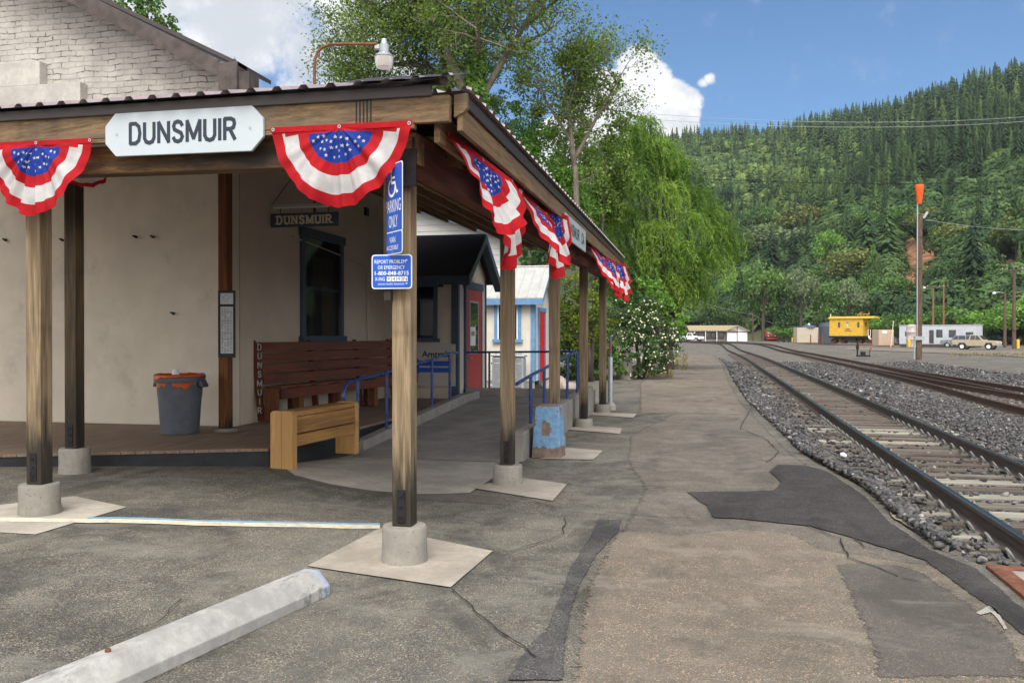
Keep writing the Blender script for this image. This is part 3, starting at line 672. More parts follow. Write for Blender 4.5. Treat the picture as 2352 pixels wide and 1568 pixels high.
setin(g, Base_Color=bc, Roughness=.85, Specular_IOR_Level=.25, Normal=g.bump(hh, .9, .03)); M['brick'] = m
dp = thing('depot_building', 'old depot with a rough white painted brick gable above a plain tan wall', 'building', (XS, YF, 0))
def rel(o, p): return (p[0]-o.location.x, p[1]-o.location.y, p[2]-o.location.z)
ZB = 4.15; xl = -16.5; ridge_x = -12.0; ez = 5.42; rz_ = ez+.5*(XS-ridge_x)
b = MB(); b.box2((xl-XS, 0, -.2), (0, .3, ZB)); b.build('plaster_wall', M['stucco'], dp)
b = MB(); poly = [(xl-XS, .02, ZB), (0, .02, ZB), (0, .02, ez), (ridge_x-XS, .02, rz_), (xl-XS, .02, ez+.2)]; b.prism(poly, (0, .26, 0)); b.build('brick_gable', M['brick'], dp)
b = MB(); b.box2((-.28, .32, -.2), (0, 6.55, 4.5)); b.box2((xl-XS, .32, 4.501), (.1, 6.6, 4.6)); b.build('side_wall', M['sidewall'], dp)
b = MB(); ov = .35
for s, (xa, za, xb, zb) in enumerate([(ridge_x-XS, rz_+.12, .35, ez-.05), (ridge_x-XS, rz_+.12, xl-XS-.3, ez+.1)]):
    b.prism([(xa, -ov, za), (xb, -ov, zb), (xb, -ov, zb+.06), (xa, -ov, za+.06)], (0, .62+ov, 0))
b.build('roof', M['brownroof'], dp)
b = MB(); xa, za, xb, zb = ridge_x-XS, rz_+.12, .35, ez-.05
b.prism([(xa, -ov-.03, za-.22), (xb-.28, -ov-.03, zb-.14), (xb-.28, -ov-.03, zb+.09), (xa, -ov-.03, za+.05)], (0, .028, 0)); b.build('barge_board', M['barge'], dp)
b = MB(); b.box2((xb-.279, -ov-.035, 4.25), (xb+.0, -ov+.25, zb+.05)); b.box2((xb+.001, -ov+.02, 4.25), (xb+.16, -ov+.3, zb-.08)); b.build('corner_boards', M['barge'], dp)
l1 = YP(188, 190, YF-.12); l2 = YP(95, 142, YF-.12)
b = MB(); b.box2((-9, -.14, 4.5), (l1.x-XS, 0.019, l1.z)); b.box2((-9, -.14, l1.z), (l2.x-XS, .019, l2.z)); b.box2((-9, -.15, 4.88), (l1.x-XS-.06, -.1405, 4.90)); b.build('stepped_ledge', M['ledge'], dp, bevel=.012)
# side-wall window with slate blue frame
def window(parent, org, u, wd, ht, mat, fw=.11, sill=True, inner=None, pname='window'):
    """window in the plane through org (lower corner), along u, up z; n is outward"""
    u = Vector(u); n = u.cross(Vector((0, 0, 1)));
    def bx(mb, a0, a1, z0, z1, d0, d1):
        c = Vector(org)+u*(a0+a1)/2+Vector((0, 0, (z0+z1)/2))+n*(d0+d1)/2
        mb.box(c, (a1-a0, abs(d1-d0), z1-z0), rz=math.atan2(u.y, u.x))
    f = MB(); bx(f, -fw, 0, 0, ht, .0, .05); bx(f, wd, wd+fw, 0, ht, 0, .05); bx(f, -fw-.04, wd+fw+.04, ht, ht+fw*1.1, 0, .07); bx(f, -fw-.05, wd+fw+.05, -fw, 0, 0, .09)
    fo = f.build('window', mat, parent, bevel=.004)
    p = MB(); bx(p, 0, wd, 0, ht, .004, .012); p.build('pane', M['glass'], fo)
    if inner:
        s_ = MB()
        for a0, a1, z0, z1 in inner: bx(s_, a0, a1, z0, z1, .0125, .035)
        s_.build('sash', mat, fo)
    return fo
w0, w1 = XP(697, 770, XS), XP(778, 770, XS)
zb, zt = 1.60, 3.30
window(dp, (0.0, w0.y-YF, zb), (0, 1, 0), w1.y-w0.y, zt-zb, M['navy'], .14, inner=[(0, .05, 0, 1.7), (w1.y-w0.y-.05, w1.y-w0.y, 0, 1.7), (.05, w1.y-w0.y-.05, .8, .86)])
wf = bpy.data.objects['window']; hw = w1.y-w0.y; y0_ = w0.y-YF
wf.children[0].data.materials[0] = M['clear']
for v_ in wf.children[0].data.vertices: v_.co.x += .03
MB().box2((.003, y0_+hw*.22, zb+.80), (.012, y0_+hw*.80, zb+1.38)).build('reflection_panel', paint('tan_glass_reflection', (.30, .25, .18), .8), wf)  # tan panel imitates the warm reflection in the glass
b = MB()
for (a, c, e, f_) in ((.14, .22, .0, 1.52), (.80, .88, .0, 1.52), (.22, .80, 1.38, 1.52), (.22, .80, .70, .80)): b.box2((.004, y0_+hw*a, zb+e+.02), (.020, y0_+hw*c, zb+f_))
b.build('reflected_frame', M['navy'], wf); MB().box2((.001, y0_, zb), (.0025, y0_+hw, zt)).build('dark_interior', paint('dim_interior', (.07, .05, .03), .9, .5, 2), wf)  # navy bars imitate a reflected frame, dark sheet stands for the unlit room
b = MB(); b.tube([(.03, 2.0, 3.25), (.03, 5.2, 3.02), (.03, 5.35, 2.9), (.03, 5.35, 1.5)], .016, 6); b.build('conduit', M['sidewall'], dp)
b = MB(); vy = XP(840, 487, XS); b.box((.02, vy.y-YF, vy.z), (.06, .16, .16)); b.build('vent', M['black'], dp, bevel=.006)
b = MB()
for (x, y) in ((314, 545), (354, 545), (16, 552), (146, 552), (400, 720)):
    b = MB(); p = YP(x, y, YF); b.tube([(p.x-XS, .0, p.z), (p.x-XS, -.06, p.z+.01)], .018, 6); b.tube([(p.x-XS-.03, -.055, p.z+.02), (p.x-XS+.03, -.055, p.z-.02)], .009, 5); b.build('hook', M['iron'], dp)
# eaves piece of the main depot seen over the waiting room
h = thing('depot_wing', 'pale sided gable of the depot wing rising over the waiting room roof', 'building', (-6.69, 29.0, 0))
b = MB(); b.prism([(-7, 0, 0), (0, 0, 0), (0, 0, 4.9), (-7, 0, 7.3)], (0, .25, 0)); b.build('gable_wall', M['whitewall'], h)
b = MB()
for k in range(31):
    z = .3+.21*k; x1 = 0 if z < 4.9 else -(z-4.9)*2.92
    if x1 > -6.5: b.box2((-6.9, -.022, z), (x1-.02, 0, z+.19))
b.build('siding', M['whitewall'], h)
b = MB(); b.prism([(-7, -.32, 7.22), (.35, -.32, 4.7), (.35, -.32, 4.98), (-7, -.32, 7.5)], (0, .05, 0)); b.build('barge_board', M['navy'], h)
b = MB(); b.prism([(-7, -.34, 7.51), (.4, -.34, 4.99), (.4, -.34, 5.04), (-7, -.34, 7.56)], (0, 8, 0)); b.build('roof', M['whiteroof'], h)
b = MB(); b.box2((-.25, .26, 0), (-.001, 5, 4.85)); b.build('side_wall', M['whitewall'], h)

# waiting room with red door
wr = thing('waiting_room', 'small tan gabled waiting room with a dark roof and red door', 'building', (-5.09, 18.1, 0))
D = 2.45; z0 = .18; ze = 2.98; zr = 3.80; WX = 1.64
b = MB(); b.box2((-WX, 0, z0), (0, .14, ze)); b.build('wall', M['waitwall'], wr)
b = MB(); b.prism([(-.14, .141, z0), (-.14, D, z0), (-.14, D, ze), (-.14, D/2, zr-.06), (-.14, .141, ze)], (.14, 0, 0)); b.build('door_wall', M['waitwall'], wr)
b = MB()
pk = zr+.02
for s in (-1, 1):
    ya, yb = D/2, D/2+s*(D/2+.28); zb_ = pk-(D/2+.28)*((zr-ze)/(D/2))-.0
    b.prism([(-WX-.0, ya, pk), (-WX-.0, yb, zb_), (-WX-.0, yb, zb_+.05), (-WX-.0, ya, pk+.05)], (WX+.30, 0, 0))
b.build('roof', M['shingle'], wr)
b = MB()
for s in (-1, 1):
    ya, yb = D/2, D/2+s*(D/2+.29); zb_ = pk-(D/2+.29)*((zr-ze)/(D/2))
    b.prism([(.302, ya, pk-.16), (.302, yb, zb_-.16), (.302, yb, zb_+.03), (.302, ya, pk+.03)], (.03, 0, 0))
    b.prism([(.16, ya, pk-.16), (.16, yb, zb_-.16), (.16, yb, zb_-.005), (.16, ya, pk-.005)], (.14, 0, 0))
b.box2((-WX, -.31, ze-.32), (.30, -.285, ze-.13)); b.build('fascia', M['navy'], wr)
b = MB(); b.box2((-.13, -.025, z0), (.025, 0, ze-.1)); b.box2((.0005, -.0, z0), (.025, .09, ze-.1)); b.build('corner_trim', M['navy'], wr)
b = MB(); b.box2((.0005, D-.09, z0), (.025, D, ze-.1)); b.build('corner_trim', M['navy'], wr)
d0, d1 = XP(1068, 800, -5.09).y-18.1, XP(1101, 800, -5.09).y-18.1
dz0, dz1 = .24, 2.62
do = MB().box2((.006, d0, dz0), (.045, d1, dz1)).build('door', M['reddoor'], wr, bevel=.004)
b = MB(); gw = (d1-d0)
for (a, c, e, f_) in ((.16, .20, 1.15, 2.32), (.74, .78, 1.15, 2.32), (.20, .74, 1.15, 1.19), (.20, .74, 2.28, 2.32)): b.box2((.046, d0+gw*a, e+.05), (.058, d0+gw*c, f_+.05))
b.build('glazing_frame', M['zinc'], do)
MB().box2((.0455, d0+gw*.2, 1.23), (.05, d0+gw*.74, 2.33)).build('pane', M['glass'], do)
b = MB(); b.box2((.0505, d0+gw*.22, 1.38), (.053, d0+gw*.56, 1.80)); b.box2((.0532, d0+gw*.28, 1.60), (.0536, d0+gw*.36, 1.70), 1); b.box2((.0532, d0+gw*.40, 1.60), (.0536, d0+gw*.48, 1.70), 1); b.build('paper_notice', [M['white'], M['black']], do)
b = MB(); b.tube([(.05, d0+.07, 1.12), (.11, d0+.07, 1.12), (.11, d0+.2, 1.11)], .014, 6); b.lathe([(.03, 0), (.03, .012)], (.05, d0+.07, 1.30), 10); b.build('handle', M['zinc'], do)
MB().box2((.046, d0+.02, dz0), (.054, d1-.02, dz0+.05)).build('kick_plate', M['zinc'], do)
b = MB(); b.box2((.0, d0-.11, z0), (.05, d0-.003, dz1)); b.box2((.0, d1+.003, z0), (.05, d1+.11, dz1)); b.box2((.0, d0-.15, dz1+.001), (.07, d1+.15, dz1+.16)); b.build('door_frame', M['navy'], wr, bevel=.004)
b = MB(); yy = (d0+d1)/2; b.box2((.001, yy-.09, 2.86), (.008, yy+.10, 3.02)); b.box2((.001, yy-.09, 2.70), (.008, yy+.10, 2.855), 1); b.build('notice_plates', [plain('yellow_notice', (.6, .48, .05)), plain('pale_notice', (.3, .33, .28))], wr)
wx0, wx1 = YP(913, 700, 18.1).x+5.09, YP(997, 700, 18.1).x+5.09
window(wr, (wx0, 0, 1.55), (1, 0, 0), wx1-wx0, 1.08, M['navy'], .08)
for z in (.75,):
    MB().box2((-WX, -.006, z), (-.14, 0, z+.015)).build('siding_joint', M['sidewall'], wr)
# black waiting-area sign and the rail-company board
sg = thing('waiting_area_sign', 'black sign with white lettering above the waiting room window', 'sign', (YP(955, 645, 18.07).x, 18.06, YP(955, 645, 18.07).z))
MB().box((0, 0, 0), (1.22, .03, .27)).build('board', M['black'], sg)
b = MB(); put_text(b, 'Waiting Area', .105, .92, plane_M((.05, -.0165, -.055), (1, 0, 0)), bold=.0); b.build('lettering', M['signwhite'], sg)
am = thing('rail_company_sign', 'white sign board with black lettering over a blue arrow stripe', 'sign', (YP(982, 838, 18.0).x, 18.02, YP(982, 838, 18.0).z))
MB().box((0, 0, 0), (1.20, .03, .88)).build('board', M['whitewall'], am)
b = MB(); put_text(b, 'Amtrak', .13, .62, plane_M((.18, -.0165, .23), (1, 0, 0)), bold=.02); b.build('lettering', M['black'], am)
b = MB(); y = -.0162
for z0_, z1_ in ((-.02, .085), (-.155, -.055)): b.add([(-.18, y, z0_), (.52, y, z0_), (.52, y, z1_), (-.18, y, z1_)], [(0, 1, 2, 3)])
b.add([(-.18, y, -.155), (-.18, y, .085), (-.27, y, .20), (-.40, y, .20), (-.30, y, .03), (-.40, y, -.30), (-.29, y, -.30)], [(0, 1, 2, 3, 4, 5, 6)]); b.build('arrow_stripe', M['signblue'], am)

# shed with pale metal roof
sh = thing('white_shed', 'cream shed with pale metal roof and light blue trim beyond the ramp', 'shed', (-4.76, 25.06, 0))
D = 2.4; L = 3.4; z0 = .30; ze = 2.80; zr = 3.62
b = MB(); b.box2((-L, 0, z0), (0, .12, ze)); b.build('wall', M['shedwall'], sh)
b = MB(); b.prism([(-.12, .121, z0), (-.12, D, z0), (-.12, D, ze), (-.12, D/2, zr-.08), (-.12, .121, ze)], (.12, 0, 0)); b.build('gable_wall', M['shedwall'], sh)
b = MB(); pk = zr; sl = (zr-ze)/(D/2)
for s in (-1, 1):
    ya, yb = D/2, D/2+s*(D/2+.22); zb_ = pk-(D/2+.22)*sl
    b.prism([(-L, ya, pk), (-L, yb, zb_), (-L, yb, zb_+.03), (-L, ya, pk+.03)], (L+.28, 0, 0))
    for k in range(13):
        x = -L+.1+k*.28; b.prism([(x, ya, pk+.03), (x, yb, zb_+.03), (x, yb, zb_+.055), (x, ya, pk+.055)], (.03, 0, 0))
b.tube([(-L, D/2, pk+.05), (.28, D/2, pk+.05)], .03, 6); b.build('roof', M['whiteroof'], sh)
b = MB(); zb_ = pk-(D/2+.22)*sl
b.box2((-L, -.235, zb_-.17), (.27, -.205, zb_-.005))
for s in (-1, 1):
    ya, yb = D/2, D/2+s*(D/2+.2); zc = pk-(D/2+.2)*sl
    b.prism([(.25, ya, pk-.15), (.25, yb, zc-.15), (.25, yb, zc-.005), (.25, ya, pk-.005)], (.028, 0, 0))
b.build('fascia', M['bluetrim'], sh)
for (a0, a1) in (((-.12, -.022, z0), (.022, 0, ze-.13)), ((.0005, D-.1, z0), (.022, D+.02, ze-.13))): MB().box2(a0, a1).build('corner_trim', M['bluetrim'], sh)
MB().box2((.0005, .0005, z0), (.022, .08, ze-.13)).build('corner_trim', M['bluetrim'], sh)
wx0, wx1 = YP(1143, 740, 25.06).x+4.76, YP(1190, 740, 25.06).x+4.76
fo = window(sh, (wx0, 0, 1.50), (1, 0, 0), wx1-wx0, 1.0, M['bluetrim'], .09)
b = MB(); wd = wx1-wx0
for a in (.0, wd-.04): b.box2((wx0+a, -.035, 1.5), (wx0+a+.04, -.0125, 2.5))
b.build('sash', M['white'], sh)
da, db = .55, 1.45
do = MB().box2((.004, da, z0), (.03, db, 2.28)).build('door', plain('bright_red_door', (.62, .02, .035), .4), sh)
b = MB(); b.box2((0, da-.1, z0), (.045, da-.002, 2.3)); b.box2((0, db+.002, z0), (.045, db+.1, 2.3)); b.box2((0, da-.13, 2.301), (.06, db+.13, 2.42)); b.build('door_frame', M['bluetrim'], sh)
MB().box((.05, da+.12, 1.25), (.05, .05, .16)).build('handle', M['reddoor'], do)
b = MB(); b.box2((-L, .02, -.05), (-.02, .1, z0-.001)); b.build('skirting', M['apron'], sh)
em = thing('shield_emblem', 'small white oval emblem board on the shed gable above its door', 'emblem', (-4.76+.03, 26.02, 2.86))
b = MB(); b.prism([(0, .17*math.cos(a), .36*math.sin(a)-.0) for a in [k*math.pi/12 for k in range(24)]], (.02, 0, 0)); b.build('board', M['white'], em)
b = MB()
pl_ = [(.0, -.26), (.08, -.08), (.10, .02), (.0, .05), (-.10, .02), (-.08, -.08)]; b.prism([(.0205, y_, z_) for y_, z_ in pl_], (.003, 0, 0)); b.build('figure', M['black'], em)
# two silver meter cabinets beside the shed, with piping
def cabinet(x, y, wd, ht, label):
    c = thing('meter_cabinet', label, 'utility cabinet', (x, y, .0), group='silver meter cabinets by the shed')
    MB().box2((-wd/2, -.2, .0), (wd/2, .2, ht)).build('body', M['zinc'], c, bevel=.05, seg=3)
    MB().box2((-wd/2+.06, -.215, .15), (wd/2-.06, -.2005, ht-.18)).build('door', M['zinc'], c, bevel=.006)
    b = MB(); b.box2((-wd/2-.03, -.23, ht+.001), (wd/2+.03, .23, ht+.06)); b.build('lid', M['zinc'], c, bevel=.02)
    b = MB()
    for k in range(4): b.lathe([(.03, 0), (.035, .05), (.02, .07)], (-wd/2+.1+k*(wd-.2)/3, -.1, ht+.061), 8)
    b.build('knobs', M['zinc'], c)
p = YP(1158, 890, 24.4); cabinet(p.x, 24.4, .62, 1.02, 'wider silver metal cabinet in front of the shed wall')
p = YP(1192, 890, 24.6); cabinet(p.x, 24.6, .34, 1.0, 'narrow silver metal cabinet nearest the shed corner')
t = thing('gas_pipe', 'thin pale bent pipes with valves standing beside the silver cabinets', 'pipe', (YP(1124, 890, 24.3).x, 24.3, 0))
b = MB(); b.tube([(0, 0, 0), (0, 0, .5), (.02, 0, .62), (.1, 0, .66), (.1, 0, .85)], .022, 7); b.tube([(.0, 0, .22), (.18, 0, .22), (.2, 0, .3)], .02, 7); b.build('pipe', M['white'], t, smooth=50)
b = MB(); b.lathe([(.0, 0), (.05, .01), (.05, .05), (0, .06)], (.1, 0, .8), 10); b.lathe([(0, 0), (.045, .01), (.045, .05), (0, .06)], (.12, 0, .2), 10); b.build('valve', M['rust'], t)
tag(stones('stone_step', np.array([[-4.35, 25.6, .08], [-4.2, 26.3, .08], [-4.1, 26.0, .04]]), .34, .42, M['padconc'], kind='thing'), 'low tan stone step before the shed door', 'step', kind='thing')

# ------------------------------------------------------------------ wooden deck, ramp, curbs, railings
FL, FR = Vector((-8.6, 8.42, .256)), Vector((-4.83, 9.30, .335))
dk = thing('wooden_deck', 'low brown board deck with a black fascia along the depot wall', 'deck', (-4.83, 9.3, 0))
o_ = dk.location
b = MB(); n = 66; xb0, xb1 = -15.5, -4.83
for k in range(n):
    xa = xb0+(xb1-xb0)*k/n; xc = xb0+(xb1-xb0)*(k+1)/n-.007
    def fy(x): return FR.y+(x-FR.x)*(FR.y-FL.y)/(FR.x-FL.x)
    def fz(x): return max(.2, FR.z+(x-FR.x)*(FR.z-FL.z)/(FR.x-FL.x))
    ye = YF-.004 if xa < XS else 17.95
    rows = [(fy, fz), (lambda x: YF-.004, lambda x: .30)]
    if xa >= XS: rows.append((lambda x: 17.95, lambda x: .29))
    vs = []
    for f1, f2 in rows: vs += [(xa-o_.x, f1(xa)-.02-o_.y, f2(xa)), (xc-o_.x, f1(xc)-.02-o_.y, f2(xc))]
    m0 = len(vs)
    vs += [(a, c, z-.035) for a, c, z in vs]
    fs = [(2*i, 2*i+1, 2*i+3, 2*i+2) for i in range(len(rows)-1)]+[(0, m0, m0+1, 1)]+[(2*i, 2*i+2, m0+2*i+2, m0+2*i) for i in range(len(rows)-1)]+[(2*i+1, m0+2*i+1, m0+2*i+3, 2*i+3) for i in range(len(rows)-1)]
    b.add(vs, fs)
b.build('boards', M['deck'], dk)
b = MB(); pA = (FR.x-o_.x, FR.y-o_.y); pB = (xb0-o_.x, FR.y+(xb0-FR.x)*(FR.y-FL.y)/(FR.x-FL.x)-o_.y)
zA, zB = FR.z-.037, .17
b.add([(pB[0], pB[1], -.1), (pA[0], pA[1], -.1), (pA[0], pA[1], zA), (pB[0], pB[1], zB), (pB[0], pB[1]+.04, -.1), (pA[0]-.04, pA[1]+.04, -.1), (pA[0]-.04, pA[1]+.04, zA), (pB[0], pB[1]+.04, zB)], [(0, 1, 2, 3), (1, 5, 6, 2), (5, 4, 7, 6)])
b.build('fascia', M['deckface'], dk)
b = MB(); b.add([(0.001, .0, -.1), (.001, 8.6, -.1), (.001, 8.6, .25), (.001, 2.5, .262), (.001, 0, .296)], [(0, 1, 2, 3, 4)]); b.build('fascia', M['deckface'], dk)
b = MB(); b.add([(pB[0], .2, .1), (-.02, .2, .1), (-.02, 8.6, .2), (pB[0], 8.6, .2)], [(0, 1, 2, 3)]); b.build('under_deck_sheet', M['black'], dk)  # one black sheet painted in for the shade seen through the board gaps

rp = thing('concrete_ramp', 'grey concrete access ramp with curbs rising to the red door', 'ramp', (-4.63, 11.5, 0))
def rz(y): return .012+.30*min(1, max(0, (y-11.0)/6.2))
b = MB(); xl_, xr_ = -4.56, -2.44
ysr = [11.0, 12.5, 14, 15.6, 17.2, 18.55]
vs = []; 
for y in ysr: vs += [(xl_+4.63, y-11.5, rz(y)), (xr_+4.63, y-11.5, rz(y))]
b.add(vs, [(2*i, 2*i+1, 2*i+3, 2*i+2) for i in range(len(ysr)-1)]); b.build('slope', M['rampconc'], rp)
b = MB(); 
b.prism([(-.10, 0, -.05), (-.10, 6.4, -.05), (-.10, 6.4, .47), (-.10, 5.0, .45), (-.10, 0, .17)], (.17, 0, 0)); b.build('curb', M['rampconc'], rp, bevel=.015)
b = MB(); b.prism([(2.19, -.35, -.05), (2.19, 6.95, -.05), (2.19, 6.95, .56), (2.19, 4.9, .53), (2.19, -.35, .36)], (.17, 0, 0)); b.build('curb', M['baseconc'], rp, bevel=.015)
b = MB(); b.box2((-.4, 7.0, .0), (2.36, 7.3, .475)); b.build('back_curb', M['rampconc'], rp, bevel=.015)
def railing(label, path, posts, loop=None):
    t = thing('handrail', label, 'handrail', path[0][:2]+(0,), group='blue handrails of the ramp')
    o = t.location; q = [tuple(Vector(p)-o) for p in path]
    b = MB(); b.tube(q, .024, 10); b.build('top_rail', M['rail_blue'], t, smooth=50)
    if loop:
        b = MB(); b.tube([tuple(Vector(p)-o) for p in loop], .024, 10); b.build('end_loop', M['rail_blue'], t, smooth=50)
    for (x, y, za, zb) in posts:
        b = MB(); b.tube([(x-o.x, y-o.y, za), (x-o.x, y-o.y, zb)], .024, 10); b.build('post', M['rail_blue'], t, smooth=50)
XL = -4.60
LP = [XP(822, 872, XL), XP(888, 855, XL), XP(992, 825, XL), XP(1033, 811, XL)]
e0 = XP(1052, 810, XL)
bot = [.20, .27, .43, .47]
railing('blue tube handrail with a bent loop end on the deck side of the ramp', [tuple(LP[0])]+[tuple(p) for p in LP[1:]]+[tuple(e0)], [(p.x, p.y, bz-.03, p.z) for p, bz in zip(LP, bot)],
        [tuple(LP[0]), (XL, LP[0].y-.33, LP[0].z-.01), (XL, LP[0].y-.46, LP[0].z-.08), (XL, LP[0].y-.5, LP[0].z-.2), (XL, LP[0].y-.46, LP[0].z-.32), (XL, LP[0].y-.34, LP[0].z-.4), (XL, LP[0].y-.02, LP[0].z-.41)])
XR = -2.36
RP = [XP(1219, 862, XR), XP(1250, 846, XR), XP(1303, 816, XR), XP(1326, 808, XR)]
s0 = XP(1186, 882, XR)
railing('blue tube handrail on the platform side wall of the ramp', [tuple(s0)]+[tuple(p) for p in RP], [(p.x, p.y, .38+.03*k, p.z) for k, p in enumerate(RP)])
bk = [YP(1060, 809, 18.65), YP(1331, 807, 18.65)]
railing('blue level handrail across the back of the ramp landing', [tuple(bk[0]), tuple(bk[1])], [(bk[0].x+.62, 18.65, .45, bk[0].z), (bk[1].x-.01, 18.65, .45, bk[1].z)])

# ------------------------------------------------------------------ canopy
cn = thing('platform_canopy', 'timber platform canopy with a brown ribbed metal hip roof', 'canopy', (-2.09, 6.04, 0))
co = cn.location
fd = Vector((-3.3, .36, .08)).normalized()             # along the street front, towards the depot
fh = Vector((fd.x, fd.y, 0)).normalized(); fn = Vector((-fh.y, fh.x, 0)); 
if fn.y > 0: fn = -fn                                   # outwards (to the lot)
rise = .030
Lf = 8.5; Ls = 13.2
def front_board(a0, a1, out, z0_, z1_, th, mat, name, extra=None):
    """board along the front: from a0 to a1 metres left of the corner post, its face `out` metres outwards"""
    b = MB(); c0 = Vector((0, 0, 0))+fn*out; vs = []
    for a, zz in ((a0, 0), (a1, 0)):
        p = c0+fh*a
        for dz in (z0_, z1_):
            vs.append((p.x, p.y, dz+rise*a)); vs.append((p.x-fn.x*th, p.y-fn.y*th, dz+rise*a))
    b.add(vs, [(0, 2, 6, 4), (1, 5, 7, 3), (0, 4, 5, 1), (2, 3, 7, 6), (0, 1, 3, 2), (4, 6, 7, 5)])
    return b.build(name, mat, cn, bevel=.006)
front_board(-.42, Lf, .19, 3.065, 3.247, .05, M['beamX'], 'front_fascia')
front_board(-.16, Lf, .187, 3.03, 3.064, .05, M['beamX'], 'front_trim')
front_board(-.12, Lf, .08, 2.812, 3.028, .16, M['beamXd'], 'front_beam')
front_board(-.30, Lf, .215, 3.238, 3.318, .02, M['brownroof'], 'front_flashing')
b = MB(); b.prism([(.42, -.19, 3.09), (.485, -.19, 3.12), (.51, -.19, 3.15), (.51, -.19, 3.25), (.42, -.19, 3.24)], (0, .05, 0)); b.build('fascia_tail', M['beamX'], cn)
# side beam and fascia
def side_board(y0, y1, x0, x1, z0_, z1_, th, mat, name):
    b = MB(); vs = []
    for y, x in ((y0, x0), (y1, x1)):
        for z in (z0_, z1_): vs += [(x, y, z), (x-th, y, z)]
    b.add(vs, [(0, 4, 6, 2), (1, 3, 7, 5), (0, 1, 5, 4), (2, 6, 7, 3), (0, 2, 3, 1), (4, 5, 7, 6)])
    return b.build(name, mat, cn, bevel=.006)
side_board(-.05, Ls, .075, .075, 2.80, 3.06, .15, M['beamYr'], 'side_beam')
side_board(-.12, Ls, .30, .22, 2.94, 3.155, .045, M['beamY'], 'side_fascia')
side_board(-.17, Ls+.03, .475, .340, 3.0, 3.164, .04, M['beamY'], 'eave_fascia')
side_board(-.18, Ls+.05, .50, .36, 3.165, 3.25, .02, M['brownroof'], 'side_flashing')
SLP, FSL = .34, .27
def cz(x, y): return min(3.07+SLP*max(0, .1-x), 3.10+FSL*max(0, y+.2)+.02)      # ceiling height in canopy coordinates
def hip_y(x): return (SLP*(.1-x)-.05)/FSL-.2
for k, xa in enumerate([-.35, -.95, -1.6, -2.25, -2.9, -3.55, -4.2]):
    y0_ = max(.1, hip_y(xa)); zt_ = 3.07+SLP*(.1-xa)-.03
    b = MB(); b.box2((xa-.025, y0_, zt_-.15), (xa+.025, Ls, zt_)); b.build('purlin', M['soffit'], cn, bevel=.004)
b = MB(); xi = -4.62; b.add([(.36, .0, 2.99+.0), (.30, Ls, 2.99), (xi, Ls, 3.07+SLP*(.1-xi)), (xi, hip_y(xi), 3.07+SLP*(.1-xi))], [(0, 3, 2, 1)]); b.build('soffit', M['soffit'], cn)
b = MB(); b.add([(.3, -.12, 3.10), (xi, hip_y(xi), 3.07+SLP*(.1-xi)), (-9, 5.6, 3.35+1.45), (-9, .75, 3.33)], [(0, 1, 2, 3)]); b.build('front_soffit', M['soffit'], cn)
for k in range(9):
    y = .8+k*1.5; x1_ = max(-4.6, .1-(FSL*(y+.2)+.05)/SLP); b = MB(); b.prism([(.20, y, 2.93), (x1_, y, 3.07+SLP*(.1-x1_)-.10), (x1_, y, 3.07+SLP*(.1-x1_)-.02), (.20, y, 3.02)], (0, .045, 0)); b.build('cross_joist', M['soffit'], cn)
# ribbed roof: front hip slope and side slope
b = MB(); crn = Vector((.52, 0, 3.26))+fn*.30
def fpt(a, up): return Vector((.0, 0, 0))+fn*(.30-up)+fh*a+Vector((0, 0, 3.318+rise*max(a, 0)+up*.262))
rw = .215; a = -.52; vs = []; prof_r = [(0, 0), (.035, .0), (.06, .028), (.10, .028), (.125, 0)]
U = 4.8
row = []
while a < Lf:
    for (da_, dz) in prof_r: row.append((a+da_, dz))
    a += rw
vs = []
for (aa, dz) in row:
    up = min(U, max(.02, (aa+.52)*1.28)); p0 = fpt(aa, 0)+Vector((0, 0, dz)); p1 = fpt(aa, up)+Vector((0, 0, dz)); vs += [p0, p1]
b.add(vs, [(2*i, 2*i+1, 2*i+3, 2*i+2) for i in range(len(row)-1)])
b.build('roof_front', M['mauveroof'], cn)
b = MB(); vs = []; row = []; a = -.22
while a < Ls+.05:
    for (da_, dz) in prof_r: row.append((a+da_, dz))
    a += rw
for (aa, dz) in row:
    t_ = (aa+.22)/(Ls+.3); xe = .54-.14*t_; inn = min(U, max(.02, (aa+.22)*.78))
    vs += [(xe, aa, 3.262+dz), (xe-inn, aa, 3.262+inn*.34+dz)]
b.add(vs, [(2*i, 2*i+2, 2*i+3, 2*i+1) for i in range(len(row)-1)]); b.build('roof_side', M['mauveroof'], cn)
b = MB(); b.tube([fpt(-.42, .03)+Vector((0, 0, -.02)), fpt(.0, .5)+Vector((0, 0, .02)), fpt(3.2, 4.76)+Vector((0, 0, .02))], .03, 8); b.build('hip_cap', M['brownroof'], cn)
b = MB(); b.add([fpt(-.55, -.03)+Vector((0, 0, .005)), fpt(.35, -.03)+Vector((0, 0, .02)), fpt(.35, .4)+Vector((0, 0, .06)), fpt(-.5, .35)+Vector((0, 0, .03))], [(0, 1, 2, 3)]); b.build('loose_sheet', M['brownroof'], cn)
# grooved splice and post brackets
for k in range(5):
    front_board(.16+k*.028, .172+k*.028, .1935, 3.07, 3.246, .003, M['black'], 'splice_groove')
b = MB(); b.box((.02, -.095, 2.78), (.2, .02, .26)); b.box((.10, .0, 2.90), (.02, .2, .18)); b.build('bracket', M['iron'], cn)
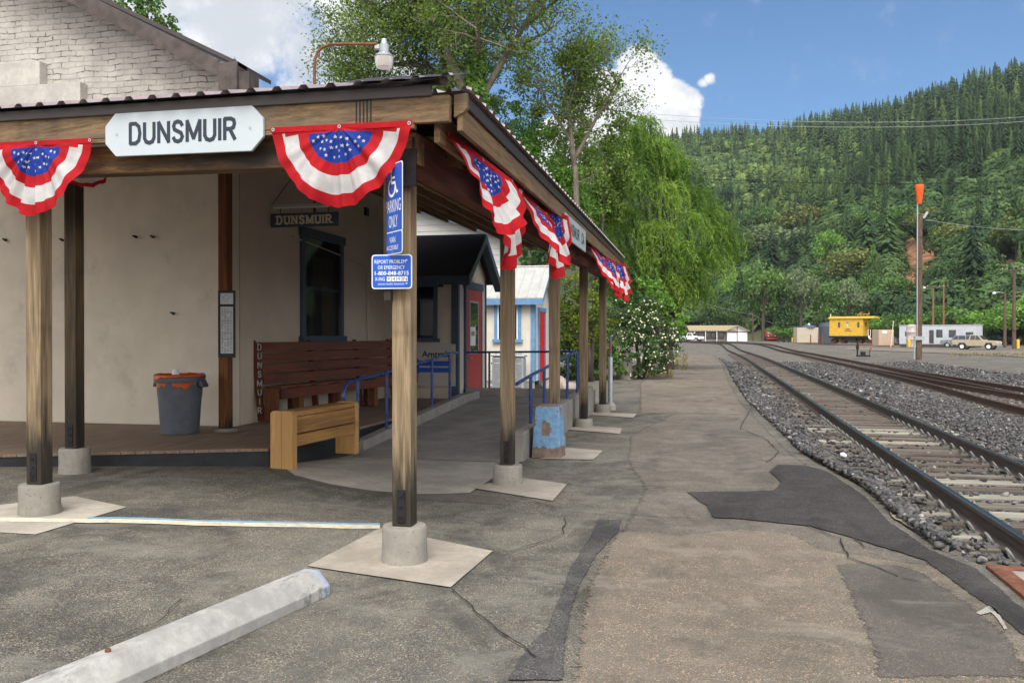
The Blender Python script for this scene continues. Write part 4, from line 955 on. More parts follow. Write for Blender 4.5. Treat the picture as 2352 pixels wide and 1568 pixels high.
# posts, each with its own concrete pier
def make_post(nm, x, y, zf, zt_, mat, label, gz_=0.0, pier_h=None, plate=True, mat2=None):
    p = thing('canopy_post', label, 'post', (x, y, zf), group='canopy posts')
    h_ = zt_-zf
    b = MB(); b.box2((-.07, -.07, 0), (.07, .07, h_)); b.build('shaft', mat, p, bevel=.007)
    pr = MB(); d = zf-gz_
    pr.lathe([(.162, -d-.05), (.164, -d+.02), (.158, -d*.5), (.16, -.02), (.150, 0), (0.0, .0)], n=36, cap=False); po = pr.build('pier', M['baseconc'], p, smooth=40)
    if plate:
        b = MB(); b.box2((-.03, -.078, .03), (.03, -.0705, .26))
        for zz in (.07, .145, .215): b.lathe([(0, 0), (.012, .002), (.012, .008), (0, .01)], (0, -.08, zz-.005), 8)
        b.build('anchor_plate', M['iron'], p)
    return p
XP_ = -2.09
POSTS = [(6.04, 1205, M['post']), (9.43, 1066, M['post']), (12.5, 1000, M['post']), (15.6, 961, M['post']), (18.6, 928, M['post'])]
labs = ['weathered canopy corner post carrying the blue parking and emergency signs', 'canopy post in front of the concrete ramp side wall near the door', 'canopy post standing behind the chipped blue concrete block', 'canopy post between the blue block and the last post of the row', 'farthest canopy post beside the thin galvanised pole']
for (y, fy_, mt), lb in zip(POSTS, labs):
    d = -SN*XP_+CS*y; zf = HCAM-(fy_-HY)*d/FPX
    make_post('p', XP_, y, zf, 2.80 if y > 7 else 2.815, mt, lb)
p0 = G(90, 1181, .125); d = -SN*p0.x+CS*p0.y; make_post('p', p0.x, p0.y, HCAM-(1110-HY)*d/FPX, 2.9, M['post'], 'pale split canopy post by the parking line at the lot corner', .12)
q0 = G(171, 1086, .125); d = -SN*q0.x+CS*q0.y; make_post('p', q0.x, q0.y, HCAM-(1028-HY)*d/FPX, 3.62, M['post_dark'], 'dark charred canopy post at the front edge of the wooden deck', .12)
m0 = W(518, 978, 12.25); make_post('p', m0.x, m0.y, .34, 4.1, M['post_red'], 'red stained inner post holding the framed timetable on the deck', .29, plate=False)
# ------------------------------------------------------------------ signs on the canopy
def rrect(w_, h_, r, n=5):
    P = []
    for cx_, cy_, a0 in ((w_/2-r, h_/2-r, 0), (-w_/2+r, h_/2-r, 90), (-w_/2+r, -h_/2+r, 180), (w_/2-r, -h_/2+r, 270)):
        for k in range(n+1):
            a = R(a0+90*k/n); P.append((cx_+r*math.cos(a), cy_+r*math.sin(a)))
    return P
def flat_poly(mb, P, Mx, z=0, mi=0): mb.add([Mx @ Vector((x, y, z)) for x, y in P], [tuple(range(len(P)))], mi)
def solid_poly(mb, P, Mx, t, mi=0):
    mb.prism([Mx @ Vector((x, y, -t)) for x, y in P], (Mx.to_3x3() @ Vector((0, 0, 1)))*t, mi)
# big station-name board on the front fascia
c = Vector((co.x, co.y, 0))+fn*.215+fh*1.73; c.z = 3.135
sg = thing('station_name_board', 'large white notched board with dark station-name lettering on the canopy front', 'sign', c)
Mx = plane_M((0, 0, 0), -fh-Vector((0, 0, rise)), Vector((0, 0, 1))); 
w_, h_, k_ = 1.42, .335, .10
P = [(-w_/2+k_, -h_/2), (w_/2-k_, -h_/2), (w_/2, -h_/2+k_), (w_/2, h_/2-k_), (w_/2-k_, h_/2), (-w_/2+k_, h_/2), (-w_/2, h_/2-k_), (-w_/2, -h_/2+k_)]
b = MB(); solid_poly(b, P, Mx, .025); b.build('board', M['signwhite'], sg, bevel=.004)
b = MB(); strokes(b, 'DUNSMUIR', .150, .94, Mx @ Matrix.Translation((0, .0, .0012)), .030, gap=.30); b.build('lettering', M['darktext'], sg)
b = MB()
for s in (-1, 1): b.lathe([(0, .004), (.009, .003), (.011, 0)], (0, 0, 0), 10); 
b2 = MB()
for s in (-1, 1): b2.add([Mx @ Vector((s*.60+.011*math.cos(a), .011*math.sin(a), .003)) for a in [k*math.pi/5 for k in range(10)]], [tuple(range(10))])
b2.build('screws', M['zinc'], sg)
# side name board
sg = thing('station_name_board', 'long white board with station and state lettering on the canopy side by the rails', 'sign', (co.x+.425, 11.7, 2.95))
Mx = plane_M((0, 0, 0), (-.010, 1, 0)); w_, h_, k_ = 2.05, .30, .07
P = [(-w_/2, -h_/2), (w_/2, -h_/2), (w_/2, h_/2), (-w_/2, h_/2)]
b = MB(); solid_poly(b, P, Mx, .022); b.build('board', M['signwhite'], sg, bevel=.004)
b = MB(); strokes(b, 'DUNSMUIR  CA', .135, 1.62, Mx @ Matrix.Translation((0, 0, .0012)), .026, gap=.3); b.build('lettering', M['darktext'], sg)
def bolt(mb, Mx, x, y, mi=0): mb.add([Mx @ Vector((x+.008*math.cos(a), y+.008*math.sin(a), .004)) for a in [k*math.pi/5 for k in range(10)]], [tuple(range(10))], mi)
def blue_sign(name, label, cpos, xdir, w_, h_, lines, r=.022, rim=.007, bolts=()):
    s_ = thing(name, label, 'sign', cpos, group='blue signs on the corner post')
    Mx = plane_M((0, 0, 0), xdir)
    b = MB(); solid_poly(b, rrect(w_, h_, r), Mx, .003); b.build('plate', M['white'], s_)
    b = MB(); flat_poly(b, rrect(w_-2*rim, h_-2*rim, r-rim*.6), Mx, .0012); b.build('face', M['signblue'], s_)
    b = MB()
    for (t, cap, wd, x, y, bold) in lines: put_text(b, t, cap, wd, Mx @ Matrix.Translation((x, y, .0024)), bold=bold)
    b.build('lettering', M['white'], s_)
    b = MB()
    for (x, y) in bolts: bolt(b, Mx, x, y)
    if b.v: b.build('bolts', M['zinc'], s_)
    return s_, Mx
A = Vector((co.x, co.y, 0))
dA = -SN*A.x+CS*A.y
pc = W(900, 624, dA-.13)
s_, Mx = blue_sign('emergency_sign', 'blue and white emergency telephone sign facing the lot, lowest on the corner post', pc, (1, .03, 0), .293, .238,
    [('REPORT PROBLEM', .026, .226, -.012, .070, .0), ('OR EMERGENCY', .026, .196, -.003, .030, .0), ('1-800-848-8715', .028, .246, 0, -.010, .012), ('X-ING', .026, .072, -.086, -.050, .0), ('UNION PACIFIC RAILROAD', .0125, .19, -.004, -.086, .0)], bolts=((.108, .078), (.108, -.082)))
b = MB(); b.add([Mx @ Vector(p) for p in ((-.035, -.067, .0024), (.115, -.067, .0024), (.115, -.034, .0024), (-.035, -.034, .0024))], [(0, 1, 2, 3)]); pl = b.build('number_plate', M['white'], s_)
b = MB(); put_text(b, '924393N', .027, .14, Mx @ Matrix.Translation((.04, -.0505, .0034))); b.build('number', M['black'], pl)
al = R(47); xd = (math.cos(al), -math.sin(al), 0)
blk = thing('sign_block', 'small wooden block holding the angled parking signs against the corner post', 'bracket', (A.x-.085, A.y-.09, 2.16))
MB().box((0, 0, .12), (.05, .07, .85), rz=.0).build('block', M['post'], blk)
pc = W(903.5, 558, dA-.20)
blue_sign('van_sign', 'small blue van accessible sign between the parking sign and emergency sign', pc, xd, .305, .158, [('VAN', .042, .10, -.01, .022, .0), ('ACCESSIBLE', .030, .20, -.01, -.032, .0)], bolts=((-.01, .066), (-.01, -.062)))
pc = W(904, 456, dA-.20)
s_, Mx = blue_sign('parking_sign', 'tall blue disabled parking sign half hidden behind the front bunting', pc, xd, .305, .475, [('PARKING', .085, .255, 0, -.052, .0), ('ONLY', .082, .15, 0, -.158, .0)], bolts=((-.0, -.205),))
b = MB()
def thick(pts, t):
    for k, (a, c) in enumerate(zip(pts[:-1], pts[1:])):
        a, c = Vector((*a, .0002*(len(b.v)/4))), Vector((*c, .0002*(len(b.v)/4))); d = (c-a).normalized(); n = Vector((-d.y, d.x, 0))*t/2; e = d*t*.3
        b.add([Mx @ (p+Vector((0, .12, .0024))) for p in (a-e-n, c+e-n, c+e+n, a-e+n)], [(0, 1, 2, 3)])
thick([(-.02+.058*math.cos(a), -.045+.058*math.sin(a)) for a in [R(120+k*24) for k in range(11)]], .018)
thick([(-.03, .045), (-.02, -.015), (.035, -.015), (.062, -.085), (.085, -.078)], .018); thick([(-.022, .02), (.03, .02)], .014)
b.add([Mx @ Vector((-.032+.02*math.cos(a), .075+.12+.02*math.sin(a), .0024)) for a in [k*math.pi/6 for k in range(12)]], [tuple(range(12))])
b.build('wheelchair_symbol', M['white'], s_)
# hanging slab-letter sign with its tube lamp
sx0, sx1 = XS+.02, YP(777, 505, 13.0).x; zc = YP(700, 505, 13.0).z
sg = thing('hanging_sign', 'dark blue hanging sign with cream slab lettering above the depot window', 'sign', ((sx0+sx1)/2, 13.0, zc)); wd = sx1-sx0
MB().box((0, 0, 0), (wd, .04, .215)).build('board', M['navy'], sg, bevel=.004)
b = MB(); strokes(b, 'DUNSMUIR', .118, wd*.80, plane_M((0, -.0215, 0), (1, 0, 0)), .031, serif=True, gap=.42); b.build('lettering', M['cream'], sg)
b = MB()
for s in (-1, 1):
    for k in range(3): b.tube([(s*wd*.36+.008*math.cos(t), .0, .125+.03*k+.016*math.sin(t)) if k % 2 else (s*wd*.36, .008*math.cos(t), .125+.03*k+.016*math.sin(t)) for t in [q*math.pi/4 for q in range(9)]], .0035, 5)
b.build('chains', M['iron'], sg)
tl = thing('tube_lamp', 'pale fluorescent tube fitting fixed above the hanging sign', 'lamp', ((sx0+sx1)/2-.05, 13.0, zc+.23))
b = MB(); b.box((0, 0, 0), (wd*.93, .09, .05)); b.build('housing', M['whiteroof'], tl, bevel=.01)
b = MB(); b.tube([(-wd*.42, -.01, -.032), (wd*.42, -.01, -.032)], .014, 8); b.build('tube', M['white'], tl, smooth=60)
b = MB(); b.tube([(-wd*.44, 0, .02), (-wd*.1, 0, .5), (-wd*.1, 0, .9)], .006, 5); b.tube([(wd*.40, 0, .02), (wd*.40, 0, .9)], .006, 5); b.build('hanger', M['iron'], tl)
# timetable board on the inner post
d = -SN*m0.x+CS*m0.y
c = W(521, 744, d-.10)
tb = thing('timetable_board', 'narrow black framed timetable with white printed sheets on the red post', 'notice board', c); tb.rotation_euler = (0, 0, .14)
ww, hh = .235, .91
b = MB()
for a0, a1, z0_, z1_ in ((-ww/2, -ww/2+.018, -hh/2, hh/2), (ww/2-.018, ww/2, -hh/2, hh/2), (-ww/2+.018, ww/2-.018, hh/2-.02, hh/2), (-ww/2+.018, ww/2-.018, -hh/2, -hh/2+.025)): b.box2((a0, -.012, z0_), (a1, .012, z1_))
b.build('frame', M['black'], tb)
MB().box2((-ww/2+.018, .0, -hh/2+.025), (ww/2-.018, .01, hh/2-.02)).build('backing', M['black'], tb)
b = MB(); b.add([(-.09, -.001, .27), (.09, -.001, .27), (.09, -.001, .42), (-.09, -.001, .42)], [(0, 1, 2, 3)]); b.add([(-.088, -.001, -.40), (.088, -.001, -.40), (.088, -.001, .235), (-.088, -.001, .235)], [(0, 1, 2, 3)]); b.build('paper', paint('printed_paper', (.52, .54, .56), .5, .05, 10), tb)
b = MB()
for k in range(34):
    z = .20-.0178*k; big = k in (2, 9, 11, 18, 23)
    for c_ in range(1 if big else 4):
        x0 = -.075+(0 if big else c_*.04); L_ = .15 if big else random.uniform(.018, .034)
        if not big and random.random() < .15: continue
        b.add([(x0, -.002, z), (x0+L_, -.002, z), (x0+L_, -.002, z+(.007 if big else .006)), (x0, -.002, z+(.007 if big else .006))], [(0, 1, 2, 3)])
b.build('printed_lettering', plain('grey_print', (.12, .125, .14), .6), tb); b = MB()
for (pts) in ([(-.03, .30), (-.05, .36), (-.02, .40), (.02, .385)], [(.0, .29), (.01, .34), (.05, .37)]):
    for a, c_ in zip(pts[:-1], pts[1:]): b.tube([(a[0], -.002, a[1]), (c_[0], -.002, c_[1])], .002, 4)
b.build('sketch', plain('grey_sketch', (.12, .125, .14), .6), tb)
# ------------------------------------------------------------------ buntings
def bunting(label, top_mid, along, drop, half=.515, hang=(0, 0, -1), puff=(0, -1, 0), fold=.02, curl=0.0, bulge=.05, seed=0, sway=0.0):
    t = thing('bunting', label, 'bunting', top_mid, group='patriotic buntings along the canopy')
    al_, hg, pf = Vector(along).normalized(), Vector(hang).normalized(), Vector(puff).normalized()
    NR, NA = 26, 72
    def pos(r, ph, lift=0.0):
        c_, s_ = math.cos(ph), math.sin(ph)
        x = r*half*c_*(1-.30*r*s_); z = r*drop*(s_**.86 if s_ > 0 else 0)
        if r > .9: z += .012*mnoise.noise((ph*6, seed, 0))
        fo = fold*(r**.7)*s_**.6*(1.25*math.sin(ph*11+seed+1.4*math.sin(ph*3+seed))+.6*math.sin(ph*23+seed*2+math.sin(ph*5)))+.03*r*mnoise.noise((ph*1.6, r*1.3, seed*3)) if s_ > 0 else 0
        fo += bulge*math.sin(min(1, z/drop)*math.pi*.75)*(.6+.4*math.sin(x*5+seed)) + .02*mnoise.noise((x*4, z*5, seed))
        q = z/drop; zz = z*(1-.25*abs(curl)*q); fo += curl*drop*q*q
        p = al_*(x+sway*q*q)+hg*zz+pf*(fo+lift)
        return p
    mb = MB(); vs = []; fs = []; mi = []
    for i in range(NR+1):
        for j in range(NA+1): vs.append(pos(i/NR, math.pi*j/NA))
    for i in range(NR):
        for j in range(NA):
            r = (i+.5)/NR; ph = math.degrees(math.pi*(j+.5)/NA)
            blue_ = r < .455
            k = 2 if blue_ else (0 if r < .63 else (1 if r < .84 else 0))
            if r*half*0+abs(r*drop*math.sin(math.radians(ph))) < .03: k = 0
            if i == 0: q = (j+NA+1, j+1+NA+1, j)
            a0 = i*(NA+1)+j
            fs.append((a0, a0+NA+1, a0+NA+2, a0+1)); mi.append(k)
    b = len(mb.v); mb.v += [tuple(v_) for v_ in vs]; mb.f += fs; mb.m += mi
    rs_ = random.Random(seed*13+5); placed = []
    for _ in range(400):
        r = .45*math.sqrt(rs_.random())*.9; ph = rs_.uniform(.25, math.pi-.25)
        q = (r*half*math.cos(ph), r*drop*math.sin(ph))
        if q[1] < .055 or any((q[0]-u_[0])**2+(q[1]-u_[1])**2 < .0016 for u_ in placed): continue
        placed.append(q); st = []
        for k in range(10):
            a = math.pi/2+k*math.pi/5+rs_.uniform(-.1, .1); rr = .0155 if k % 2 == 0 else .0066
            x2, z2 = q[0]+rr*math.cos(a), q[1]-rr*math.sin(a); st.append(pos(math.hypot(x2/half, z2/drop), math.atan2(z2/drop, x2/half), .0022))
        cpt = pos(math.hypot(q[0]/half, q[1]/drop), math.atan2(q[1]/drop, q[0]/half), .0022)
        mb.add([cpt]+st, [(0, 1+k, 1+(k+1) % 10) for k in range(10)], 1)
        if len(placed) > 34: break
    o = mb.build('cloth', [red, whi, blu], t, smooth=True)
    mb = MB(); mb.add([al_*(-half-.004)-hg*.018+pf*.003, al_*(half+.004)-hg*.018+pf*.003, al_*(half-.0)+hg*.022+pf*.004, al_*(-half)+hg*.022+pf*.004], [(0, 1, 2, 3)]); mb.build('header_band', red, t)
    for s in (-1, 0, 1):
        g_ = MB(); n = 12
        cc = al_*(s*(half-.02))+pf*.0065
        for rad, k, off in ((.013, 0, 0), (.006, 1, .001)): g_.add([cc+al_*rad*math.cos(2*math.pi*j/n)+hg*rad*math.sin(2*math.pi*j/n)+pf*off for j in range(n)], [tuple(range(n))], k)
        g_.build('grommet', [M['zinc'], M['black']], t)
    return t
def fpos(a, out, z): 
    p = A+fn*out+fh*a; return (p.x, p.y, z+rise*a)
bunting('red white and blue bunting hanging flat beside the corner post', fpos(.385, .235, 3.055), -fh-Vector((0, 0, rise)), .565, .555, puff=fn, fold=.020, seed=3)
bunting('red white and blue bunting at the street end of the canopy front', fpos(3.10, .235, 3.045), -fh-Vector((0, 0, rise)), .585, .555, puff=fn, fold=.022, seed=7)
bunting('red bunting end showing past the dark charred post', tuple(W(200, 372, 9.25)), (.97, .2, 0), .27, .36, puff=(0.2, -1, 0), fold=.02, seed=9)
xs_ = co.x+.315
def side_b(ys_, label, al_, hang, puff, curl, seed, half=.58, drop=.6, fold=.014, bulge=.1, z=3.03):
    a_ = Vector(al_).normalized(); bunting(label, (xs_+a_.x*half, ys_+a_.y*half, z+a_.z*half), al_, drop, half, hang, puff, fold, curl, bulge, seed)
side_b(6.04, 'windblown bunting billowing out from the canopy corner', (.17, .97, -.12), (.13, -.16, -1), (.95, -.3, .1), .16, 11, bulge=.14, half=.62, drop=.64, fold=.022)
side_b(7.45, 'bunting twisted against the canopy side above the ramp post', (.06, 1, 0), (.02, -.10, -1), (1, -.25, .05), -.03, 4, half=.5, drop=.84, bulge=.08, fold=.03)
side_b(8.45, 'windblown bunting curled over just before the second side post', (.13, .98, -.16), (.16, -.14, -1), (.95, -.3, .1), .20, 21, bulge=.14, half=.62, drop=.70, fold=.024)
side_b(9.75, 'bunting showing its starred panel beside the side name board', (.16, .97, 0), (.0, -.16, -1), (.9, -.42, 0), .02, 5, half=.48, drop=.78, fold=.035)
side_b(13.9, 'windblown bunting just beyond the side name board', (.12, .98, -.16), (.16, -.10, -1), (.95, -.3, .1), .20, 8, bulge=.16, half=.62, drop=.72, fold=.024)
side_b(15.5, 'small looking bunting second from the far end of the canopy', (.10, .98, -.05), (.12, -.16, -1), (.9, -.42, 0), .08, 14, half=.58, drop=.76, fold=.034)
side_b(17.0, 'farthest bunting at the end of the canopy row', (.18, .97, 0), (.14, -.16, -1), (.9, -.42, 0), .06, 17, half=.58, drop=.78, fold=.034)

# ------------------------------------------------------------------ furniture
# low honey-coloured bench
n0 = G(645, 1079, .11); bn_ = thing('wooden_bench', 'honey coloured plank bench with slab ends beside the deck', 'bench', (n0.x, n0.y, .10), rz=-.09)
Lb = 1.62
for y in (.06, Lb-.06):
    b = MB()
    for s in (-1, 1):
        c_ = .028
        b.prism([(s*.001 if True else 0, y-.055, 0), (s*.142, y-.055, 0), (s*.142, y-.055, .665-c_), (s*(.142-c_), y-.055, .665), (s*.001, y-.055, .665)], (0, .10, 0))
    b.build('end_panel', M['benchZ'], bn_, bevel=.006)
b = MB()
for k in range(2): b.box2((-.135+.1365*k, .046 if False else .0465, .60), (-.135+.1365*k+.133, Lb-.046-.06+.045, .655))
b.build('seat', M['benchY'], bn_, bevel=.005)
for z in (.262, .410, .535):
    b = MB(); hh_ = .130 if z < .5 else .058
    b.box2((.085, .0465, z), (.128, Lb-.0615, z+hh_)); b.build('side_plank', M['benchY'], bn_, bevel=.006)
b = MB(); b.box2((-.13, .0465, .30), (-.09, Lb-.0615, .595)); b.build('side_plank', M['benchY'], bn_, bevel=.006)
# long red-brown station bench
bx, by = -6.60, 12.45
lb = thing('station_bench', 'long dark red slatted bench with white letters down its end post', 'bench', (bx, by, .30), rz=-.105)
Lb = 5.05
def lean(z): return -.02-.13*(z-.5)
for k in range(4):
    z = .56+.165*k; b = MB(); x0, x1 = lean(z), lean(z+.15)
    b.prism([(x0+.02, .05, z), (x0+.055, .05, z), (x1+.055, .05, z+.15), (x1+.02, .05, z+.15)], (0, Lb-.05, 0)); b.build('back_slat', M['benchred'], lb, bevel=.006)
for k in range(3):
    b = MB(); b.box2((.02+.105*k, .05, .50+.004*k), (.118+.105*k, Lb, .535+.004*k)); b.build('seat_slat', M['benchred'], lb, bevel=.006)
b = MB(); b.box2((.29, .06, .345), (.33, Lb-.01, .499)); b.build('apron', M['benchred'], lb, bevel=.005)
for y in (.62, 1.9, 3.2, 4.7):
    b = MB(); b.box2((.19, y, 0), (.288, y+.13, .5)); b.build('leg', M['benchredz'], lb, bevel=.005)
    b = MB(); b.box2((-.03, y+.15, 0), (.06, y+.28, .5)); b.build('leg', M['benchred'], lb, bevel=.005)
for y in (0.0, 1.6, 3.2, 4.6):
    b = MB(); b.prism([(-.06, y, 0), (.05, y, 0), (lean(1.22)+.02, y, 1.19), (lean(1.22)-.02, y, 1.24), (lean(1.22)-.07, y, 1.22)], (0, .045, 0)); b.build('back_post', M['benchred'], lb, bevel=.005)
b = MB(); b.box2((.051, .0, 0), (.29, .045, .50)); b.build('end_panel', M['benchredz'], lb, bevel=.005)
b = MB(); Mx = Matrix.Translation((-.025, -.0015, 1.09)) @ plane_M((0, 0, 0), (1, 0, 0)); strokes(b, 'DUNSMUIR', .085, .052/.55, Matrix.Translation((0, -.0, 0)) @ Mx, .017, vertical=True)
b.build('end_lettering', M['signwhite'], lb)
# trash can with orange liner, cup on top
c = W(413, 982, 12.0); c.z = .295
can = thing('trash_can', 'grey plastic trash can with an orange bag liner on the deck', 'trash can', c)
b = MB(); b.lathe([(.235, 0), (.245, .01), (.27, .35), (.293, .69), (.318, .69), (.325, .72), (.325, .755), (.31, .76), (.30, .74), (.285, .5)], n=40, cap=False); b.build('body', paint('grey_bin_plastic', (.085, .10, .125), .45, .1, 8, dirt=(.14, .15, .17)), can, smooth=40)
b = MB()
for s in (-1, 1): b.prism([(s*.315, -.07, .64), (s*.375, -.05, .62), (s*.375, -.05, .655), (s*.33, -.07, .75)], (0, .14, 0))
b.build('handle', paint('bin_handle_plastic', (.06, .075, .10), .45, .1, 8), can, bevel=.01)
b = MB(); n = 40; vs = []
for i, (r, z) in enumerate([(.29, .60), (.305, .77), (.322, .80), (.335, .775), (.332, .73)]):
    for k in range(n):
        a = 2*math.pi*k/n; dz = (.045*math.sin(a*1+2.2)+.02*mnoise.noise((math.cos(a)*3, math.sin(a)*3, i))) if i == 4 else .012*mnoise.noise((math.cos(a)*4, math.sin(a)*4, i))
        vs.append(((r+.006*mnoise.noise((a*3, i, 2)))*math.cos(a), (r+.006*mnoise.noise((a*3, i, 2)))*math.sin(a), z+dz))
b.add(vs, [(i*n+k, i*n+(k+1) % n, (i+1)*n+(k+1) % n, (i+1)*n+k) for i in range(4) for k in range(n)])
ml, g = newmat('orange_bag'); setin(g, Base_Color=(.58, .085, .015), Roughness=.28, Normal=g.bump(g.noise(objco(g), 14, 4, .6, .8), .6, .02)); b.build('liner', ml, can, smooth=True)
cu = thing('paper_cup', 'white paper cup turned upside down on the orange bag', 'cup', (c.x-.0, c.y-.1, c.z+.735))
b = MB(); b.lathe([(.062, 0), (.060, .01), (.034, .125), (.030, .13), (0, .128)], n=20, cap=False); b.build('body', M['white'], cu, smooth=40)
# wheel stop
e0_, e1_ = G(763, 1365), G(330, 1568); dv = (e1_-e0_).normalized(); nv = Vector((dv.y, -dv.x, 0))   # nv to the left/back
if nv.x > 0: nv = -nv
ws_ = thing('wheel_stop', 'scuffed pale concrete wheel stop with a blue end in the parking lot', 'wheel stop', e0_)
m, g = newmat('scuffed_wheel_stop'); v = objco(g, False); ax = g.n('ShaderNodeVectorMath', {0: v, 1: tuple(dv)}, operation='DOT_PRODUCT', out=1)
n1 = g.noise(v, 3, 7, .68); n2 = g.noise(v, 22, 5, .6)
bc = g.mix(g.mr(n1, .35, .68), (.30, .295, .285), (.49, .48, .46)); bc = g.mix(g.mr(n2, .4, .72, 0, .35), bc, (.26, .25, .25))
bl = g.mr(g.math('ADD', ax, g.math('MULTIPLY', g.math('SUBTRACT', n2, .5), .35)), .05, .13, .6, 0); bc = g.mix(bl, bc, (.30, .39, .55))
vs_ = g.scl(v, (1, 1, 1)); scf = g.math('MULTIPLY', g.mr(g.noise(g.scl(v, (9, 2.2, 2)), 3, 5, .7), .47, .60), g.mr(g.noise(v, 1.9, 2), .45, .58)); bc = g.mix(g.math('MULTIPLY', scf, .7), bc, (.10, .10, .10))
setin(g, Base_Color=bc, Roughness=.85, Specular_IOR_Level=.3, Normal=g.bump(g.math('ADD', n2, g.noise(v, 80, 3)), .35, .005))
secs = []; prof_w = [(0, 0), (.0, .062), (.004, .066), (.082, .150), (.09, .155), (.17, .155), (.178, .150), (.256, .066), (.26, .062), (.26, 0)]
vs = []; Ls_ = [0, .02, .05, .08]+[.3*k for k in range(1, 8)]
for L_ in Ls_:
    sc = {0: .86, .02: .95}.get(L_, 1.0)
    for (a, z) in prof_w: 
        p = dv*L_+nv*(.13+(a-.13)*sc)+Vector((0, 0, z*(sc if z > .0 else 1))); p += Vector((0, 0, .004*mnoise.noise((p.x*9, p.y*9, z*20)))) if z > 0 else Vector(); vs.append(p)
k_ = len(prof_w); b = MB(); b.add(vs, [(i*k_+j, i*k_+(j+1) % k_, (i+1)*k_+(j+1) % k_, (i+1)*k_+j) for i in range(len(Ls_)-1) for j in range(k_)]+[tuple(range(k_))[::-1], tuple((len(Ls_)-1)*k_+j for j in range(k_))])
b.build('block', m, ws_, bevel=.006); b = MB()
p = dv*1.62+nv*.13; b.lathe([(.012, .14), (.014, .165), (.010, .17), (0, .17)], p, 10); b.build('anchor_pin', M['rust'], ws_)
# chipped blue concrete block
p = G(1255, 1053); bb = thing('concrete_block', 'chipped light blue tapered concrete block against the ramp wall', 'concrete block', (p.x, p.y+.17, 0), rz=-.05)
m, g = newmat('chipped_blue_paint'); v = objco(g, False); sp = g.t.nodes.new('ShaderNodeSeparateXYZ'); g.t.links.new(v, sp.inputs[0])
n1 = g.noise(v, 4.2, 6, .62); n2 = g.noise(v, 14, 5, .6)
chip = g.math('MAXIMUM', g.mr(g.math('ADD', n1, g.math('MULTIPLY', n2, .25)), .71, .73), g.math('MAXIMUM', g.mr(g.math('ADD', sp.outputs[2], g.math('MULTIPLY', g.math('SUBTRACT', n2, .5), .12)), .135, .145, 1, 0), g.mr(g.math('ADD', sp.outputs[2], g.math('MULTIPLY', g.math('SUBTRACT', n2, .5), .25)), .665, .675)))
bx_ = g.math('MULTIPLY', g.mr(g.math('ABSOLUTE', g.math('ADD', sp.outputs[2], g.math('ADD', -.39, g.math('MULTIPLY', g.math('SUBTRACT', n2, .5), .14)))), .085, .105, 1, 0), g.mr(g.math('ABSOLUTE', g.math('ADD', sp.outputs[0], g.math('ADD', .0, g.math('MULTIPLY', g.math('SUBTRACT', n2, .5), .16)))), .05, .07, 1, 0)); chip = g.math('MAXIMUM', chip, bx_)
bc = g.mix(g.mr(n2, .3, .7), (.12, .25, .42), (.19, .36, .56)); bc = g.mix(chip, bc, g.mix(g.mr(n2, .3, .7), (.13, .085, .07), (.24, .17, .145)))
setin(g, Base_Color=bc, Roughness=.7, Normal=g.bump(g.math('SUBTRACT', g.noise(v, 50, 3), chip), .5, .008))
b = MB(); b.add([(-.195, -.17, 0), (.195, -.17, 0), (.195, .17, 0), (-.195, .17, 0), (-.15, -.13, .67), (.165, -.13, .67), (.165, .13, .69), (-.15, .13, .69), (-.13, -.11, .685), (.145, -.11, .68), (.145, .11, .70), (-.13, .11, .70)], [(3, 2, 1, 0), (0, 1, 5, 4), (1, 2, 6, 5), (2, 3, 7, 6), (3, 0, 4, 7), (4, 5, 9, 8), (5, 6, 10, 9), (6, 7, 11, 10), (7, 4, 8, 11), (8, 9, 10, 11)]); b.build('block', m, bb, bevel=.012)
# thin galvanised pole near the last post
p = G(1402, 941); sp_ = thing('galvanised_pole', 'slim galvanised pole with a blue upper tube by the last canopy post', 'pole', (p.x, p.y, 0))
b = MB(); b.lathe([(.12, -.05), (.125, .10), (.115, .12), (0, .12)], n=20, cap=False); b.build('footing', M['padconc'], sp_)
b = MB(); b.lathe([(.085, .12), (.085, .16), (.06, .165), (.052, .17), (.052, 1.13), (.05, 1.14)], n=18); b.build('shaft', M['zinc'], sp_, smooth=40)
b = MB(); b.tube([(0, 0, 1.13), (0, 0, 1.62)], .028, 10); b.build('upper_tube', paint('dull_blue_paint', (.10, .14, .26), .5), sp_, smooth=40)
b = MB(); b.box2((-.012, -.034, 1.2), (.012, -.028, 1.5)); b.build('red_stripe', M['reddoor'], sp_)
# yard lamp on a bent pipe fixed to the depot side wall
b0 = XP(723, 200, XS+.1); lp = thing('wall_lamp', 'round grey yard lamp on a rusty bent pipe above the canopy roof', 'lamp', (b0.x, b0.y, 3.6))
dl = -SN*b0.x+CS*b0.y
def lpt(x, y): return tuple(W(x, y, dl)-lp.location)
b = MB(); b.tube([(0, 0, 0), lpt(723, 200), lpt(724, 140), lpt(730, 122), lpt(742, 110), lpt(760, 104), lpt(800, 103), lpt(866, 103)], .026, 10); b.build('bent_pipe', M['rust'], lp, smooth=50)
hc = Vector(lpt(883, 118)); b = MB(); b.lathe([(.055, -.04), (.085, -.03), (.09, .09), (.06, .12), (.05, .17), (.045, .2), (0, .205)], hc, 20, cap=False); b.box(hc+Vector((-.1, 0, .07)), (.12, .08, .07)); b.build('ballast_housing', M['zinc'], lp, smooth=35)
b = MB(); b.lathe([(.09, -.035), (.165, -.10), (.172, -.11), (.15, -.11)], hc, 28, cap=False); b.build('reflector', M['zinc'], lp, smooth=35)
m, g = newmat('frosted_refractor'); setin(g, Base_Color=(.62, .58, .52), Roughness=.35, Transmission_Weight=.35); b = MB(); b.lathe([(.160, -.111), (.158, -.2), (.14, -.29), (.125, -.30), (0, -.30)], hc, 28, cap=False); b.build('refractor', m, lp, smooth=35)
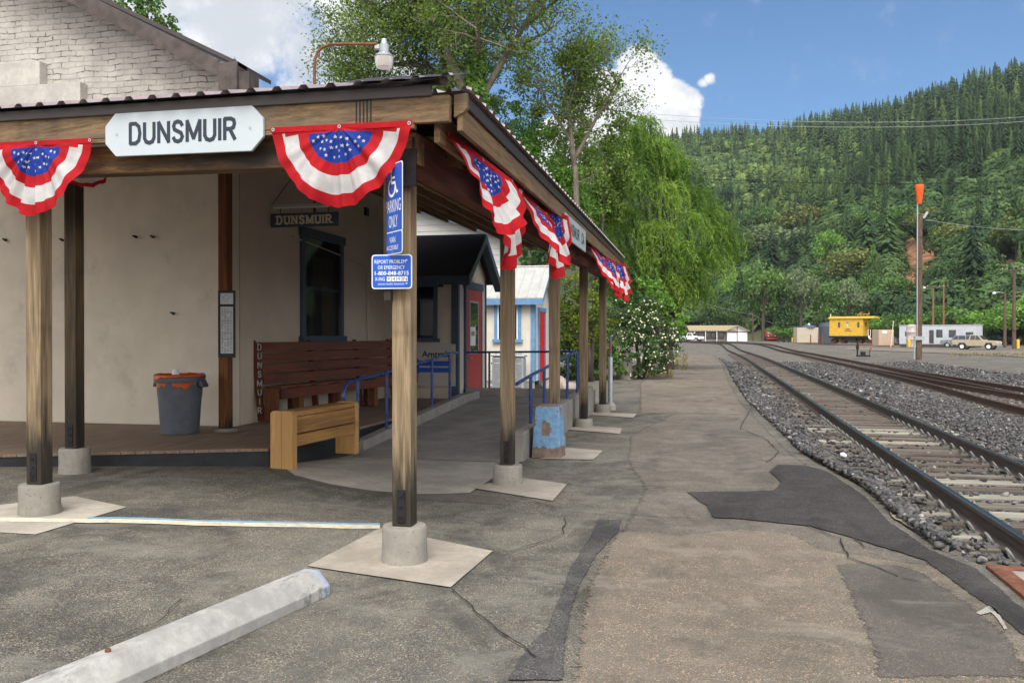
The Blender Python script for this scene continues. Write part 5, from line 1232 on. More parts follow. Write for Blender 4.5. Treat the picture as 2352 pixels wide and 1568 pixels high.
# crossarm of a pole behind the depot roof
p = W(533, 140, 60); up = thing('utility_pole', 'distant pole with a short insulator crossarm peeping past the depot roof edge', 'utility pole', (p.x-1.0, p.y, 0))
b = MB(); b.tube([(0, 0, 0), (0, 0, p.z+.5)], [.15, .11], 8); b.build('shaft', M['barge'], up)
b = MB(); b.box((0, 0, p.z), (2.6, .1, .12)); b.build('crossarm', M['barge'], up)
b = MB()
for k in (-1.2, -.8, .5, .85, 1.2): b.lathe([(.03, 0), (.05, .1), (.05, .2), (.02, .24)], (k, 0, p.z+.06), 8)
b.build('insulators', M['zinc'], up)
# ------------------------------------------------------------------ yard: vehicles, buildings and poles
def at(x, y, d=None, z=0.0): return G(x, y, z) if d is None else W(x, y, d)
def wheel(parent, x, y, r, wd=.22, rimmat=None, z=None):
    wl = bpy.data.objects.new('wheel', None); COL.objects.link(wl); wl.parent = parent; wl.location = (x, y, r if z is None else z)
    b = MB(); prof_ = [(r*.62, -wd/2), (r*.93, -wd/2), (r, -wd*.35), (r, wd*.35), (r*.93, wd/2), (r*.62, wd/2)]; n = 22
    vs = [(rr*math.cos(2*math.pi*k/n), yy, rr*math.sin(2*math.pi*k/n)) for rr, yy in prof_ for k in range(n)]
    fs = [(i*n+k, i*n+(k+1) % n, (i+1)*n+(k+1) % n, (i+1)*n+k) for i in range(len(prof_)-1) for k in range(n)]; b.add(vs, fs); b.build('tyre', M['black'], wl, smooth=35)
    b = MB()
    for s in (-1, 1): b.add([(r*.62*math.cos(2*math.pi*k/n), s*wd*.38, r*.62*math.sin(2*math.pi*k/n)) for k in range(n)]+[(r*.2*math.cos(2*math.pi*k/n), s*wd*.3, r*.2*math.sin(2*math.pi*k/n)) for k in range(n)]+[(0, s*wd*.36, 0)], [(k, (k+1) % n, n+(k+1) % n, n+k) for k in range(n)]+[(n+k, n+(k+1) % n, 2*n) for k in range(n)])
    b.build('rim', rimmat or M['zinc'], wl, smooth=35)
def side_extrude(mb, prof_, y0, y1, mi=0, taper=None):
    mb.prism([(x, y0, z) for x, z in prof_], (0, y1-y0, 0), mi)
def vehicle(name, label, cat, loc, rz, L, Wd, lower, cab, mat, glass_polys, wheels, wr, bed=None, rim=None, lights=True, clear=.3):
    t = thing(name, label, cat, loc, rz)
    b = MB(); side_extrude(b, lower, -Wd/2, Wd/2); b.build('body', mat, t, bevel=.05, seg=3)
    b = MB(); n = len(cab); ins = Wd*.09
    vs = [(x, -Wd/2+(ins if z > cab[0][1]+.1 else .02), z) for x, z in cab]+[(x, Wd/2-(ins if z > cab[0][1]+.1 else .02), z) for x, z in cab]
    b.add(vs, [tuple(range(n)), tuple(range(n, 2*n))[::-1]]+[(i, n+i, n+(i+1) % n, (i+1) % n) for i in range(n)]); bm_ = b.build('cab', mat, t, bevel=.03)
    b = MB()
    for gp in glass_polys:
        for s in (-1, 1):
            vs = []
            for x, z in gp:
                k = (z-cab[0][1])/max(.01, max(q[1] for q in cab)-cab[0][1]); yy = Wd/2-.02-(ins-.02)*min(1, max(0, k)); vs.append((x, s*(yy+.012), z))
            b.add(vs, [tuple(range(len(vs)))])
    xt = [q for q in cab if q[1] > cab[0][1]+.1]; xb = [q for q in cab if q[1] <= cab[0][1]+.1]
    xf0, xf1 = max(xb, key=lambda q: q[0]), max(xt, key=lambda q: q[0]); xr0, xr1 = min(xb, key=lambda q: q[0]), min(xt, key=lambda q: q[0])
    for (p, q, s) in ((xf0, xf1, 1), (xr0, xr1, -1)):
        dx = .015*s; a = .14; vs = []
        for (tt, ww) in ((a, Wd/2-.12), (1-a, Wd/2-ins-.05)):
            x = p[0]+(q[0]-p[0])*tt+dx; z = p[1]+(q[1]-p[1])*tt+.012; vs += [(x, -ww, z), (x, ww, z)]
        b.add(vs, [(0, 1, 3, 2)])
    b.build('windows', M['glass'], t)
    for x in wheels:
        for s in (-1, 1): wheel(t, x, s*(Wd/2-.10), wr, .22, rim)
    b = MB(); xm, xM = min(q[0] for q in lower), max(q[0] for q in lower)
    b.box((xM+.03, 0, wr+.12), (.1, Wd*.96, .16)); b.build('bumper', M['zinc'], t, bevel=.02)
    b = MB(); b.box((xm-.03, 0, wr+.12), (.1, Wd*.96, .16)); b.build('bumper', M['zinc'], t, bevel=.02)
    for s in (-1, 1):
        b = MB(); b.box((xM+.008, s*(Wd/2-.2), wr+.42), (.04, .24, .14)); b.build('headlight', M['white'], t, bevel=.01)
        b = MB(); b.box((xm-.008, s*(Wd/2-.12), wr+.45), (.04, .12, .22)); b.build('tail_light', M['reddoor'], t)
    return t
tan = paint('tan_car_paint', (.40, .34, .23), .4, .08, 3, spec=.6)
pk_low = lambda L: [(-L/2, .55), (-L/2, 1.05), (-.35, 1.08), (.75, 1.06), (L/2-.1, .98), (L/2, .85), (L/2, .5), (L/2-.45, .42), (L/2-.6, .75), (L/2-1.15, .75), (L/2-1.35, .40), (-L/2+1.55, .40), (-L/2+1.35, .75), (-L/2+.75, .75), (-L/2+.6, .5)]
pcab = [(-.62, 1.05), (.92, 1.05), (.38, 1.66), (-.50, 1.68)]
pglass = [[(-.45, 1.1), (.05, 1.1), (.05, 1.6), (-.4, 1.6)], [(.1, 1.1), (.72, 1.1), (.32, 1.6), (.1, 1.6)]]
pA_ = at(2249, 803); a_t = math.atan2((at(2297, 803)-at(2200, 802)).y, (at(2297, 803)-at(2200, 802)).x)
vehicle('pickup_truck', 'tan pickup truck parked in front of the other cars by the trailer', 'pickup truck', (pA_.x, pA_.y+.9, 0), a_t+.0, 4.7, 1.75, pk_low(4.7), pcab, tan, pglass, (1.47, -1.3), .37, rim=M['white'])
s_low = lambda L: [(-L/2, .45), (-L/2, .9), (-L/2+.9, .95), (.9, .93), (L/2-.05, .78), (L/2, .5), (L/2-.4, .32), (-L/2+.4, .32)]
scab = [(-1.15, .93), (.98, .92), (.35, 1.40), (-.8, 1.42)]; sgl = [[(-.85, .98), (-.1, .98), (-.1, 1.36), (-.68, 1.36)], [(-.03, .98), (.75, .98), (.3, 1.36), (-.03, 1.36)]]
suvcab = [(-2.15, .98), (.95, .98), (.45, 1.62), (-2.0, 1.64)]; suvg = [[(-1.95, 1.05), (-.85, 1.05), (-.85, 1.56), (-1.9, 1.56)], [(-.75, 1.05), (.05, 1.05), (.05, 1.56), (-.75, 1.56)], [(.12, 1.05), (.78, 1.05), (.42, 1.56), (.12, 1.56)]]
p = at(2208, 798); vehicle('suv', 'grey blue square estate car between the blue sedan and the tan pickup', 'suv', (p.x+.2, p.y+2.0, 0), math.pi+a_t+.35, 4.5, 1.75, pk_low(4.5), suvcab, paint('grey_car_paint', (.16, .19, .22), .35, .1, 3, spec=.6), suvg, (1.4, -1.3), .35)
p = at(2165, 796); vehicle('sedan_car', 'pale blue sedan parked nearest the white trailer', 'car', (p.x, p.y+1.8, 0), math.pi+a_t+.15, 4.6, 1.75, s_low(4.6), scab, paint('blue_car_paint', (.20, .30, .42), .35, .1, 3, spec=.6), sgl, (1.4, -1.35), .32)
p = W(1583, HY, 176); vehicle('pickup_truck', 'small white pickup truck beside the low house at the bend of the tracks', 'pickup truck', (p.x+.4, p.y, .40), a_t+.1, 4.8, 1.75, pk_low(4.8), pcab, M['white'], pglass, (1.47, -1.3), .36)
# office trailer
tr = at(2172, 797); t = thing('office_trailer', 'long pale grey site office trailer with small dark windows', 'trailer', (tr.x, tr.y+3, 0), rz=a_t)
Lt = 10.2
b = MB(); b.box2((-Lt/2, -1.4, .35), (Lt/2, 1.4, 3.0)); b.build('body', paint('pale_grey_trailer', (.50, .53, .57), .5, .06, 1), t, bevel=.05)
b = MB(); b.box2((-Lt/2-.05, -1.45, 3.001), (Lt/2+.05, 1.45, 3.09)); b.build('roof', M['whiteroof'], t)
for (x0, x1, z0_, z1_) in ((-4.2, -3.5, 1.55, 2.1), (-3.1, -2.3, 1.35, 2.0), (.05, .75, 1.4, 2.35), (1.7, 2.5, 1.4, 2.3), (3.9, 4.7, 1.5, 2.0)):
    f = MB().box2((x0-.06, -1.43, z0_-.06), (x1+.06, -1.401, z1_+.06)).build('window', M['navy'], t); MB().box2((x0, -1.44, z0_), (x1, -1.4305, z1_)).build('pane', M['glass'], f)
b = MB(); b.box2((-.95, -1.43, .5), (-.35, -1.401, 2.35)); b.build('door', M['barge'], t)
b = MB(); b.box2((-Lt/2+.1, -1.35, 0), (Lt/2-.1, 1.35, .349)); b.build('skirting', M['barge'], t)
t = thing('propane_tank', 'rusty white upright drum stack beside the windsock pole', 'drum', at(2096, 797)+Vector((0, .5, 0)))
b = MB(); b.lathe([(.7, 0), (.7, 1.0), (.74, 1.05), (.7, 1.1), (.7, 2.0), (.74, 2.05), (.7, 2.1), (.7, 2.9), (.3, 3.1), (0, 3.1)], n=18, cap=False); b.build('body', paint('rusty_white_drum', (.45, .40, .37), .6, .2, 2, dirt=(.3, .12, .07)), t, smooth=40)
# caboose
ca, cb_ = at(1918, 790), at(2012, 791); cl = (cb_-ca).length; cd = (cb_-ca).normalized(); cang = math.atan2(cd.y, cd.x)
ye = paint('railway_yellow', (.62, .38, .035), .5, .1, 2, dirt=(.42, .26, .05)); 
cm = (ca+cb_)/2; t = thing('caboose', 'yellow railway caboose with black trucks standing on the yard siding', 'caboose', (cm.x-.2, cm.y+1.4, .12), rz=-.49); t.scale = (1, 1, 1.1)
Lc = 7.4
b = MB(); b.box2((-Lc/2, -1.5, 1.25), (Lc/2-1.3, 1.5, 4.15)); bo = b.build('body', ye, t, bevel=.03)
b = MB(); prof_ = [(-1.75, 4.10), (1.75, 4.10), (1.75, 4.2), (1.0, 4.42), (0, 4.5), (-1.0, 4.42), (-1.75, 4.2)]; b.prism([(-Lc/2-.2, y, z) for y, z in prof_], (Lc+.75, 0, 0)); b.build('roof', ye, t)
b = MB()
for (x, w__) in ((1.0, .7), (2.0, .9)): b.box2((x, -.4, 4.78), (x+w__, .4, 4.86)); b.box2((x+.05, -.35, 4.5), (x+.12, -.28, 4.78)); b.box2((x+w__-.12, -.35, 4.5), (x+w__-.05, -.28, 4.78)); b.box2((x+w__*.4, .28, 4.5), (x+w__*.4+.07, .35, 4.78))
b.tube([(1.3, 0, 4.86), (1.3, 0, 5.1), (1.7, 0, 5.1)], .06, 6); b.tube([(2.9, 0, 4.8), (2.9, 0, 5.15)], .06, 6); b.build('roof_walk', ye, t)
b = MB(); b.tube([(-Lc/2+.1, -1.2, 4.4), (-Lc/2+.1, -1.2, 4.9)], .09, 8); b.build('chimney', M['cream'], t)
for (x0, x1) in ((-2.1, -1.7), (1.35, 1.75)):
    f = MB().box2((x0-.07, -1.53, 2.6), (x1+.07, -1.501, 3.6)).build('window', ye, t); MB().box2((x0, -1.535, 2.67), (x1, -1.5305, 3.53)).build('pane', M['glass'], f)
f = MB().box2((Lc/2-1.299, -.5, 2.75), (Lc/2-1.27, .2, 3.55)).build('window', ye, t); MB().box2((Lc/2-1.2695, -.42, 2.8), (Lc/2-1.262, .12, 3.5)).build('pane', M['glass'], f)
MB().box2((Lc/2-1.299, .45, 1.3), (Lc/2-1.265, 1.2, 3.4)).build('door', ye, t)
b = MB(); P_ = [(-.62, 3.55), (-.22, 3.55), (-.22, 3.05), (-.42, 2.75), (-.62, 3.05)]; b.add([(x, -1.506, z) for x, z in P_], [(0, 4, 3, 2, 1)], 0); b.add([(-.62, -1.507, 3.34), (-.22, -1.507, 3.34), (-.22, -1.507, 3.55), (-.62, -1.507, 3.55)], [(0, 1, 2, 3)], 1)
for k in range(3): b.add([(-.57+.13*k, -1.507, 2.95), (-.50+.13*k, -1.507, 2.95), (-.50+.13*k, -1.507, 3.34), (-.57+.13*k, -1.507, 3.34)], [(0, 1, 2, 3)], 2)
b.build('shield_emblem', [M['white'], M['signblue'], M['reddoor']], t)
b = MB(); b.box2((-.75, -1.508, 2.28), (.05, -1.504, 2.42)); b.box2((-.95, -1.508, 2.02), (.35, -1.504, 2.10)); b.build('number_lettering', M['black'], t)
b = MB(); b.box2((-Lc/2-.1, -1.5, .95), (Lc/2+.1, 1.5, 1.249)); b.box2((-1.2, -1.3, .45), (1.0, 1.3, .949)); b.build('underframe', M['iron'], t)
for s in (-1, 1):
    for yy in (-1.45, 1.45): b = MB(); b.tube([(s*(Lc/2-.05), yy, 1.25), (s*(Lc/2-.05), yy, 2.3), (s*(Lc/2-.45), yy, 2.3), (s*(Lc/2-.45), yy, 1.25)], .05, 6); b.build('grab_rail', M['white'] if s > 0 else ye, t)
for xt in (-Lc/2+1.35, Lc/2-1.35):
    tk = bpy.data.objects.new('bogie', None); COL.objects.link(tk); tk.parent = t; tk.location = (xt, 0, 0)
    b = MB()
    for s in (-1, 1): b.prism([(-1.15, s*1.02-.07, .38), (-.5, s*1.02-.07, .78), (.5, s*1.02-.07, .78), (1.15, s*1.02-.07, .38), (1.15, s*1.02-.07, .6), (.55, s*1.02-.07, .95), (-.55, s*1.02-.07, .95), (-1.15, s*1.02-.07, .6)], (0, .14, 0))
    b.build('side_frame', M['iron'], tk)
    for xw in (-.85, .85):
        b = MB()
        for s in (-1, 1): b.tube([(xw, s*.70, .43), (xw, s*.84, .43)], .43, 18)
        b.tube([(xw, -.8, .43), (xw, .8, .43)], .08, 8); b.build('wheelset', M['rust'], tk)
b = MB(); b.tube([(Lc/2-.2, -1.6, .9), (Lc/2+.0, -1.6, 1.0)], .35, 12); b.build('marker_disc', M['cream'], t)
fl = thing('red_flag', 'small red flag stuck up beside the caboose step', 'flag', at(1997, 790)+Vector((0, -.3, 0)))
b = MB(); b.tube([(0, 0, 0), (0, 0, 1.6)], .02, 5); b.build('stick', M['cream'], fl); b = MB(); b.add([(0, 0, .8), (.5, .05, .75), (.45, .1, 1.3), (.0, 0, 1.55)], [(0, 1, 2, 3)]); b.build('cloth', red, fl)
# containers and tank
def container(x0, x1, y, hpx, label, mat, ribs=True, logo=False):
    a, c = at(x0, y), at(x1, y); L_ = (c-a).length; d = (c-a).normalized(); dd = -SN*a.x+CS*a.y; h_ = hpx*dd/FPX
    t = thing('shipping_container', label, 'container', (a+c)/2+Vector((0, 1.2, 0)), rz=math.atan2(d.y, d.x))
    b = MB(); b.box2((-L_/2, -1.2, .12), (L_/2, 1.2, h_)); b.build('body', mat, t, bevel=.03)
    b = MB(); n = int(L_/.4)
    if ribs:
        for k in range(n): b.box2((-L_/2+.15+k*.4, -1.235, .3), (-L_/2+.32+k*.4, -1.2005, h_-.2))
        b.build('ribs', mat, t)
    b = MB(); b.box2((-L_/2-.02, -1.25, 0), (L_/2+.02, -1.1, .119)); b.build('sill', M['rust'], t)
    return t, L_, h_
tanc = paint('tan_container_paint', (.48, .42, .33), .6, .06, 2)
t, L_, h_ = container(1828, 1884, 788, 36, 'plain tan container to the near side of the dark water tank', tanc, False)
cv = thing('rolled_tarp', 'dark bundled cover with a white cap lying on the tan container roof', 'tarpaulin', t.location+Vector((.3, 0, h_)))
b = MB(); b.lathe([(1.5, 0), (1.45, .25), (.9, .5), (.3, .55), (0, .55)], n=16, cap=False); b.build('bundle', M['navy'], cv, smooth=True); b = MB(); b.lathe([(.25, .5), (.25, .8), (.0, .95)], n=10, cap=False); b.build('cap', M['white'], cv)
t, L_, h_ = container(2014, 2049, 795, 38, 'ribbed tan pink container just past the end of the caboose', paint('pink_tan_container_paint', (.52, .38, .28), .6, .06, 2))
b = MB(); b.box2((-.6, -1.245, 1.9), (.1, -1.236, 2.3)); b.build('door_plate', M['white'], t)
tk = thing('water_tank', 'dark ribbed plastic water tank between the container and caboose', 'tank', at(1902, 789)+Vector((0, 1.5, 0)))
b = MB(); pr = [(1.62, 0)]
for k in range(9): pr += [(1.62, .05+k*.38), (1.66, .15+k*.38), (1.66, .25+k*.38), (1.62, .35+k*.38)]
pr += [(1.58, 3.6), (1.2, 3.95), (.5, 4.15), (.3, 4.15), (.3, 4.3), (0, 4.3)]; b.lathe(pr, n=28, cap=False); b.build('body', paint('dark_tank_plastic', (.055, .065, .085), .5, .12, 2), tk, smooth=35)
b = MB(); b.box((-1.62, -.4, 1.0), (.3, .3, .35)); b.box((1.55, -.7, 2.1), (.25, .3, .5)); b.build('fittings', M['white'], tk)
# red hi-rail work truck
p = at(1770, 784); t = thing('work_truck', 'red rail work truck with a flat front deck near the tree line', 'truck', (p.x, p.y+3, 0), rz=-1.35)
rd = paint('red_truck_paint', (.55, .055, .02), .45, .1, 3)
b = MB(); b.box2((-2.2, -1.3, .9), (2.2, 1.3, 1.2)); b.build('chassis', M['iron'], t)
b = MB(); b.prism([(-.3, -1.25, 1.2), (1.7, -1.25, 1.2), (1.75, -1.25, 1.9), (1.5, -1.25, 2.75), (-.2, -1.25, 2.8)], (0, 2.5, 0)); cbo = b.build('cab', rd, t, bevel=.06)
b = MB(); b.add([(1.76, -1.0, 1.95), (1.76, 1.0, 1.95), (1.57, .95, 2.62), (1.57, -.95, 2.62)], [(0, 1, 2, 3)]); b.build('windscreen', plain('pale_windscreen', (.28, .36, .36), .1, 0, .8), cbo)
b = MB(); b.box2((1.77, -1.5, .75), (2.6, 1.5, .92)); b.box2((2.6, -1.5, .6), (2.7, 1.5, .95)); b.build('front_deck', rd, t)
b = MB(); b.box2((-2.3, -1.35, 1.2), (-.35, 1.35, 1.5)); b.box2((-2.3, -1.35, 1.5), (-2.2, 1.35, 2.6)); b.build('bed', M['iron'], t)
for x in (1.3, -1.4):
    for s in (-1, 1): wheel(t, x, s*1.1, .48, .3, M['rust'])
for s in (-1, 1): MB().box((1.80, s*.9, 1.45), (.06, .3, .2)).build('headlight', M['white'], t)
# low house behind the bend
p = W(1652, HY, 186); p.z = .40; hx = thing('low_house', 'long low white house with a tan roof behind the bend in the tracks', 'house', p, rz=.12); hx.scale = (1, 1, .84)
sc_ = 186/FPX*1.02
def hpx(x): return (x-1652)*sc_
b = MB(); b.box2((hpx(1590), 0, 0), (hpx(1668), 6, 2.6)); b.build('wall', paint('pale_brown_house_wall', (.26, .23, .20), .8, .1, 1), hx)
b = MB(); b.prism([(hpx(1668.1), -1, 0), (hpx(1712), -1, 0), (hpx(1712), -1, 2.6), (hpx(1690), -1, 3.7), (hpx(1668.1), -1, 2.6)], (0, 7, 0)); b.build('gable_wall', M['white'], hx)
b = MB(); b.prism([(hpx(1583), -1.4, 2.5), (hpx(1583), 3, 3.7), (hpx(1583), 7.4, 2.5), (hpx(1583), 7.4, 2.7), (hpx(1583), 3, 3.95), (hpx(1583), -1.4, 2.7)], (hpx(1690)-hpx(1583), 0, 0))
for s in (-1, 1): b.prism([(hpx(1690), -1.6, 3.72), (hpx(1690+s*26), -1.6, 2.42), (hpx(1690+s*26), -1.6, 2.6), (hpx(1690), -1.6, 3.95)], (0, 8, 0))
b.build('roof', paint('tan_house_roof', (.34, .27, .17), .8, .08, 2), hx)
b = MB(); b.box2((hpx(1689), -1.02, 0), (hpx(1691), -1.001, 3.5)); b.box2((hpx(1669), -1.03, 2.2), (hpx(1711), -1.003, 2.4)); b.build('trim', M['barge'], hx)
for x in (1600, 1612, 1626, 1640, 1655):
    f = MB().box2((hpx(x)-.6, -.06, .5), (hpx(x)+.6, -.001, 2.1)).build('window', M['barge'], hx); MB().box2((hpx(x)-.5, -.08, .6), (hpx(x)+.5, -.061, 2.0)).build('pane', M['glass'], f)
for x in (1596, 1620, 1645): MB().tube([(hpx(x), -1.2, 0), (hpx(x), -1.2, 2.5)], .09, 6).build('porch_post', M['white'], hx)
# rubble pile behind the trailer
pts = np.array([[at(x, 791).x+rng.normal(0, 1.5), at(x, 791).y+rng.normal(6, 2), abs(rng.normal(.3, .4))] for x in np.concatenate([rng.uniform(2060, 2098, 90), rng.uniform(2290, 2420, 320)])])
stones('rubble_heap', pts, .3, .75, M['stone'])
# ------------------------------------------------------------------ poles, windsock and wires
pw = wood('utility_pole_wood', (.045, .03, .022), (.16, .11, .08), 'Z', rough=.85)
pw2 = wood('orange_brown_pole_wood', (.14, .07, .035), (.28, .15, .075), 'Z', rough=.85)
def pole(x, yb, yt, label, mat=pw, arms=(), r=.15, lamp=0, d=None, name='utility_pole'):
    p = at(x, yb) if d is None else W(x, yb, d); dd = -SN*p.x+CS*p.y; h_ = (yb-yt)*dd/FPX
    t = thing(name, label, 'utility pole', p)
    b = MB(); b.tube([(0, 0, -.3), (0, 0, h_*.5), (0, 0, h_)], [r*1.15, r, r*.75], 10); b.build('shaft', mat, t, smooth=50)
    for (zf, L_) in arms:
        b = MB(); b.box((0, -.15, h_*zf), (L_, .11, .13), rz=0); ar = b.build('crossarm', M['barge'], t)
        b = MB()
        for k in (-.46, -.28, .28, .46): b.lathe([(.03, 0), (.06, .12), (.06, .2), (.02, .25)], (k*L_, -.15, h_*zf+.06), 7)
        b.build('insulators', M['zinc'], ar)
    if lamp:
        b = MB(); s = lamp; b.tube([(0, 0, h_*.97), (s*.7, -.1, h_*.985), (s*1.3, -.15, h_*.98)], .04, 6); b.build('lamp_arm', M['zinc'], t)
        b = MB(); b.lathe([(0, .1), (.18, .02), (.24, -.14), (.15, -.24), (0, -.25)], (s*1.4, -.15, h_*.98), 12, cap=False); b.build('lamp_head', M['white'], t)
    return t, h_
pole(1652, 781, 699, 'orange brown pole without crossarm in front of the low house', pw2, r=.22)
pole(1729, 785, 673, 'tall grey brown pole with a lamp between the low house and red truck', pw, lamp=1, r=.2)
pole(1874, 770, 684, 'crossarm pole with a white lamp rising behind the tan container', pw, arms=((.985, 3.6),), lamp=-1, r=.2, d=205)
pole(2143, 790, 657, 'orange brown pole with crossarm behind the trailer, next to the windsock', pw2, arms=((.98, 3.4),), r=.16, d=150, lamp=-1)
pole(2167, 790, 649, 'bare orange brown pole behind the trailer roof', pw2, r=.16, d=152)
pole(2308, 797, 669, 'grey pole with a curved lamp arm just behind the tan pickup', pw, lamp=-1, r=.2)
pole(2329, 800, 618, 'tall crossarm pole at the right of the parked tan pickup', pw, arms=((.985, 3.0),), r=.21)
pole(2258, 640, 571, 'small crossarm pole standing up among the hillside trees', pw, arms=((.97, 5.5),), r=.28, d=260)
# windsock mast with a lamp
wp = at(2111, 825); wz = thing('windsock_mast', 'dark wooden mast with an orange windsock at the top in the yard', 'windsock', wp)
dd = -SN*wp.x+CS*wp.y; sc_ = dd/FPX
b = MB(); b.box2((-.16, -.16, -.2), (.16, .16, (825-495)*sc_)); b.build('mast', pw, wz, bevel=.02)
b = MB(); b.tube([(-.17, -.20, 1.5), (-.17, -.20, (825-462)*sc_)], .04, 10); b.build('metal_pipe', M['zinc'], wz, smooth=50)
b = MB(); z0_ = (825-470)*sc_; z1_ = (825-426)*sc_; b.lathe([(.12, z0_), (.17, z0_+.25), (.26, z1_-.3), (.28, z1_-.08), (.26, z1_), (.2, z1_-.02)], (-.05, -.22, 0), 18, cap=False)
mo, g = newmat('orange_windsock'); setin(g, Base_Color=(.85, .10, .008), Roughness=.6, Emission_Color=(1, .1, 0, 1), Emission_Strength=0.0); b.build('windsock', mo, wz, smooth=True)
b = MB(); z = (825-490)*sc_; b.prism([(.15, -.2, z-.35), (.30, -.2, z-.40), (.55, -.2, z+.0), (.42, -.2, z+.1)], (0, .35, 0)); b.build('floodlight', M['zinc'], wz, bevel=.03)
b = MB(); b.box2((-.30, -.25, 1.3), (.30, .25, 1.55)); b.tube([(-.32, -.1, 0), (-.32, -.1, 1.5)], .05, 6); b.build('collar', M['zinc'], wz)
# switch stand, stakes, bollards, gauge pole
p = at(1983, 819); t = thing('switch_stand', 'low black switch stand with levers in the gravel before the caboose', 'switch stand', p)
b = MB(); b.box2((-.5, -.12, 0), (.5, .12, .12)); b.box2((-.2, -.1, .12), (.15, .1, .38)); b.tube([(-.42, 0, 0), (-.42, 0, 1.15)], .06, 8); b.box((-.42, 0, .7), (.2, .1, .3)); b.tube([(.4, 0, .1), (.5, 0, .6)], .03, 6); b.build('stand', M['iron'], t)
b = MB(); b.box((.52, 0, .72), (.14, .04, .3)); b.build('target', paint('faded_red', (.4, .1, .06), .6), t)
for k, (x, lb_) in enumerate([(1862, 'rusty steel stake standing a little apart before the tan container'), (1880, 'rusty steel stake in the middle before the container corner'), (1889, 'rusty steel stake closest to the dark water tank')]):
    p = at(x, 789.5+(k > 0)*.8); t = thing('steel_stake', lb_, 'stake', p, group='rusty stakes by the siding'); b = MB(); b.prism([(-.12, -.03, 0), (.12, -.03, 0), (.09, -.03, 1.75), (-.09, -.03, 1.75)], (0, .06, 0)); b.box((0, .06, .85), (.04, .1, 1.6)); b.build('stake', M['rust'], t)
yb_ = paint('yellow_bollard', (.62, .40, .04), .5)
for x, y, lb_ in ((1716, 783, 'yellow bollard at the start of the crossing by the low house'), (1741, 782, 'yellow bollard beside the tall lamp pole'), (1820, 785, 'yellow bollard next to the tan container'), (2088, 797, 'yellow bollard by the corner of the trailer'), (2338, 800, 'yellow bollard beside the tall crossarm pole')):
    p = at(x, y); t = thing('bollard', lb_, 'bollard', p, group='yellow bollards in the yard'); b = MB(); b.lathe([(.2, 0), (.2, 1.0), (.16, 1.1), (.0, 1.14)], n=12, cap=False); b.build('post', yb_, t, smooth=40)
p = at(2046, 797); t = thing('marker_stick', 'thin leaning pale yellow stick at the corner of the pinkish container', 'stick', p); MB().tube([(0, 0, 0), (.35, 0, 3.6)], .045, 6).build('stick', M['cream'], t)
# litter on the ballast
for (x, y, lb_) in ((1978, 903, 'crumpled white litter on the ballast between the tracks'), (1937, 1057, 'small white scrap of paper on the ballast near the platform edge')):
    p = at(x, y, None, -.12); t = tag(stones('litter', np.array([[p.x, p.y, -.05]]), .035, .05, M['white'], kind='thing'), lb_, 'litter', kind='thing')
# overhead wires
def wire(label, a, c, sag, r, n=24, mat=None):
    a, c = Vector(a), Vector(c); t = thing('overhead_wire', label, 'wire', a); pts_ = []
    for k in range(n+1): q = k/n; pts_.append(a.lerp(c, q)-Vector((0, 0, sag*4*q*(1-q)))-a)
    MB().tube(pts_, r, 5).build('cable', mat or M['zinc'], t); return t
wire('upper of the two thin wires crossing the sky above the ridge', W(1010, 214, 42), W(2500, 256, 60), 1.05, .012); wire('lower of the two thin wires crossing the sky above the ridge', W(1010, 228, 42), W(2500, 266, 60), 1.05, .012)
wire('thicker twisted wire crossing in front of the wooded hillside', W(1250, 388, 40), W(2500, 405, 62), .6, .017, mat=M['iron'])
wire('slack cable strung from the orange brown pole past the lamp pole', W(1600, 688, 190), W(1729, 722, 200), .4, .045); wire('slack cable running on from the lamp pole to the crossarm pole', W(1729, 722, 200), W(1874, 741, 204), 1.6, .045)
wire('short cable leaving the windsock mast toward the hillside', W(2127, 505, 66), W(2420, 527, 85), .3, .02)
# ------------------------------------------------------------------ hillside and forest
RIDGE = [(-3000, 700), (-800, 640), (200, 560), (1000, 470), (1200, 425), (1400, 365), (1530, 342), (1600, 328), (1680, 328), (1745, 332), (1800, 330), (1845, 310), (1890, 306), (1960, 298), (2000, 296), (2060, 286), (2110, 272), (2200, 250), (2270, 232), (2352, 210), (2600, 160), (3200, 60), (5000, 40)]
BASED = [(-3000, 300), (1000, 300), (1600, 270), (1750, 240), (1900, 215), (2100, 180), (2352, 158), (3000, 130), (5000, 110)]
RD = [(-3000, 900), (1400, 950), (1700, 900), (2000, 760), (2352, 620), (3000, 520), (5000, 450)]
def interp(T, x): return float(np.interp(x, [p[0] for p in T], [p[1] for p in T]))
def slope_pt(x, t):
    d0, d1 = interp(BASED, x), interp(RD, x); d = d0+(d1-d0)*t; zr_ = HCAM-(interp(RIDGE, x)-HY)*d1/FPX
    if t <= 1: z = zr_*(t**1.0)*(1+.12*math.sin(t*math.pi))-.3*(1-t)
    else: z = zr_-(t-1)*150
    z += 5*t*mnoise.noise((x*.006, t*4, 1))*min(1, t*4)*(1 if t < .93 else .4)
    p = W(x, HY, d); p.z = z; return p
txs = np.concatenate([np.arange(-3000, 1400, 200), np.arange(1400, 2800, 20), np.arange(2800, 5001, 200)]); tts = np.concatenate([np.linspace(-.02, 1, 42), [1.1, 1.4]])
vs = np.array([tuple(slope_pt(x, t)) for t in tts for x in txs]); nx = len(txs)
fs = np.array([(j*nx+i, j*nx+i+1, (j+1)*nx+i+1, (j+1)*nx+i) for j in range(len(tts)-1) for i in range(nx-1)])
BARE = [(2112, 640, 54, 84, .3), (2318, 628, 60, 20, .5), (2335, 535, 26, 12, .5), (1990, 700, 20, 24, .5)]
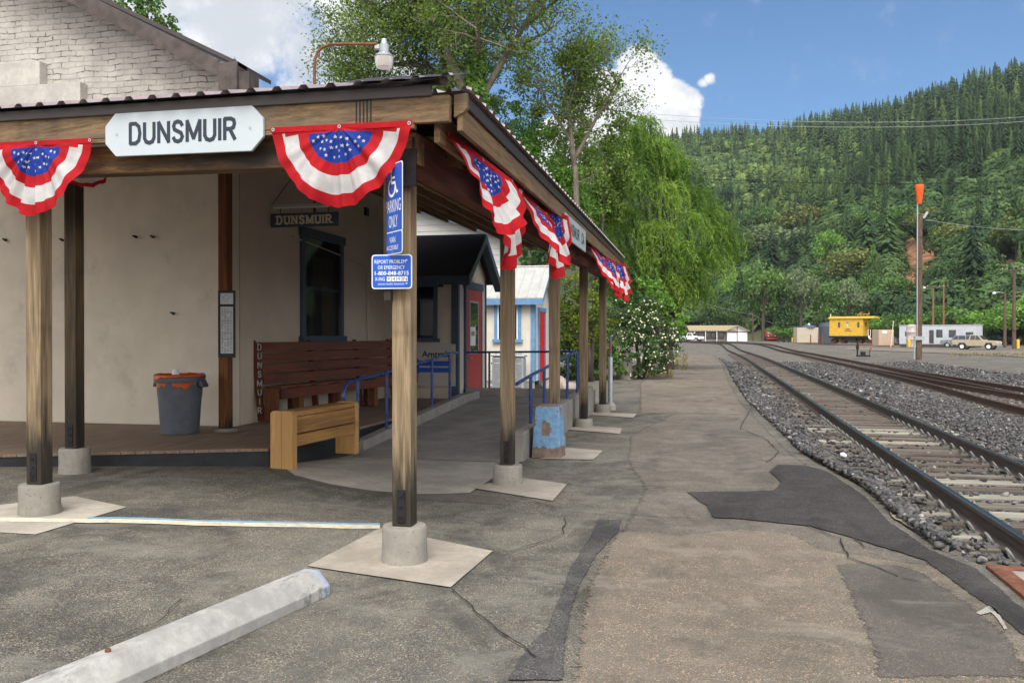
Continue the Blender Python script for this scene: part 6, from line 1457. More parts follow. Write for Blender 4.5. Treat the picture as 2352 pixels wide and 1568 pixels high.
def proj(p):
    d = -SN*p[0]+CS*p[1]; return (CX+FPX*(CS*p[0]+SN*p[1])/d, HY+(HCAM-p[2])*FPX/d)
m, g = newmat('hillside_soil'); v = objco(g, False); n1 = g.noise(v, .03, 6, .6); n2 = g.noise(v, .25, 5, .6)
setin(g, Base_Color=g.mix(g.mr(n1, .4, .6), (.030, .042, .016), g.mix(g.mr(n2, .35, .65), (.05, .06, .02), (.075, .075, .03))), Roughness=.95)
tag(np_mesh('hill', vs, fs, m), kind='structure')
# bare orange soil slips (real patches lying on the slope)
m, g = newmat('orange_soil'); v = objco(g, False)
setin(g, Base_Color=g.mix(g.mr(g.noise(v, .5, 6, .65), .35, .68), (.17, .075, .032), (.38, .20, .105)), Roughness=.95, Normal=g.bump(g.noise(v, .8, 6, .65), 1, .6))
def hill_t(x, y):
    lo, hi = 0.0, 1.0
    for _ in range(24):
        mid_ = (lo+hi)/2
        if proj(slope_pt(x, mid_))[1] > y: lo = mid_
        else: hi = mid_
    return lo
for k, (bx_, by_, rx, ry, t0) in enumerate(BARE):
    P = []; 
    for j in range(28):
        a = 2*math.pi*j/28; rr = 1+.35*mnoise.noise((math.cos(a)*2, math.sin(a)*2, k*7)); x = bx_+rx*rr*math.cos(a)+ (rx*.25*math.sin(a)); y = by_+ry*rr*math.sin(a)
        P.append(slope_pt(x, hill_t(x, min(y, 742)))+Vector((0, -.6, .9)))
    c_ = sum(P, Vector())/len(P); c_ = slope_pt(bx_, hill_t(bx_, by_))+Vector((0, -.8, 1.2))
    b = MB(); b.add(P+[c_], [(j, (j+1) % 28, 28) for j in range(28)]); tag(b.build('bare_slope', m), kind='structure')
def inbare(px, py, grow=1.0): return any(((px-a)/(c*grow))**2+((py-b_)/(d*grow))**2 < 1 for a, b_, c, d, _ in BARE)
M['conifer'] = leafmat('conifer_needles', [(.015, .036, .017), (.034, .074, .028), (.068, .128, .038), (.135, .205, .052), (.24, .32, .075)], .12, .75)
M['bark'] = wood('tree_bark', (.035, .028, .022), (.13, .11, .09), 'Z', rough=.95)
M['palebark'] = wood('pale_tree_bark', (.10, .085, .065), (.26, .23, .19), 'Z', rough=.95)
def conifer_var(seed, whorls=13, nb=8, slim=.2, fine=1.0):
    r_ = np.random.default_rng(seed); V = []; F = []
    for i in range(whorls):
        f = i/(whorls-1); z = .10+.88*f; rad = slim*(1-f)**.8*r_.uniform(.75, 1.15)+.012; a0 = r_.uniform(0, 6.28)
        for k in range(nb):
            a = a0+2*math.pi*k/nb+r_.uniform(-.3, .3); rr = rad*r_.uniform(.6, 1.2); z = .10+.88*min(1, max(0, f+r_.uniform(-.045, .045))); dz = -.05*(1-f)*r_.uniform(.2, 1.8)-.03; wv = (.22*rr+.006)*fine; ca, sa = math.cos(a), math.sin(a)
            b = len(V); V += [(0, 0, z+.03), (ca*rr*.6-sa*wv, sa*rr*.6+ca*wv, z+dz*.5), (ca*rr, sa*rr, z+dz), (ca*rr*.6+sa*wv, sa*rr*.6-ca*wv, z+dz*.5)]; F.append((b, b+1, b+2, b+3))
    b = len(V); V += [(-.012, 0, .9), (.012, 0, .9), (0, 0, 1.03), (0, 0, 1.0)]; F.append((b, b+1, b+2, b+3))
    return np.array(V), np.array(F)
CV = [conifer_var(s, 17 if s % 2 else 20, 8, sl) for s, sl in ((1, .17), (2, .21), (3, .14), (4, .24), (8, .19))]
CVN = [conifer_var(s, 44, 10, sl, .5) for s, sl in ((1, .17), (2, .21), (3, .14), (4, .24), (8, .19))]
# low rounded crown for the broadleaved trees mixed into the far forest
def lump_var(seed, n=150, sz=1.0):
    r_ = np.random.default_rng(seed); d = r_.normal(size=(n, 3)); d /= np.linalg.norm(d, axis=1)[:, None]; d[:, 2] = np.abs(d[:, 2])*1.0-.25
    lob = 1+.25*np.sin(d[:, 0]*5+seed)*np.cos(d[:, 1]*6)+r_.uniform(-.15, .1, n); c = d*np.array([.42, .42, .42])*lob[:, None]+np.array([0, 0, .5])
    t1 = np.cross(d, r_.normal(size=(n, 3))); t1 /= np.linalg.norm(t1, axis=1)[:, None]; t2 = np.cross(d, t1)*.8+d*r_.uniform(-.4, .4, (n, 1)); s_ = r_.uniform(.07, .13, (n, 1))*sz
    V = np.stack([c-t1*s_, c-t2*s_, c+t1*s_, c+t2*s_], 1).reshape(-1, 3); return V, np.arange(n*4).reshape(n, 4)
LV = [lump_var(s) for s in (5, 6, 7)]; LN = [lump_var(s, 620, .42) for s in (5, 6, 7)]
r2 = np.random.default_rng(11); VV = []; FF = []; SH = []; base = 0; cnt = 0
def sunlit_patch(px, py):   # sunlit patch painted into tree tones on the upper middle slope, with more broadleaves
    return math.exp(-((px-1730)/240)**2-((py-420)/115)**2)
cand = []
for _ in range(11500):
    x = r2.uniform(1340, 2620); t = r2.random()**.8; p = slope_pt(x, t*.995+.003); q = proj(p); cand.append((p.length, p, q, t))
cand.sort(key=lambda c_: c_[0])
for _, p, q, t in cand:
    if inbare(*q, 1.05): continue
    if any(abs(q[0]-a_) < c_*1.15 and -d_*.9 < q[1]-b_ < d_+34 for a_, b_, c_, d_, _ in BARE): continue
    fr_ = sunlit_patch(*q); nz_ = mnoise.noise((p.x*.02, p.y*.02, 5))
    low = q[1] > 545-(q[0]-1700)*.20+75*nz_
    if r2.random() < .10+.25*max(0, nz_): continue
    lump = (r2.random() < (.82 if low else .20+.40*fr_))
    if lump:
        V, F = (LN if p.length < 420 else LV)[int(r2.integers(3))]; h = r2.uniform(7, 12)*(.8 if not low else 1); sc = np.array([h*r2.uniform(.9, 1.3)]*2+[h]); sh = r2.uniform(.22, .62)+.26*fr_
    else:
        V, F = (CVN if p.length < 470 else CV)[int(r2.integers(5))]; h = (r2.uniform(7, 15) if r2.random() < .75 else r2.uniform(15, 23))*(1-.25*fr_)*(1-.3*max(0, t-.85)/.15); sc = np.array([h*r2.uniform(.85, 1.25)]*2+[h]); sh = np.clip(r2.normal(.30, .17)+.24*fr_+.15*nz_, .02, .9)
    a = r2.uniform(0, 6.28); ca, sa = math.cos(a), math.sin(a); v_ = V*sc; v_ = np.stack([v_[:, 0]*ca-v_[:, 1]*sa, v_[:, 0]*sa+v_[:, 1]*ca, v_[:, 2]], 1)+np.array([p.x, p.y, p.z-.5])
    VV.append(v_); FF.append(F+base); base += len(v_); SH.append(np.clip(sh+r2.uniform(-.10, .10, len(F)), 0, 1))
tag(np_mesh('forest', np.concatenate(VV), np.concatenate(FF), M['conifer'], attr=np.concatenate(SH)), kind='stuff')

# ------------------------------------------------------------------ leaves and individual trees
def leaf_cloud(c, size, r_, out=None, aspect=.6, jitter=1.0, up=0.0):
    """c (n,3) centres -> quads; `out` (n,3) preferred normals"""
    n = len(c); nn = r_.normal(size=(n, 3))*jitter+(out if out is not None else 0)+np.array([0, 0, up]); nn /= np.linalg.norm(nn, axis=1)[:, None]+1e-9
    t1 = np.cross(nn, r_.normal(size=(n, 3))); t1 /= np.linalg.norm(t1, axis=1)[:, None]+1e-9; t2 = np.cross(nn, t1)
    s_ = (np.asarray(size)*r_.uniform(.65, 1.3, n))[:, None]*.5
    V = np.stack([c-t1*s_, c-t2*s_*aspect-nn*s_*.15, c+t1*s_, c+t2*s_*aspect-nn*s_*.15], 1).reshape(-1, 3)
    return V, np.arange(n*4).reshape(n, 4)
GREENS = {
 'dark': leafmat('dark_green_leaves', [(0.034, 0.069, 0.022), (0.064, 0.125, 0.038), (0.109, 0.189, 0.053)], .25),
 'mid': leafmat('mid_green_leaves', [(0.053, 0.106, 0.028), (0.104, 0.199, 0.049), (0.179, 0.302, 0.076)], .3),
 'olive': leafmat('olive_green_leaves', [(0.076, 0.098, 0.031), (0.141, 0.169, 0.048), (0.237, 0.255, 0.076)], .25),
 'bright': leafmat('bright_green_leaves', [(0.085, 0.179, 0.034), (0.161, 0.312, 0.057), (0.265, 0.454, 0.095)], .35),
 'grey': leafmat('grey_green_leaves', [(0.080, 0.113, 0.057), (0.136, 0.185, 0.095), (0.209, 0.265, 0.141)], .25),
 'pine': leafmat('pine_needles', [(0.027, 0.060, 0.022), (0.049, 0.102, 0.034), (0.085, 0.161, 0.049)], .15, .7),
}
def crown_mesh(seed, lobes=24, per=75, kind='round'):
    r_ = np.random.default_rng(seed); C = []; O = []; S = []
    for k in range(lobes):
        if kind == 'round':
            d = r_.normal(size=3); d /= np.linalg.norm(d); d[2] = d[2]*.8+.12; cc = np.array([.36, .36, .33])*d*r_.uniform(.55, 1.0)+np.array([0, 0, .55]); rr = r_.uniform(.10, .19)
        else:
            f = r_.random()**.7; cc = np.array([r_.normal(0, .14*(1.1-f)), r_.normal(0, .14*(1.1-f)), .12+.82*f]); rr = .05+.13*(1-f)
        dd = r_.normal(size=(per, 3)); dd /= np.linalg.norm(dd, axis=1)[:, None]; keep = dd[:, 2] > -.6; dd = dd[keep]
        C.append(cc+dd*rr*r_.uniform(.7, 1.08, (len(dd), 1))*np.array([1.15, 1.15, .8])); O.append(dd); S.append(np.clip(r_.uniform(.25, .75)+r_.uniform(-.25, .25, len(dd)), 0, 1))
    C, O, S = np.concatenate(C), np.concatenate(O), np.concatenate(S); V, F = leaf_cloud(C, .05, r_, O*1.3, .75); return V, F, S
def trunk_mb(h=1.0, r=.03):
    b = MB(); b.tube([(0, 0, -.04), (.01, 0, .25), (0, .01, .5), (.01, 0, .75)], [r, r*.8, r*.6, r*.25], 7)
    for k in range(5):
        a = k*1.3; b.tube([(0, 0, .3+.07*k), (.14*math.cos(a), .14*math.sin(a), .5+.06*k), (.26*math.cos(a), .26*math.sin(a), .6+.06*k)], [r*.4, r*.3, r*.1], 5)
    return b
CROWN = {}
def proto_tree(kind, matk, seed):
    key = (kind, matk, seed)
    if key not in CROWN:
        V, F, S = crown_mesh(seed, 26 if kind == 'round' else 30, 80 if kind == 'round' else 60, kind)
        t = bpy.data.objects.new('broadleaf_tree', None); COL.objects.link(t); np_mesh('crown', V, F, GREENS[matk], t, S); trunk_mb().build('trunk', M['bark'], t); CROWN[key] = [t, False]
    return CROWN[key]
def place_tree(name, label, pos, hgt, wdt, kind, matk, seed, rz, group='trees at the foot of the hill'):
    e = proto_tree(kind, matk, seed)
    if not e[1]: o = e[0]; e[1] = True
    else: o = copy_tree(e[0])
    o.name = name; o.location = pos; o.scale = (wdt, wdt, hgt); o.rotation_euler = (0, 0, rz); tag(o, label, 'tree', group); return o
# (px x, px y of crown base, height px, width px, shape, leaf, label) on the valley floor or the slope behind it
FOOT = [
 (1640, 772, 120, 95, 'cone', 'pine', 'dark pine standing right behind the long low house'),
 (1668, 770, 105, 80, 'round', 'dark', 'dark bushy tree over the gable of the low house'),
 (1700, 772, 165, 75, 'cone', 'pine', 'tall narrow pine between the low house and the lamp pole'),
 (1752, 774, 200, 120, 'round', 'mid', 'big feathery green tree behind the tall lamp pole'),
 (1800, 774, 130, 90, 'cone', 'pine', 'dark pine over the red work truck'),
 (1787, 776, 42, 60, 'round', 'bright', 'low bright bush next to the red work truck'),
 (1812, 779, 42, 46, 'round', 'bright', 'small bright bush at the near end of the tan container'),
 (1838, 770, 185, 110, 'round', 'grey', 'grey green rounded tree behind the tan container'),
 (1902, 770, 140, 95, 'round', 'mid', 'mid green tree directly behind the dark water tank'),
 (1950, 770, 150, 90, 'round', 'grey', 'grey green tree rising over the caboose roof'),
 (1944, 690, 130, 130, 'round', 'olive', 'olive brown round tree on the slope above the caboose'),
 (1905, 640, 120, 85, 'round', 'bright', 'bright yellow green tree upslope of the dark water tank'),
 (2004, 740, 175, 70, 'cone', 'mid', 'slim pale conifer behind the end of the caboose'),
 (2030, 785, 60, 90, 'round', 'bright', 'bright bush behind the ribbed tan pink container'),
 (2066, 786, 85, 90, 'round', 'mid', 'loose green shrub between the pinkish container and the trailer'),
 (2048, 735, 110, 110, 'round', 'mid', 'green tree below the orange bare slope'),
 (2128, 770, 75, 100, 'round', 'bright', 'bright shrub mass behind the trailer near the windsock mast'),
 (2190, 770, 95, 130, 'round', 'mid', 'green shrub mass behind the middle of the trailer'),
 (2262, 775, 90, 120, 'round', 'bright', 'bright shrub mass behind the end of the trailer'),
 (2330, 780, 105, 130, 'round', 'bright', 'bright shrubs behind the tall crossarm pole'),
 (2405, 785, 120, 150, 'round', 'bright', 'bright shrubs past the tall crossarm pole at the frame edge'),
 (1782, 625, 110, 190, 'round', 'grey', 'very broad grey green oak on the slope above the red truck'),
 (1712, 640, 95, 120, 'round', 'dark', 'dark round oak on the slope above the low house'),
 (1842, 560, 95, 130, 'round', 'olive', 'olive oak high on the lower slope above the tan container'),
 (1888, 585, 70, 95, 'round', 'dark', 'dark oak next to the olive oak above the container'),
 (2140, 560, 85, 110, 'round', 'olive', 'olive bushy oak beside the windsock mast on the slope'),
 (2205, 610, 110, 130, 'round', 'olive', 'yellow olive oak up the slope over the trailer'),
 (2275, 590, 95, 125, 'round', 'dark', 'dark oak on the slope over the tan pickup'),
 (2335, 600, 100, 120, 'round', 'olive', 'olive oak behind the top of the tall crossarm pole'),
 (2225, 700, 120, 150, 'round', 'dark', 'dark spreading oak right behind the trailer shrubs'),
 (2150, 700, 100, 105, 'round', 'olive', 'olive tree between the bare slope and the trailer'),
 (2320, 715, 110, 140, 'round', 'dark', 'deep green oak behind the tall crossarm pole'),
 (2268, 500, 90, 130, 'round', 'dark', 'dark oak high on the slope over the white trailer'),
 (2060, 560, 90, 100, 'round', 'mid', 'mid green oak just upslope of the orange bare soil'),
 (1985, 575, 100, 110, 'round', 'mid', 'mid green tree upslope of the olive tree over the caboose'),
 (1872, 705, 100, 110, 'round', 'mid', 'mid green tree around the white lamp of the crossarm pole'),
 (1745, 560, 90, 100, 'round', 'mid', 'mid green oak on the slope beside the drooping willow'),
 (1695, 725, 110, 90, 'round', 'bright', 'bright loose tree showing between the pines by the low house'),
]
for k, (x, y, hp, wp_, kind, mk, lb_) in enumerate(FOOT):
    p = slope_pt(x, hill_t(x, y)) if y < 765 else W(x, y, 200)
    if y >= 765:
        dmax = interp(BASED, x)-6; dd = -SN*p.x+CS*p.y
        dd = min(max(dd, 175 if x < 2060 else 140), dmax); p = W(x, HY, dd); p.z = -.2; 
    dd = -SN*p.x+CS*p.y; place_tree('conifer_tree' if kind == 'cone' else 'broadleaf_tree', lb_, p, hp*dd/FPX*1.06, wp_*dd/FPX*1.12, kind, mk, k % 4+(0 if kind == 'round' else 10), k*1.7)

# branching trees near the station
def limb(parts, leaves, p, d, L, r, lvl, r_, maxl, droop=0.0, leafn=26, spread=.55, leafr=.35, gap=.0):
    n = 5; pts = [p.copy()]; dd = d.copy()
    for k in range(n):
        dd = (dd+Vector(r_.normal(0, .13, 3))+Vector((0, 0, .05-droop))).normalized(); pts.append(pts[-1]+dd*L/n)
    parts.tube([tuple(q) for q in pts], [r*(1-.75*k/n) for k in range(n+1)], 6 if lvl < 2 else 4, cap=False)
    if lvl >= maxl-1:
        for q in pts[2:]: 
            if r_.random() > gap: leaves.append((q, leafr))
    if lvl < maxl:
        for k in range(int(r_.integers(3, 6))):
            f = r_.uniform(.3, 1.0); i = min(n-1, int(f*n)); q = pts[i].lerp(pts[i+1], f*n-i); ax = Vector(r_.normal(0, 1, 3)); nd = (dd*(1-spread)+ax.normalized()*spread+Vector((0, 0, .12))).normalized()
            limb(parts, leaves, q, nd, L*r_.uniform(.5, .72), r*.5, lvl+1, r_, maxl, droop, leafn, spread, leafr, gap)
def leafy(name, mat, parent, anchors, per, size, r_, squash=.8, aspect=.7):
    C = []; S = []
    for q, rad in anchors:
        n = int(per*r_.uniform(.5, 1.4)); d = r_.normal(size=(n, 3))*np.array([1, 1, squash])*rad*.5; C.append(np.array(q)+d); S.append(np.clip(r_.uniform(.2, .8)+r_.uniform(-.2, .2, n), 0, 1))
    C, S = np.concatenate(C), np.concatenate(S); V, F = leaf_cloud(C, size, r_, None, aspect, 1, .35); return np_mesh(name, V, F, mat, parent, S)
def branch_tree(name, label, spines, d, leafmat_, barkm, seed, side_L, side_r, maxl=2, per=16, leaf=.11, leafr=.55, gap=.25, nside=9, spread=.6, top_only=.25, group=None, extra=None):
    r_ = np.random.default_rng(seed); base = W(*spines[0][0][:2], d); base.z = 0; t = thing(name, label, 'tree', base, group=group); b = MB(); an = []
    for sp in spines:
        P = [W(x, y, d+(dz[0] if dz else 0))-base for x, y, *dz in sp[:-1]]; r0 = sp[-1]
        rs = [r0*(1-.7*k/(len(P)-1)) for k in range(len(P))]; b.tube([tuple(q) for q in P], rs, 9, cap=False)
        for k in range(nside):
            f = top_only+(1-top_only)*r_.random(); i = min(len(P)-2, int(f*(len(P)-1))); q = P[i].lerp(P[i+1], f*(len(P)-1)-i); ang = r_.uniform(0, 6.28); nd = Vector((math.cos(ang), math.sin(ang)*.8, r_.uniform(.0, .9))).normalized()
            limb(b, an, q, nd, side_L*r_.uniform(.55, 1.1), side_r, 0, r_, maxl, 0.0, 0, spread, leafr, gap)
        limb(b, an, P[-1], (P[-1]-P[-2]).normalized(), side_L*.8, rs[-1], 0, r_, maxl, 0, 0, spread, leafr, gap)
    b.build('trunk', barkm, t, smooth=True)
    if extra: an += [(W(x, y, d+dz)-base, rr) for x, y, dz, rr in extra]
    leafy('crown', leafmat_, t, an, per, leaf, r_); return t
cw = leafmat('cottonwood_leaves', [(.075, .125, .028), (.15, .235, .048), (.25, .35, .075)], .35)
t = branch_tree('cottonwood_tree', 'tall ivy clad cottonwood with open branches behind the waiting room', [[(1085, 720), (1088, 500), (1090, 330), (1092, 210), (1096, 60), (1104, -90), .34], [(1090, 300), (1062, 200), (1030, 130), (1010, 40), (985, -60), .20], [(1092, 250), (1150, 150), (1205, 60), (1250, -30), .15]], 32, cw, M['palebark'], 21, 2.6, .075, 2, 17, .10, .60, .30, 12, .62, .35)
# ivy sleeve round the trunk
r_ = np.random.default_rng(3); n = 5200; yy = r_.uniform(120, 700, n); cx_ = np.interp(yy, [0, 210, 330, 500, 720], [1100, 1092, 1090, 1088, 1085]); C = np.array([tuple(W(a, b_, 32)-t.location) for a, b_ in zip(cx_, yy)]); d_ = r_.normal(size=(n, 3)); d_[:, 2] *= .3; d_ /= np.linalg.norm(d_, axis=1)[:, None]
C = C+d_*(np.interp(yy, [100, 250, 420, 700], [.28, .5, .62, .7])*r_.uniform(.6, 1.15, n))[:, None]; V, F = leaf_cloud(C, .15, r_, d_*1.2, .85); np_mesh('ivy', V, F, GREENS['bright'], t, r_.random(n))
branch_tree('cottonwood_tree', 'cottonwood leaning toward the yard lamp with dark bare twigs', [[(1030, 760), (1035, 420), (1035, 220), (1012, 110), (965, 10), (930, -90), .24], [(1030, 180), (960, 150), (890, 150), (830, 130), .12], [(1033, 260), (980, 230), (900, 215), (830, 205), .10], [(1000, 90), (930, 70), (870, 20), .10]], 34, cw, M['bark'], 33, 2.2, .06, 2, 15, .10, .60, .32, 10, .6, .35)
branch_tree('ash_tree', 'thin open tree with a pale stem between the cottonwoods and the willow', [[(1335, 760), (1326, 520), (1322, 400), (1310, 300), (1300, 210), (1290, 150), .14], [(1318, 370), (1360, 290), (1400, 220), (1420, 185), .08], [(1315, 330), (1270, 260), (1235, 200), .07]], 33, cw, M['palebark'], 44, 1.7, .04, 2, 10, .10, .56, .36, 8, .6, .3)
def bushy(name, label, blobs, d, mat, seed, leaf, per_area, cat='tree', trunk=None, bark=None, aspect=.65, flowers=None, group=None, hollow=.45, up=.2):
    """crown built from lobes (px x, px y, radius px, depth offset m)"""
    r_ = np.random.default_rng(seed); sc = d/FPX; bx_ = sum(q[0] for q in blobs)/len(blobs); base = W(bx_, HY, d); base.z = 0; t = thing(name, label, cat, base, group=group); C = []; O = []; S = []
    for (x, y, rp, dz) in blobs:
        c_ = np.array(tuple(W(x, y, d+dz)-base)); rr = rp*sc; nsub = int(rr*rr*34)+14
        for _ in range(nsub):
            v_ = r_.normal(size=3); v_ /= np.linalg.norm(v_); cs_ = c_+v_*rr*r_.uniform(hollow, .92); r3 = rr*r_.uniform(.16, .34); n = int(per_area*r3*r3*12)+6; dd = r_.normal(size=(n, 3)); dd /= np.linalg.norm(dd, axis=1)[:, None]
            C.append(cs_+dd*r3*r_.uniform(.55, 1.1, (n, 1))*np.array([1.1, 1.1, .7])); O.append(dd*.6+v_*.5); S.append(np.clip(r_.uniform(.15, .85)+r_.uniform(-.2, .2, n), 0, 1))
    C, O, S = np.concatenate(C), np.concatenate(O), np.concatenate(S); k = C[:, 2] > .03; C, O, S = C[k], O[k], S[k]
    V, F = leaf_cloud(C, leaf, r_, O, aspect, 1, up); np_mesh('crown' if cat == 'tree' else 'foliage', V, F, mat, t, S)
    b = MB()
    for (x, y, rp, dz) in blobs[:trunk or 3]:
        q = W(x, y, d+dz)-base; b.tube([(0, 0, -.05), (q.x*.35, q.y*.35, q.z*.45), tuple(q)], [.11, .07, .03], 7)
    b.build('trunk' if cat == 'tree' else 'stems', bark or M['bark'], t, smooth=True)
    if flowers:
        n, fx0, fx1, fy0, fy1, fm = flowers; idx = r_.choice(len(C), n*3); sel = []
        for i in idx:
            w_ = Vector(C[i])+base; q = proj(w_)
            if fx0 < q[0] < fx1 and fy0 < q[1] < fy1 and (O[i][1] < .55 or O[i][0] > 0): sel.append(i)
            if len(sel) >= n: break
        sel = np.array(sel); cc = C[sel]+O[sel]/(np.linalg.norm(O[sel], axis=1)[:, None]+1e-6)*.07; VV = []; FF = []
        for rep in range(2):
            V, F = leaf_cloud(cc+r_.normal(0, .008, cc.shape), .066, r_, O[sel]*2+np.array([0, -.8, .3]), 1.0, .5); FF.append(F+rep*len(V)); VV.append(V)
        tag(np_mesh('blossoms', np.concatenate(VV), np.concatenate(FF), fm, t), kind='stuff')
    return t
# mid-distance trees behind the canopy end
bushy('alder_tree', 'loose green tree mass rising over the canopy roof edge', [(1225, 360, 60, 0), (1200, 300, 40, -.3), (1270, 430, 70, .2), (1180, 420, 60, .5), (1250, 520, 80, .3), (1330, 460, 65, .2), (1290, 400, 50, -.3), (1160, 330, 40, 0), (1190, 250, 30, -.2), (1250, 300, 36, -.4), (1210, 600, 80, .5), (1140, 380, 50, .5), (1310, 560, 70, .5), (1230, 690, 90, .8)], 34, GREENS['bright'], 5, .13, 24, trunk=2, hollow=.2)
bushy('poplar_tree', 'airy poplar foliage filling the gap above the open ash stems', [(1310, 240, 50, .4), (1350, 190, 42, .6), (1275, 310, 52, .3), (1385, 245, 42, .7), (1235, 260, 46, .4), (1200, 180, 44, .3), (1330, 320, 46, .6), (1415, 190, 26, .8), (1170, 120, 44, .2), (1290, 140, 30, .5), (1130, 240, 48, .2), (1165, 300, 50, .3), (1130, 160, 40, 0), (1220, 330, 55, .4), (1215, 110, 34, .2)], 36, cw, 25, .11, 32, trunk=2, hollow=.05)
bushy('oak_tree', 'pale loose twiggy tree between the open ash and the willow crown', [(1350, 390, 55, 1), (1395, 330, 45, 1), (1425, 285, 38, 1.2), (1430, 400, 55, 1), (1320, 330, 40, .6), (1360, 480, 65, 1.2), (1290, 370, 45, .8), (1400, 470, 60, 1.4), (1345, 290, 30, .8)], 38, cw, 6, .15, 30, trunk=2, hollow=.2)
bushy('maple_tree', 'yellow green maple with layered leaves beside the white shed', [(1320, 655, 40, 0), (1345, 700, 50, -.2), (1300, 715, 40, .1), (1370, 670, 34, .3), (1400, 640, 28, .2), (1330, 760, 50, .3), (1410, 615, 20, .1), (1375, 730, 40, -.2)], 31, leafmat('maple_leaves', [(.05, .09, .016), (.14, .20, .03), (.28, .32, .04)], .4), 7, .10, 70, trunk=4)
bushy('laurel_shrub', 'dense dark green shrub under the yellow green maple', [(1305, 800, 48, .4), (1345, 815, 50, .1), (1385, 800, 46, .3), (1370, 750, 40, .6), (1325, 770, 45, .6), (1410, 830, 36, .1), (1300, 855, 30, .2), (1350, 860, 30, -.1)], 32, GREENS['mid'], 8, .12, 60, cat='shrub')
cream_fl = plain('cream_blossom', (.78, .70, .54), .6)
rm = leafmat('rose_leaves', [(0.024, 0.057, 0.016), (0.054, 0.115, 0.030), (0.121, 0.203, 0.068)], .3)
bushy('rose_bush', 'large rose bush covered in cream blossoms at the platform edge', [(1455, 750, 52, .2), (1500, 760, 48, -.1), (1520, 800, 44, -.3), (1470, 810, 50, -.5), (1430, 770, 46, .1), (1425, 710, 34, .4), (1470, 700, 34, .4), (1505, 830, 34, -.5), (1535, 780, 26, .0), (1420, 820, 36, .1), (1450, 845, 26, -.4), (1500, 715, 30, .5), (1440, 680, 22, .6)], 33, rm, 9, .085, 95, cat='shrub', flowers=(620, 1395, 1556, 690, 866, cream_fl), hollow=.6)
bushy('hazel_shrub', 'yellow green arching shrub just behind the rose bush', [(1520, 690, 36, .3), (1545, 730, 30, .1), (1500, 665, 28, .5), (1558, 770, 22, 0), (1480, 650, 20, .5), (1568, 735, 18, .2)], 36, GREENS['bright'], 12, .12, 60, cat='shrub')
p = G(1436, 871)
bo_ = thing('stone_marker', 'worn grey tapered stone marker at the foot of the rose bush', 'stone', (p.x, p.y, 0)); b = MB(); b.lathe([(.30, -.1), (.295, .1), (.27, .5), (.22, .85), (.15, .97), (0, 1.0)], n=14, cap=False); b.build('stone', M['baseconc'], bo_, smooth=True)
# garden hose coil by the hedge
p = G(1300, 868); hs = thing('garden_hose', 'coiled reddish garden hose hanging by the hedge behind the railing', 'hose', (p.x, p.y-.3, 0)); b = MB()
for k in range(4): b.tube([(.02*k+.28*math.cos(a), .03*k, .55+.3*math.sin(a)) for a in [q*math.pi/10 for q in range(21)]], .02, 6)
b.build('coil', paint('faded_red_rubber', (.32, .14, .10), .6), hs, smooth=True)
# weeping willow
wl_m = leafmat('willow_leaves', [(.045, .10, .018), (.15, .265, .045), (.32, .44, .095)], .48, tr_tint=(1.15, 1.3, .5))
dW = 42; base = W(1530, HY, dW); base.z = 0; wt_ = thing('willow_tree', 'big weeping willow with bright drooping fronds over the platform end', 'tree', base); r_ = np.random.default_rng(17); b = MB(); C = []; O = []; S = []
TOPS = [(1440, 330, 1), (1480, 280, 0), (1520, 330, -.5), (1560, 380, 0), (1600, 440, -.5), (1635, 480, 0), (1660, 520, -.3), (1420, 420, .5), (1470, 400, -.8), (1530, 430, -1), (1590, 500, -1), (1645, 530, -.8), (1400, 500, .6), (1450, 490, -.6), (1510, 520, -1.2), (1560, 570, -1.3), (1610, 575, -1.2), (1430, 580, -.2), (1490, 600, -1), (1545, 640, -1.2), (1590, 640, -1), (1630, 585, -.6), (1500, 350, -.4), (1545, 300+60, .4), (1455, 300, .6), (1575, 690-40, -.6), (1405, 350, .8), (1385, 430, .9), (1390, 560, .6), (1668, 545, -.2), (1460, 660, -.6), (1410, 640, .0)]
for (x, y, dz) in TOPS:
    top = W(x, y, dW+dz*1.4)-base; fork = Vector((top.x*.25, top.y*.25, min(3.2, top.z*.5))); mid_ = fork.lerp(top, .6)+Vector((0, 0, .35)); b.tube([(0, 0, 1.2), tuple(fork), tuple(mid_), tuple(top)], [.2, .11, .06, .03], 6, cap=False)
    ns = int(r_.integers(46, 70)); tone = r_.uniform(.12, .85)
    for _ in range(ns):
        a = r_.uniform(0, 6.28); reach = r_.uniform(.15, .95); st = np.array(tuple(top))+r_.normal(0, .22, 3)*np.array([1, 1, .6]); L_ = r_.uniform(.5, 1.75)*(1.25 if x < 1600 and y < 560 else .85); L_ = min(L_, st[2]-.9); nl = int(L_*19); f = np.linspace(0, 1, nl)
        hx = reach*(1-np.exp(-f*3.2)); zz = .28*np.sin(np.minimum(1, f*3)*math.pi)*reach-L_*f**1.35; sw_ = .10*np.sin(f*4+a)
        P = np.stack([st[0]+np.cos(a)*hx+sw_+.22*f, st[1]+np.sin(a)*hx, st[2]+zz], 1)+r_.normal(0, .035, (nl, 3)); C.append(P); tg = np.gradient(P, axis=0) if nl > 1 else np.zeros((nl, 3)); O.append(tg/(np.linalg.norm(tg, axis=1)[:, None]+1e-6)); S.append(np.clip(tone+r_.uniform(-.3, .3)+.1*(1-f), 0, 1)+0*f)
b.tube([(0, 0, -.1), (0, 0, .7), (.0, 0, 1.3)], [.42, .34, .26], 12); b.build('trunk', M['bark'], wt_, smooth=True)
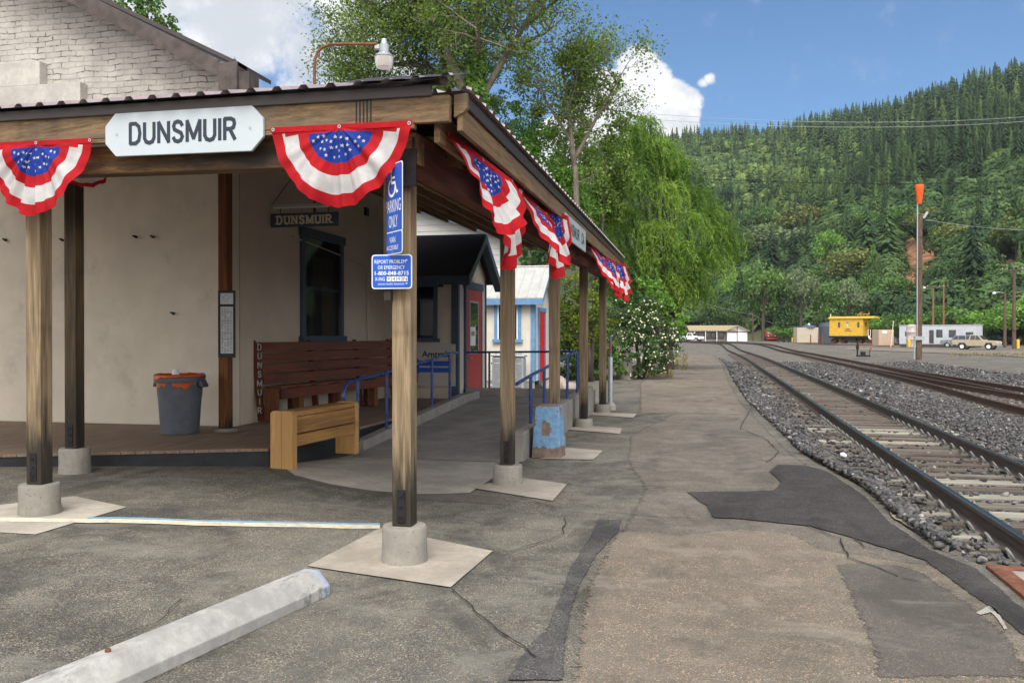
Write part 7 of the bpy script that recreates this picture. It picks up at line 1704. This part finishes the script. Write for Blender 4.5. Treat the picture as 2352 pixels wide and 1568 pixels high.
C, O, S = np.concatenate(C), np.concatenate(O), np.concatenate(S); n = len(C); ax = O*1.0+r_.normal(0, .35, (n, 3)); ax /= np.linalg.norm(ax, axis=1)[:, None]; sd_ = np.cross(ax, r_.normal(size=(n, 3))); sd_ /= np.linalg.norm(sd_, axis=1)[:, None]; ln_ = r_.uniform(.09, .17, (n, 1)); wd_ = r_.uniform(.014, .026, (n, 1))
V = np.stack([C-ax*ln_, C-sd_*wd_, C+ax*ln_, C+sd_*wd_], 1).reshape(-1, 3); np_mesh('crown', V, np.arange(n*4).reshape(n, 4), wl_m, wt_, S)
# tree over the brick gable and small greenery seen under the canopy
bushy('walnut_tree', 'green tree top showing behind the roof slope of the brick gable', [(300, 20, 50, 0), (350, 40, 42, 0), (385, 60, 28, .2), (260, -30, 60, .3), (330, -20, 50, 0), (405, 75, 14, .2), (200, -60, 70, .5)], 26, GREENS['mid'], 13, .11, 60, trunk=3)
bushy('fir_tree', 'drooping dark fir branches seen between the shed and the canopy beam', [(1215, 575, 36, 0), (1250, 590, 30, .2), (1190, 540, 34, .3), (1270, 560, 26, .4), (1225, 610, 24, .2)], 29, GREENS['pine'], 14, .12, 60, trunk=2)
# dry grass and weeds along the bush foot and gravel edge
gm = leafmat('dry_grass', [(.10, .10, .03), (.22, .18, .08), (.34, .27, .14)], .3); r_ = np.random.default_rng(5)
C = []; 
for (x0, x1, y0, y1, n) in ((1530, 1580, 812, 850, 700), (1480, 1545, 855, 868, 500), (1290, 1420, 864, 872, 500), (1225, 1300, 868, 880, 200), (2180, 2352, 812, 818, 500)):
    for _ in range(n): p = G(r_.uniform(x0, x1), r_.uniform(y0, y1)); C.append((p.x, p.y, .0))
C = np.array(C); n = len(C); a = r_.uniform(0, 6.28, n); h = r_.uniform(.05, .22, n); wv = .012+.012*C[:, 1]/60; dx, dy = np.cos(a)*wv, np.sin(a)*wv; lx, ly = r_.normal(0, .4, n)*h, r_.normal(0, .4, n)*h
V = np.stack([C+np.stack([-dx, -dy, 0*a], 1), C+np.stack([dx, dy, 0*a], 1), C+np.stack([lx, ly, h], 1)], 1).reshape(-1, 3); tag(np_mesh('dry_grass', V, np.arange(n*3).reshape(n, 3), gm, attr=r_.random(n)), kind='stuff')
# ------------------------------------------------------------------ thin valley haze
m = bpy.data.materials.new('valley_haze'); m.use_nodes = True; t_ = m.node_tree; t_.nodes.clear()
pv = t_.nodes.new('ShaderNodeVolumePrincipled'); pv.inputs['Color'].default_value = (.86, .92, 1, 1); pv.inputs['Density'].default_value = .00012; pv.inputs['Anisotropy'].default_value = .2
ou = t_.nodes.new('ShaderNodeOutputMaterial'); t_.links.new(pv.outputs[0], ou.inputs['Volume'])
mb = MB(); mb.box2((-1500, -320, -3.0), (1700, 1500, 420)); tag(mb.build('haze', m), kind='stuff')
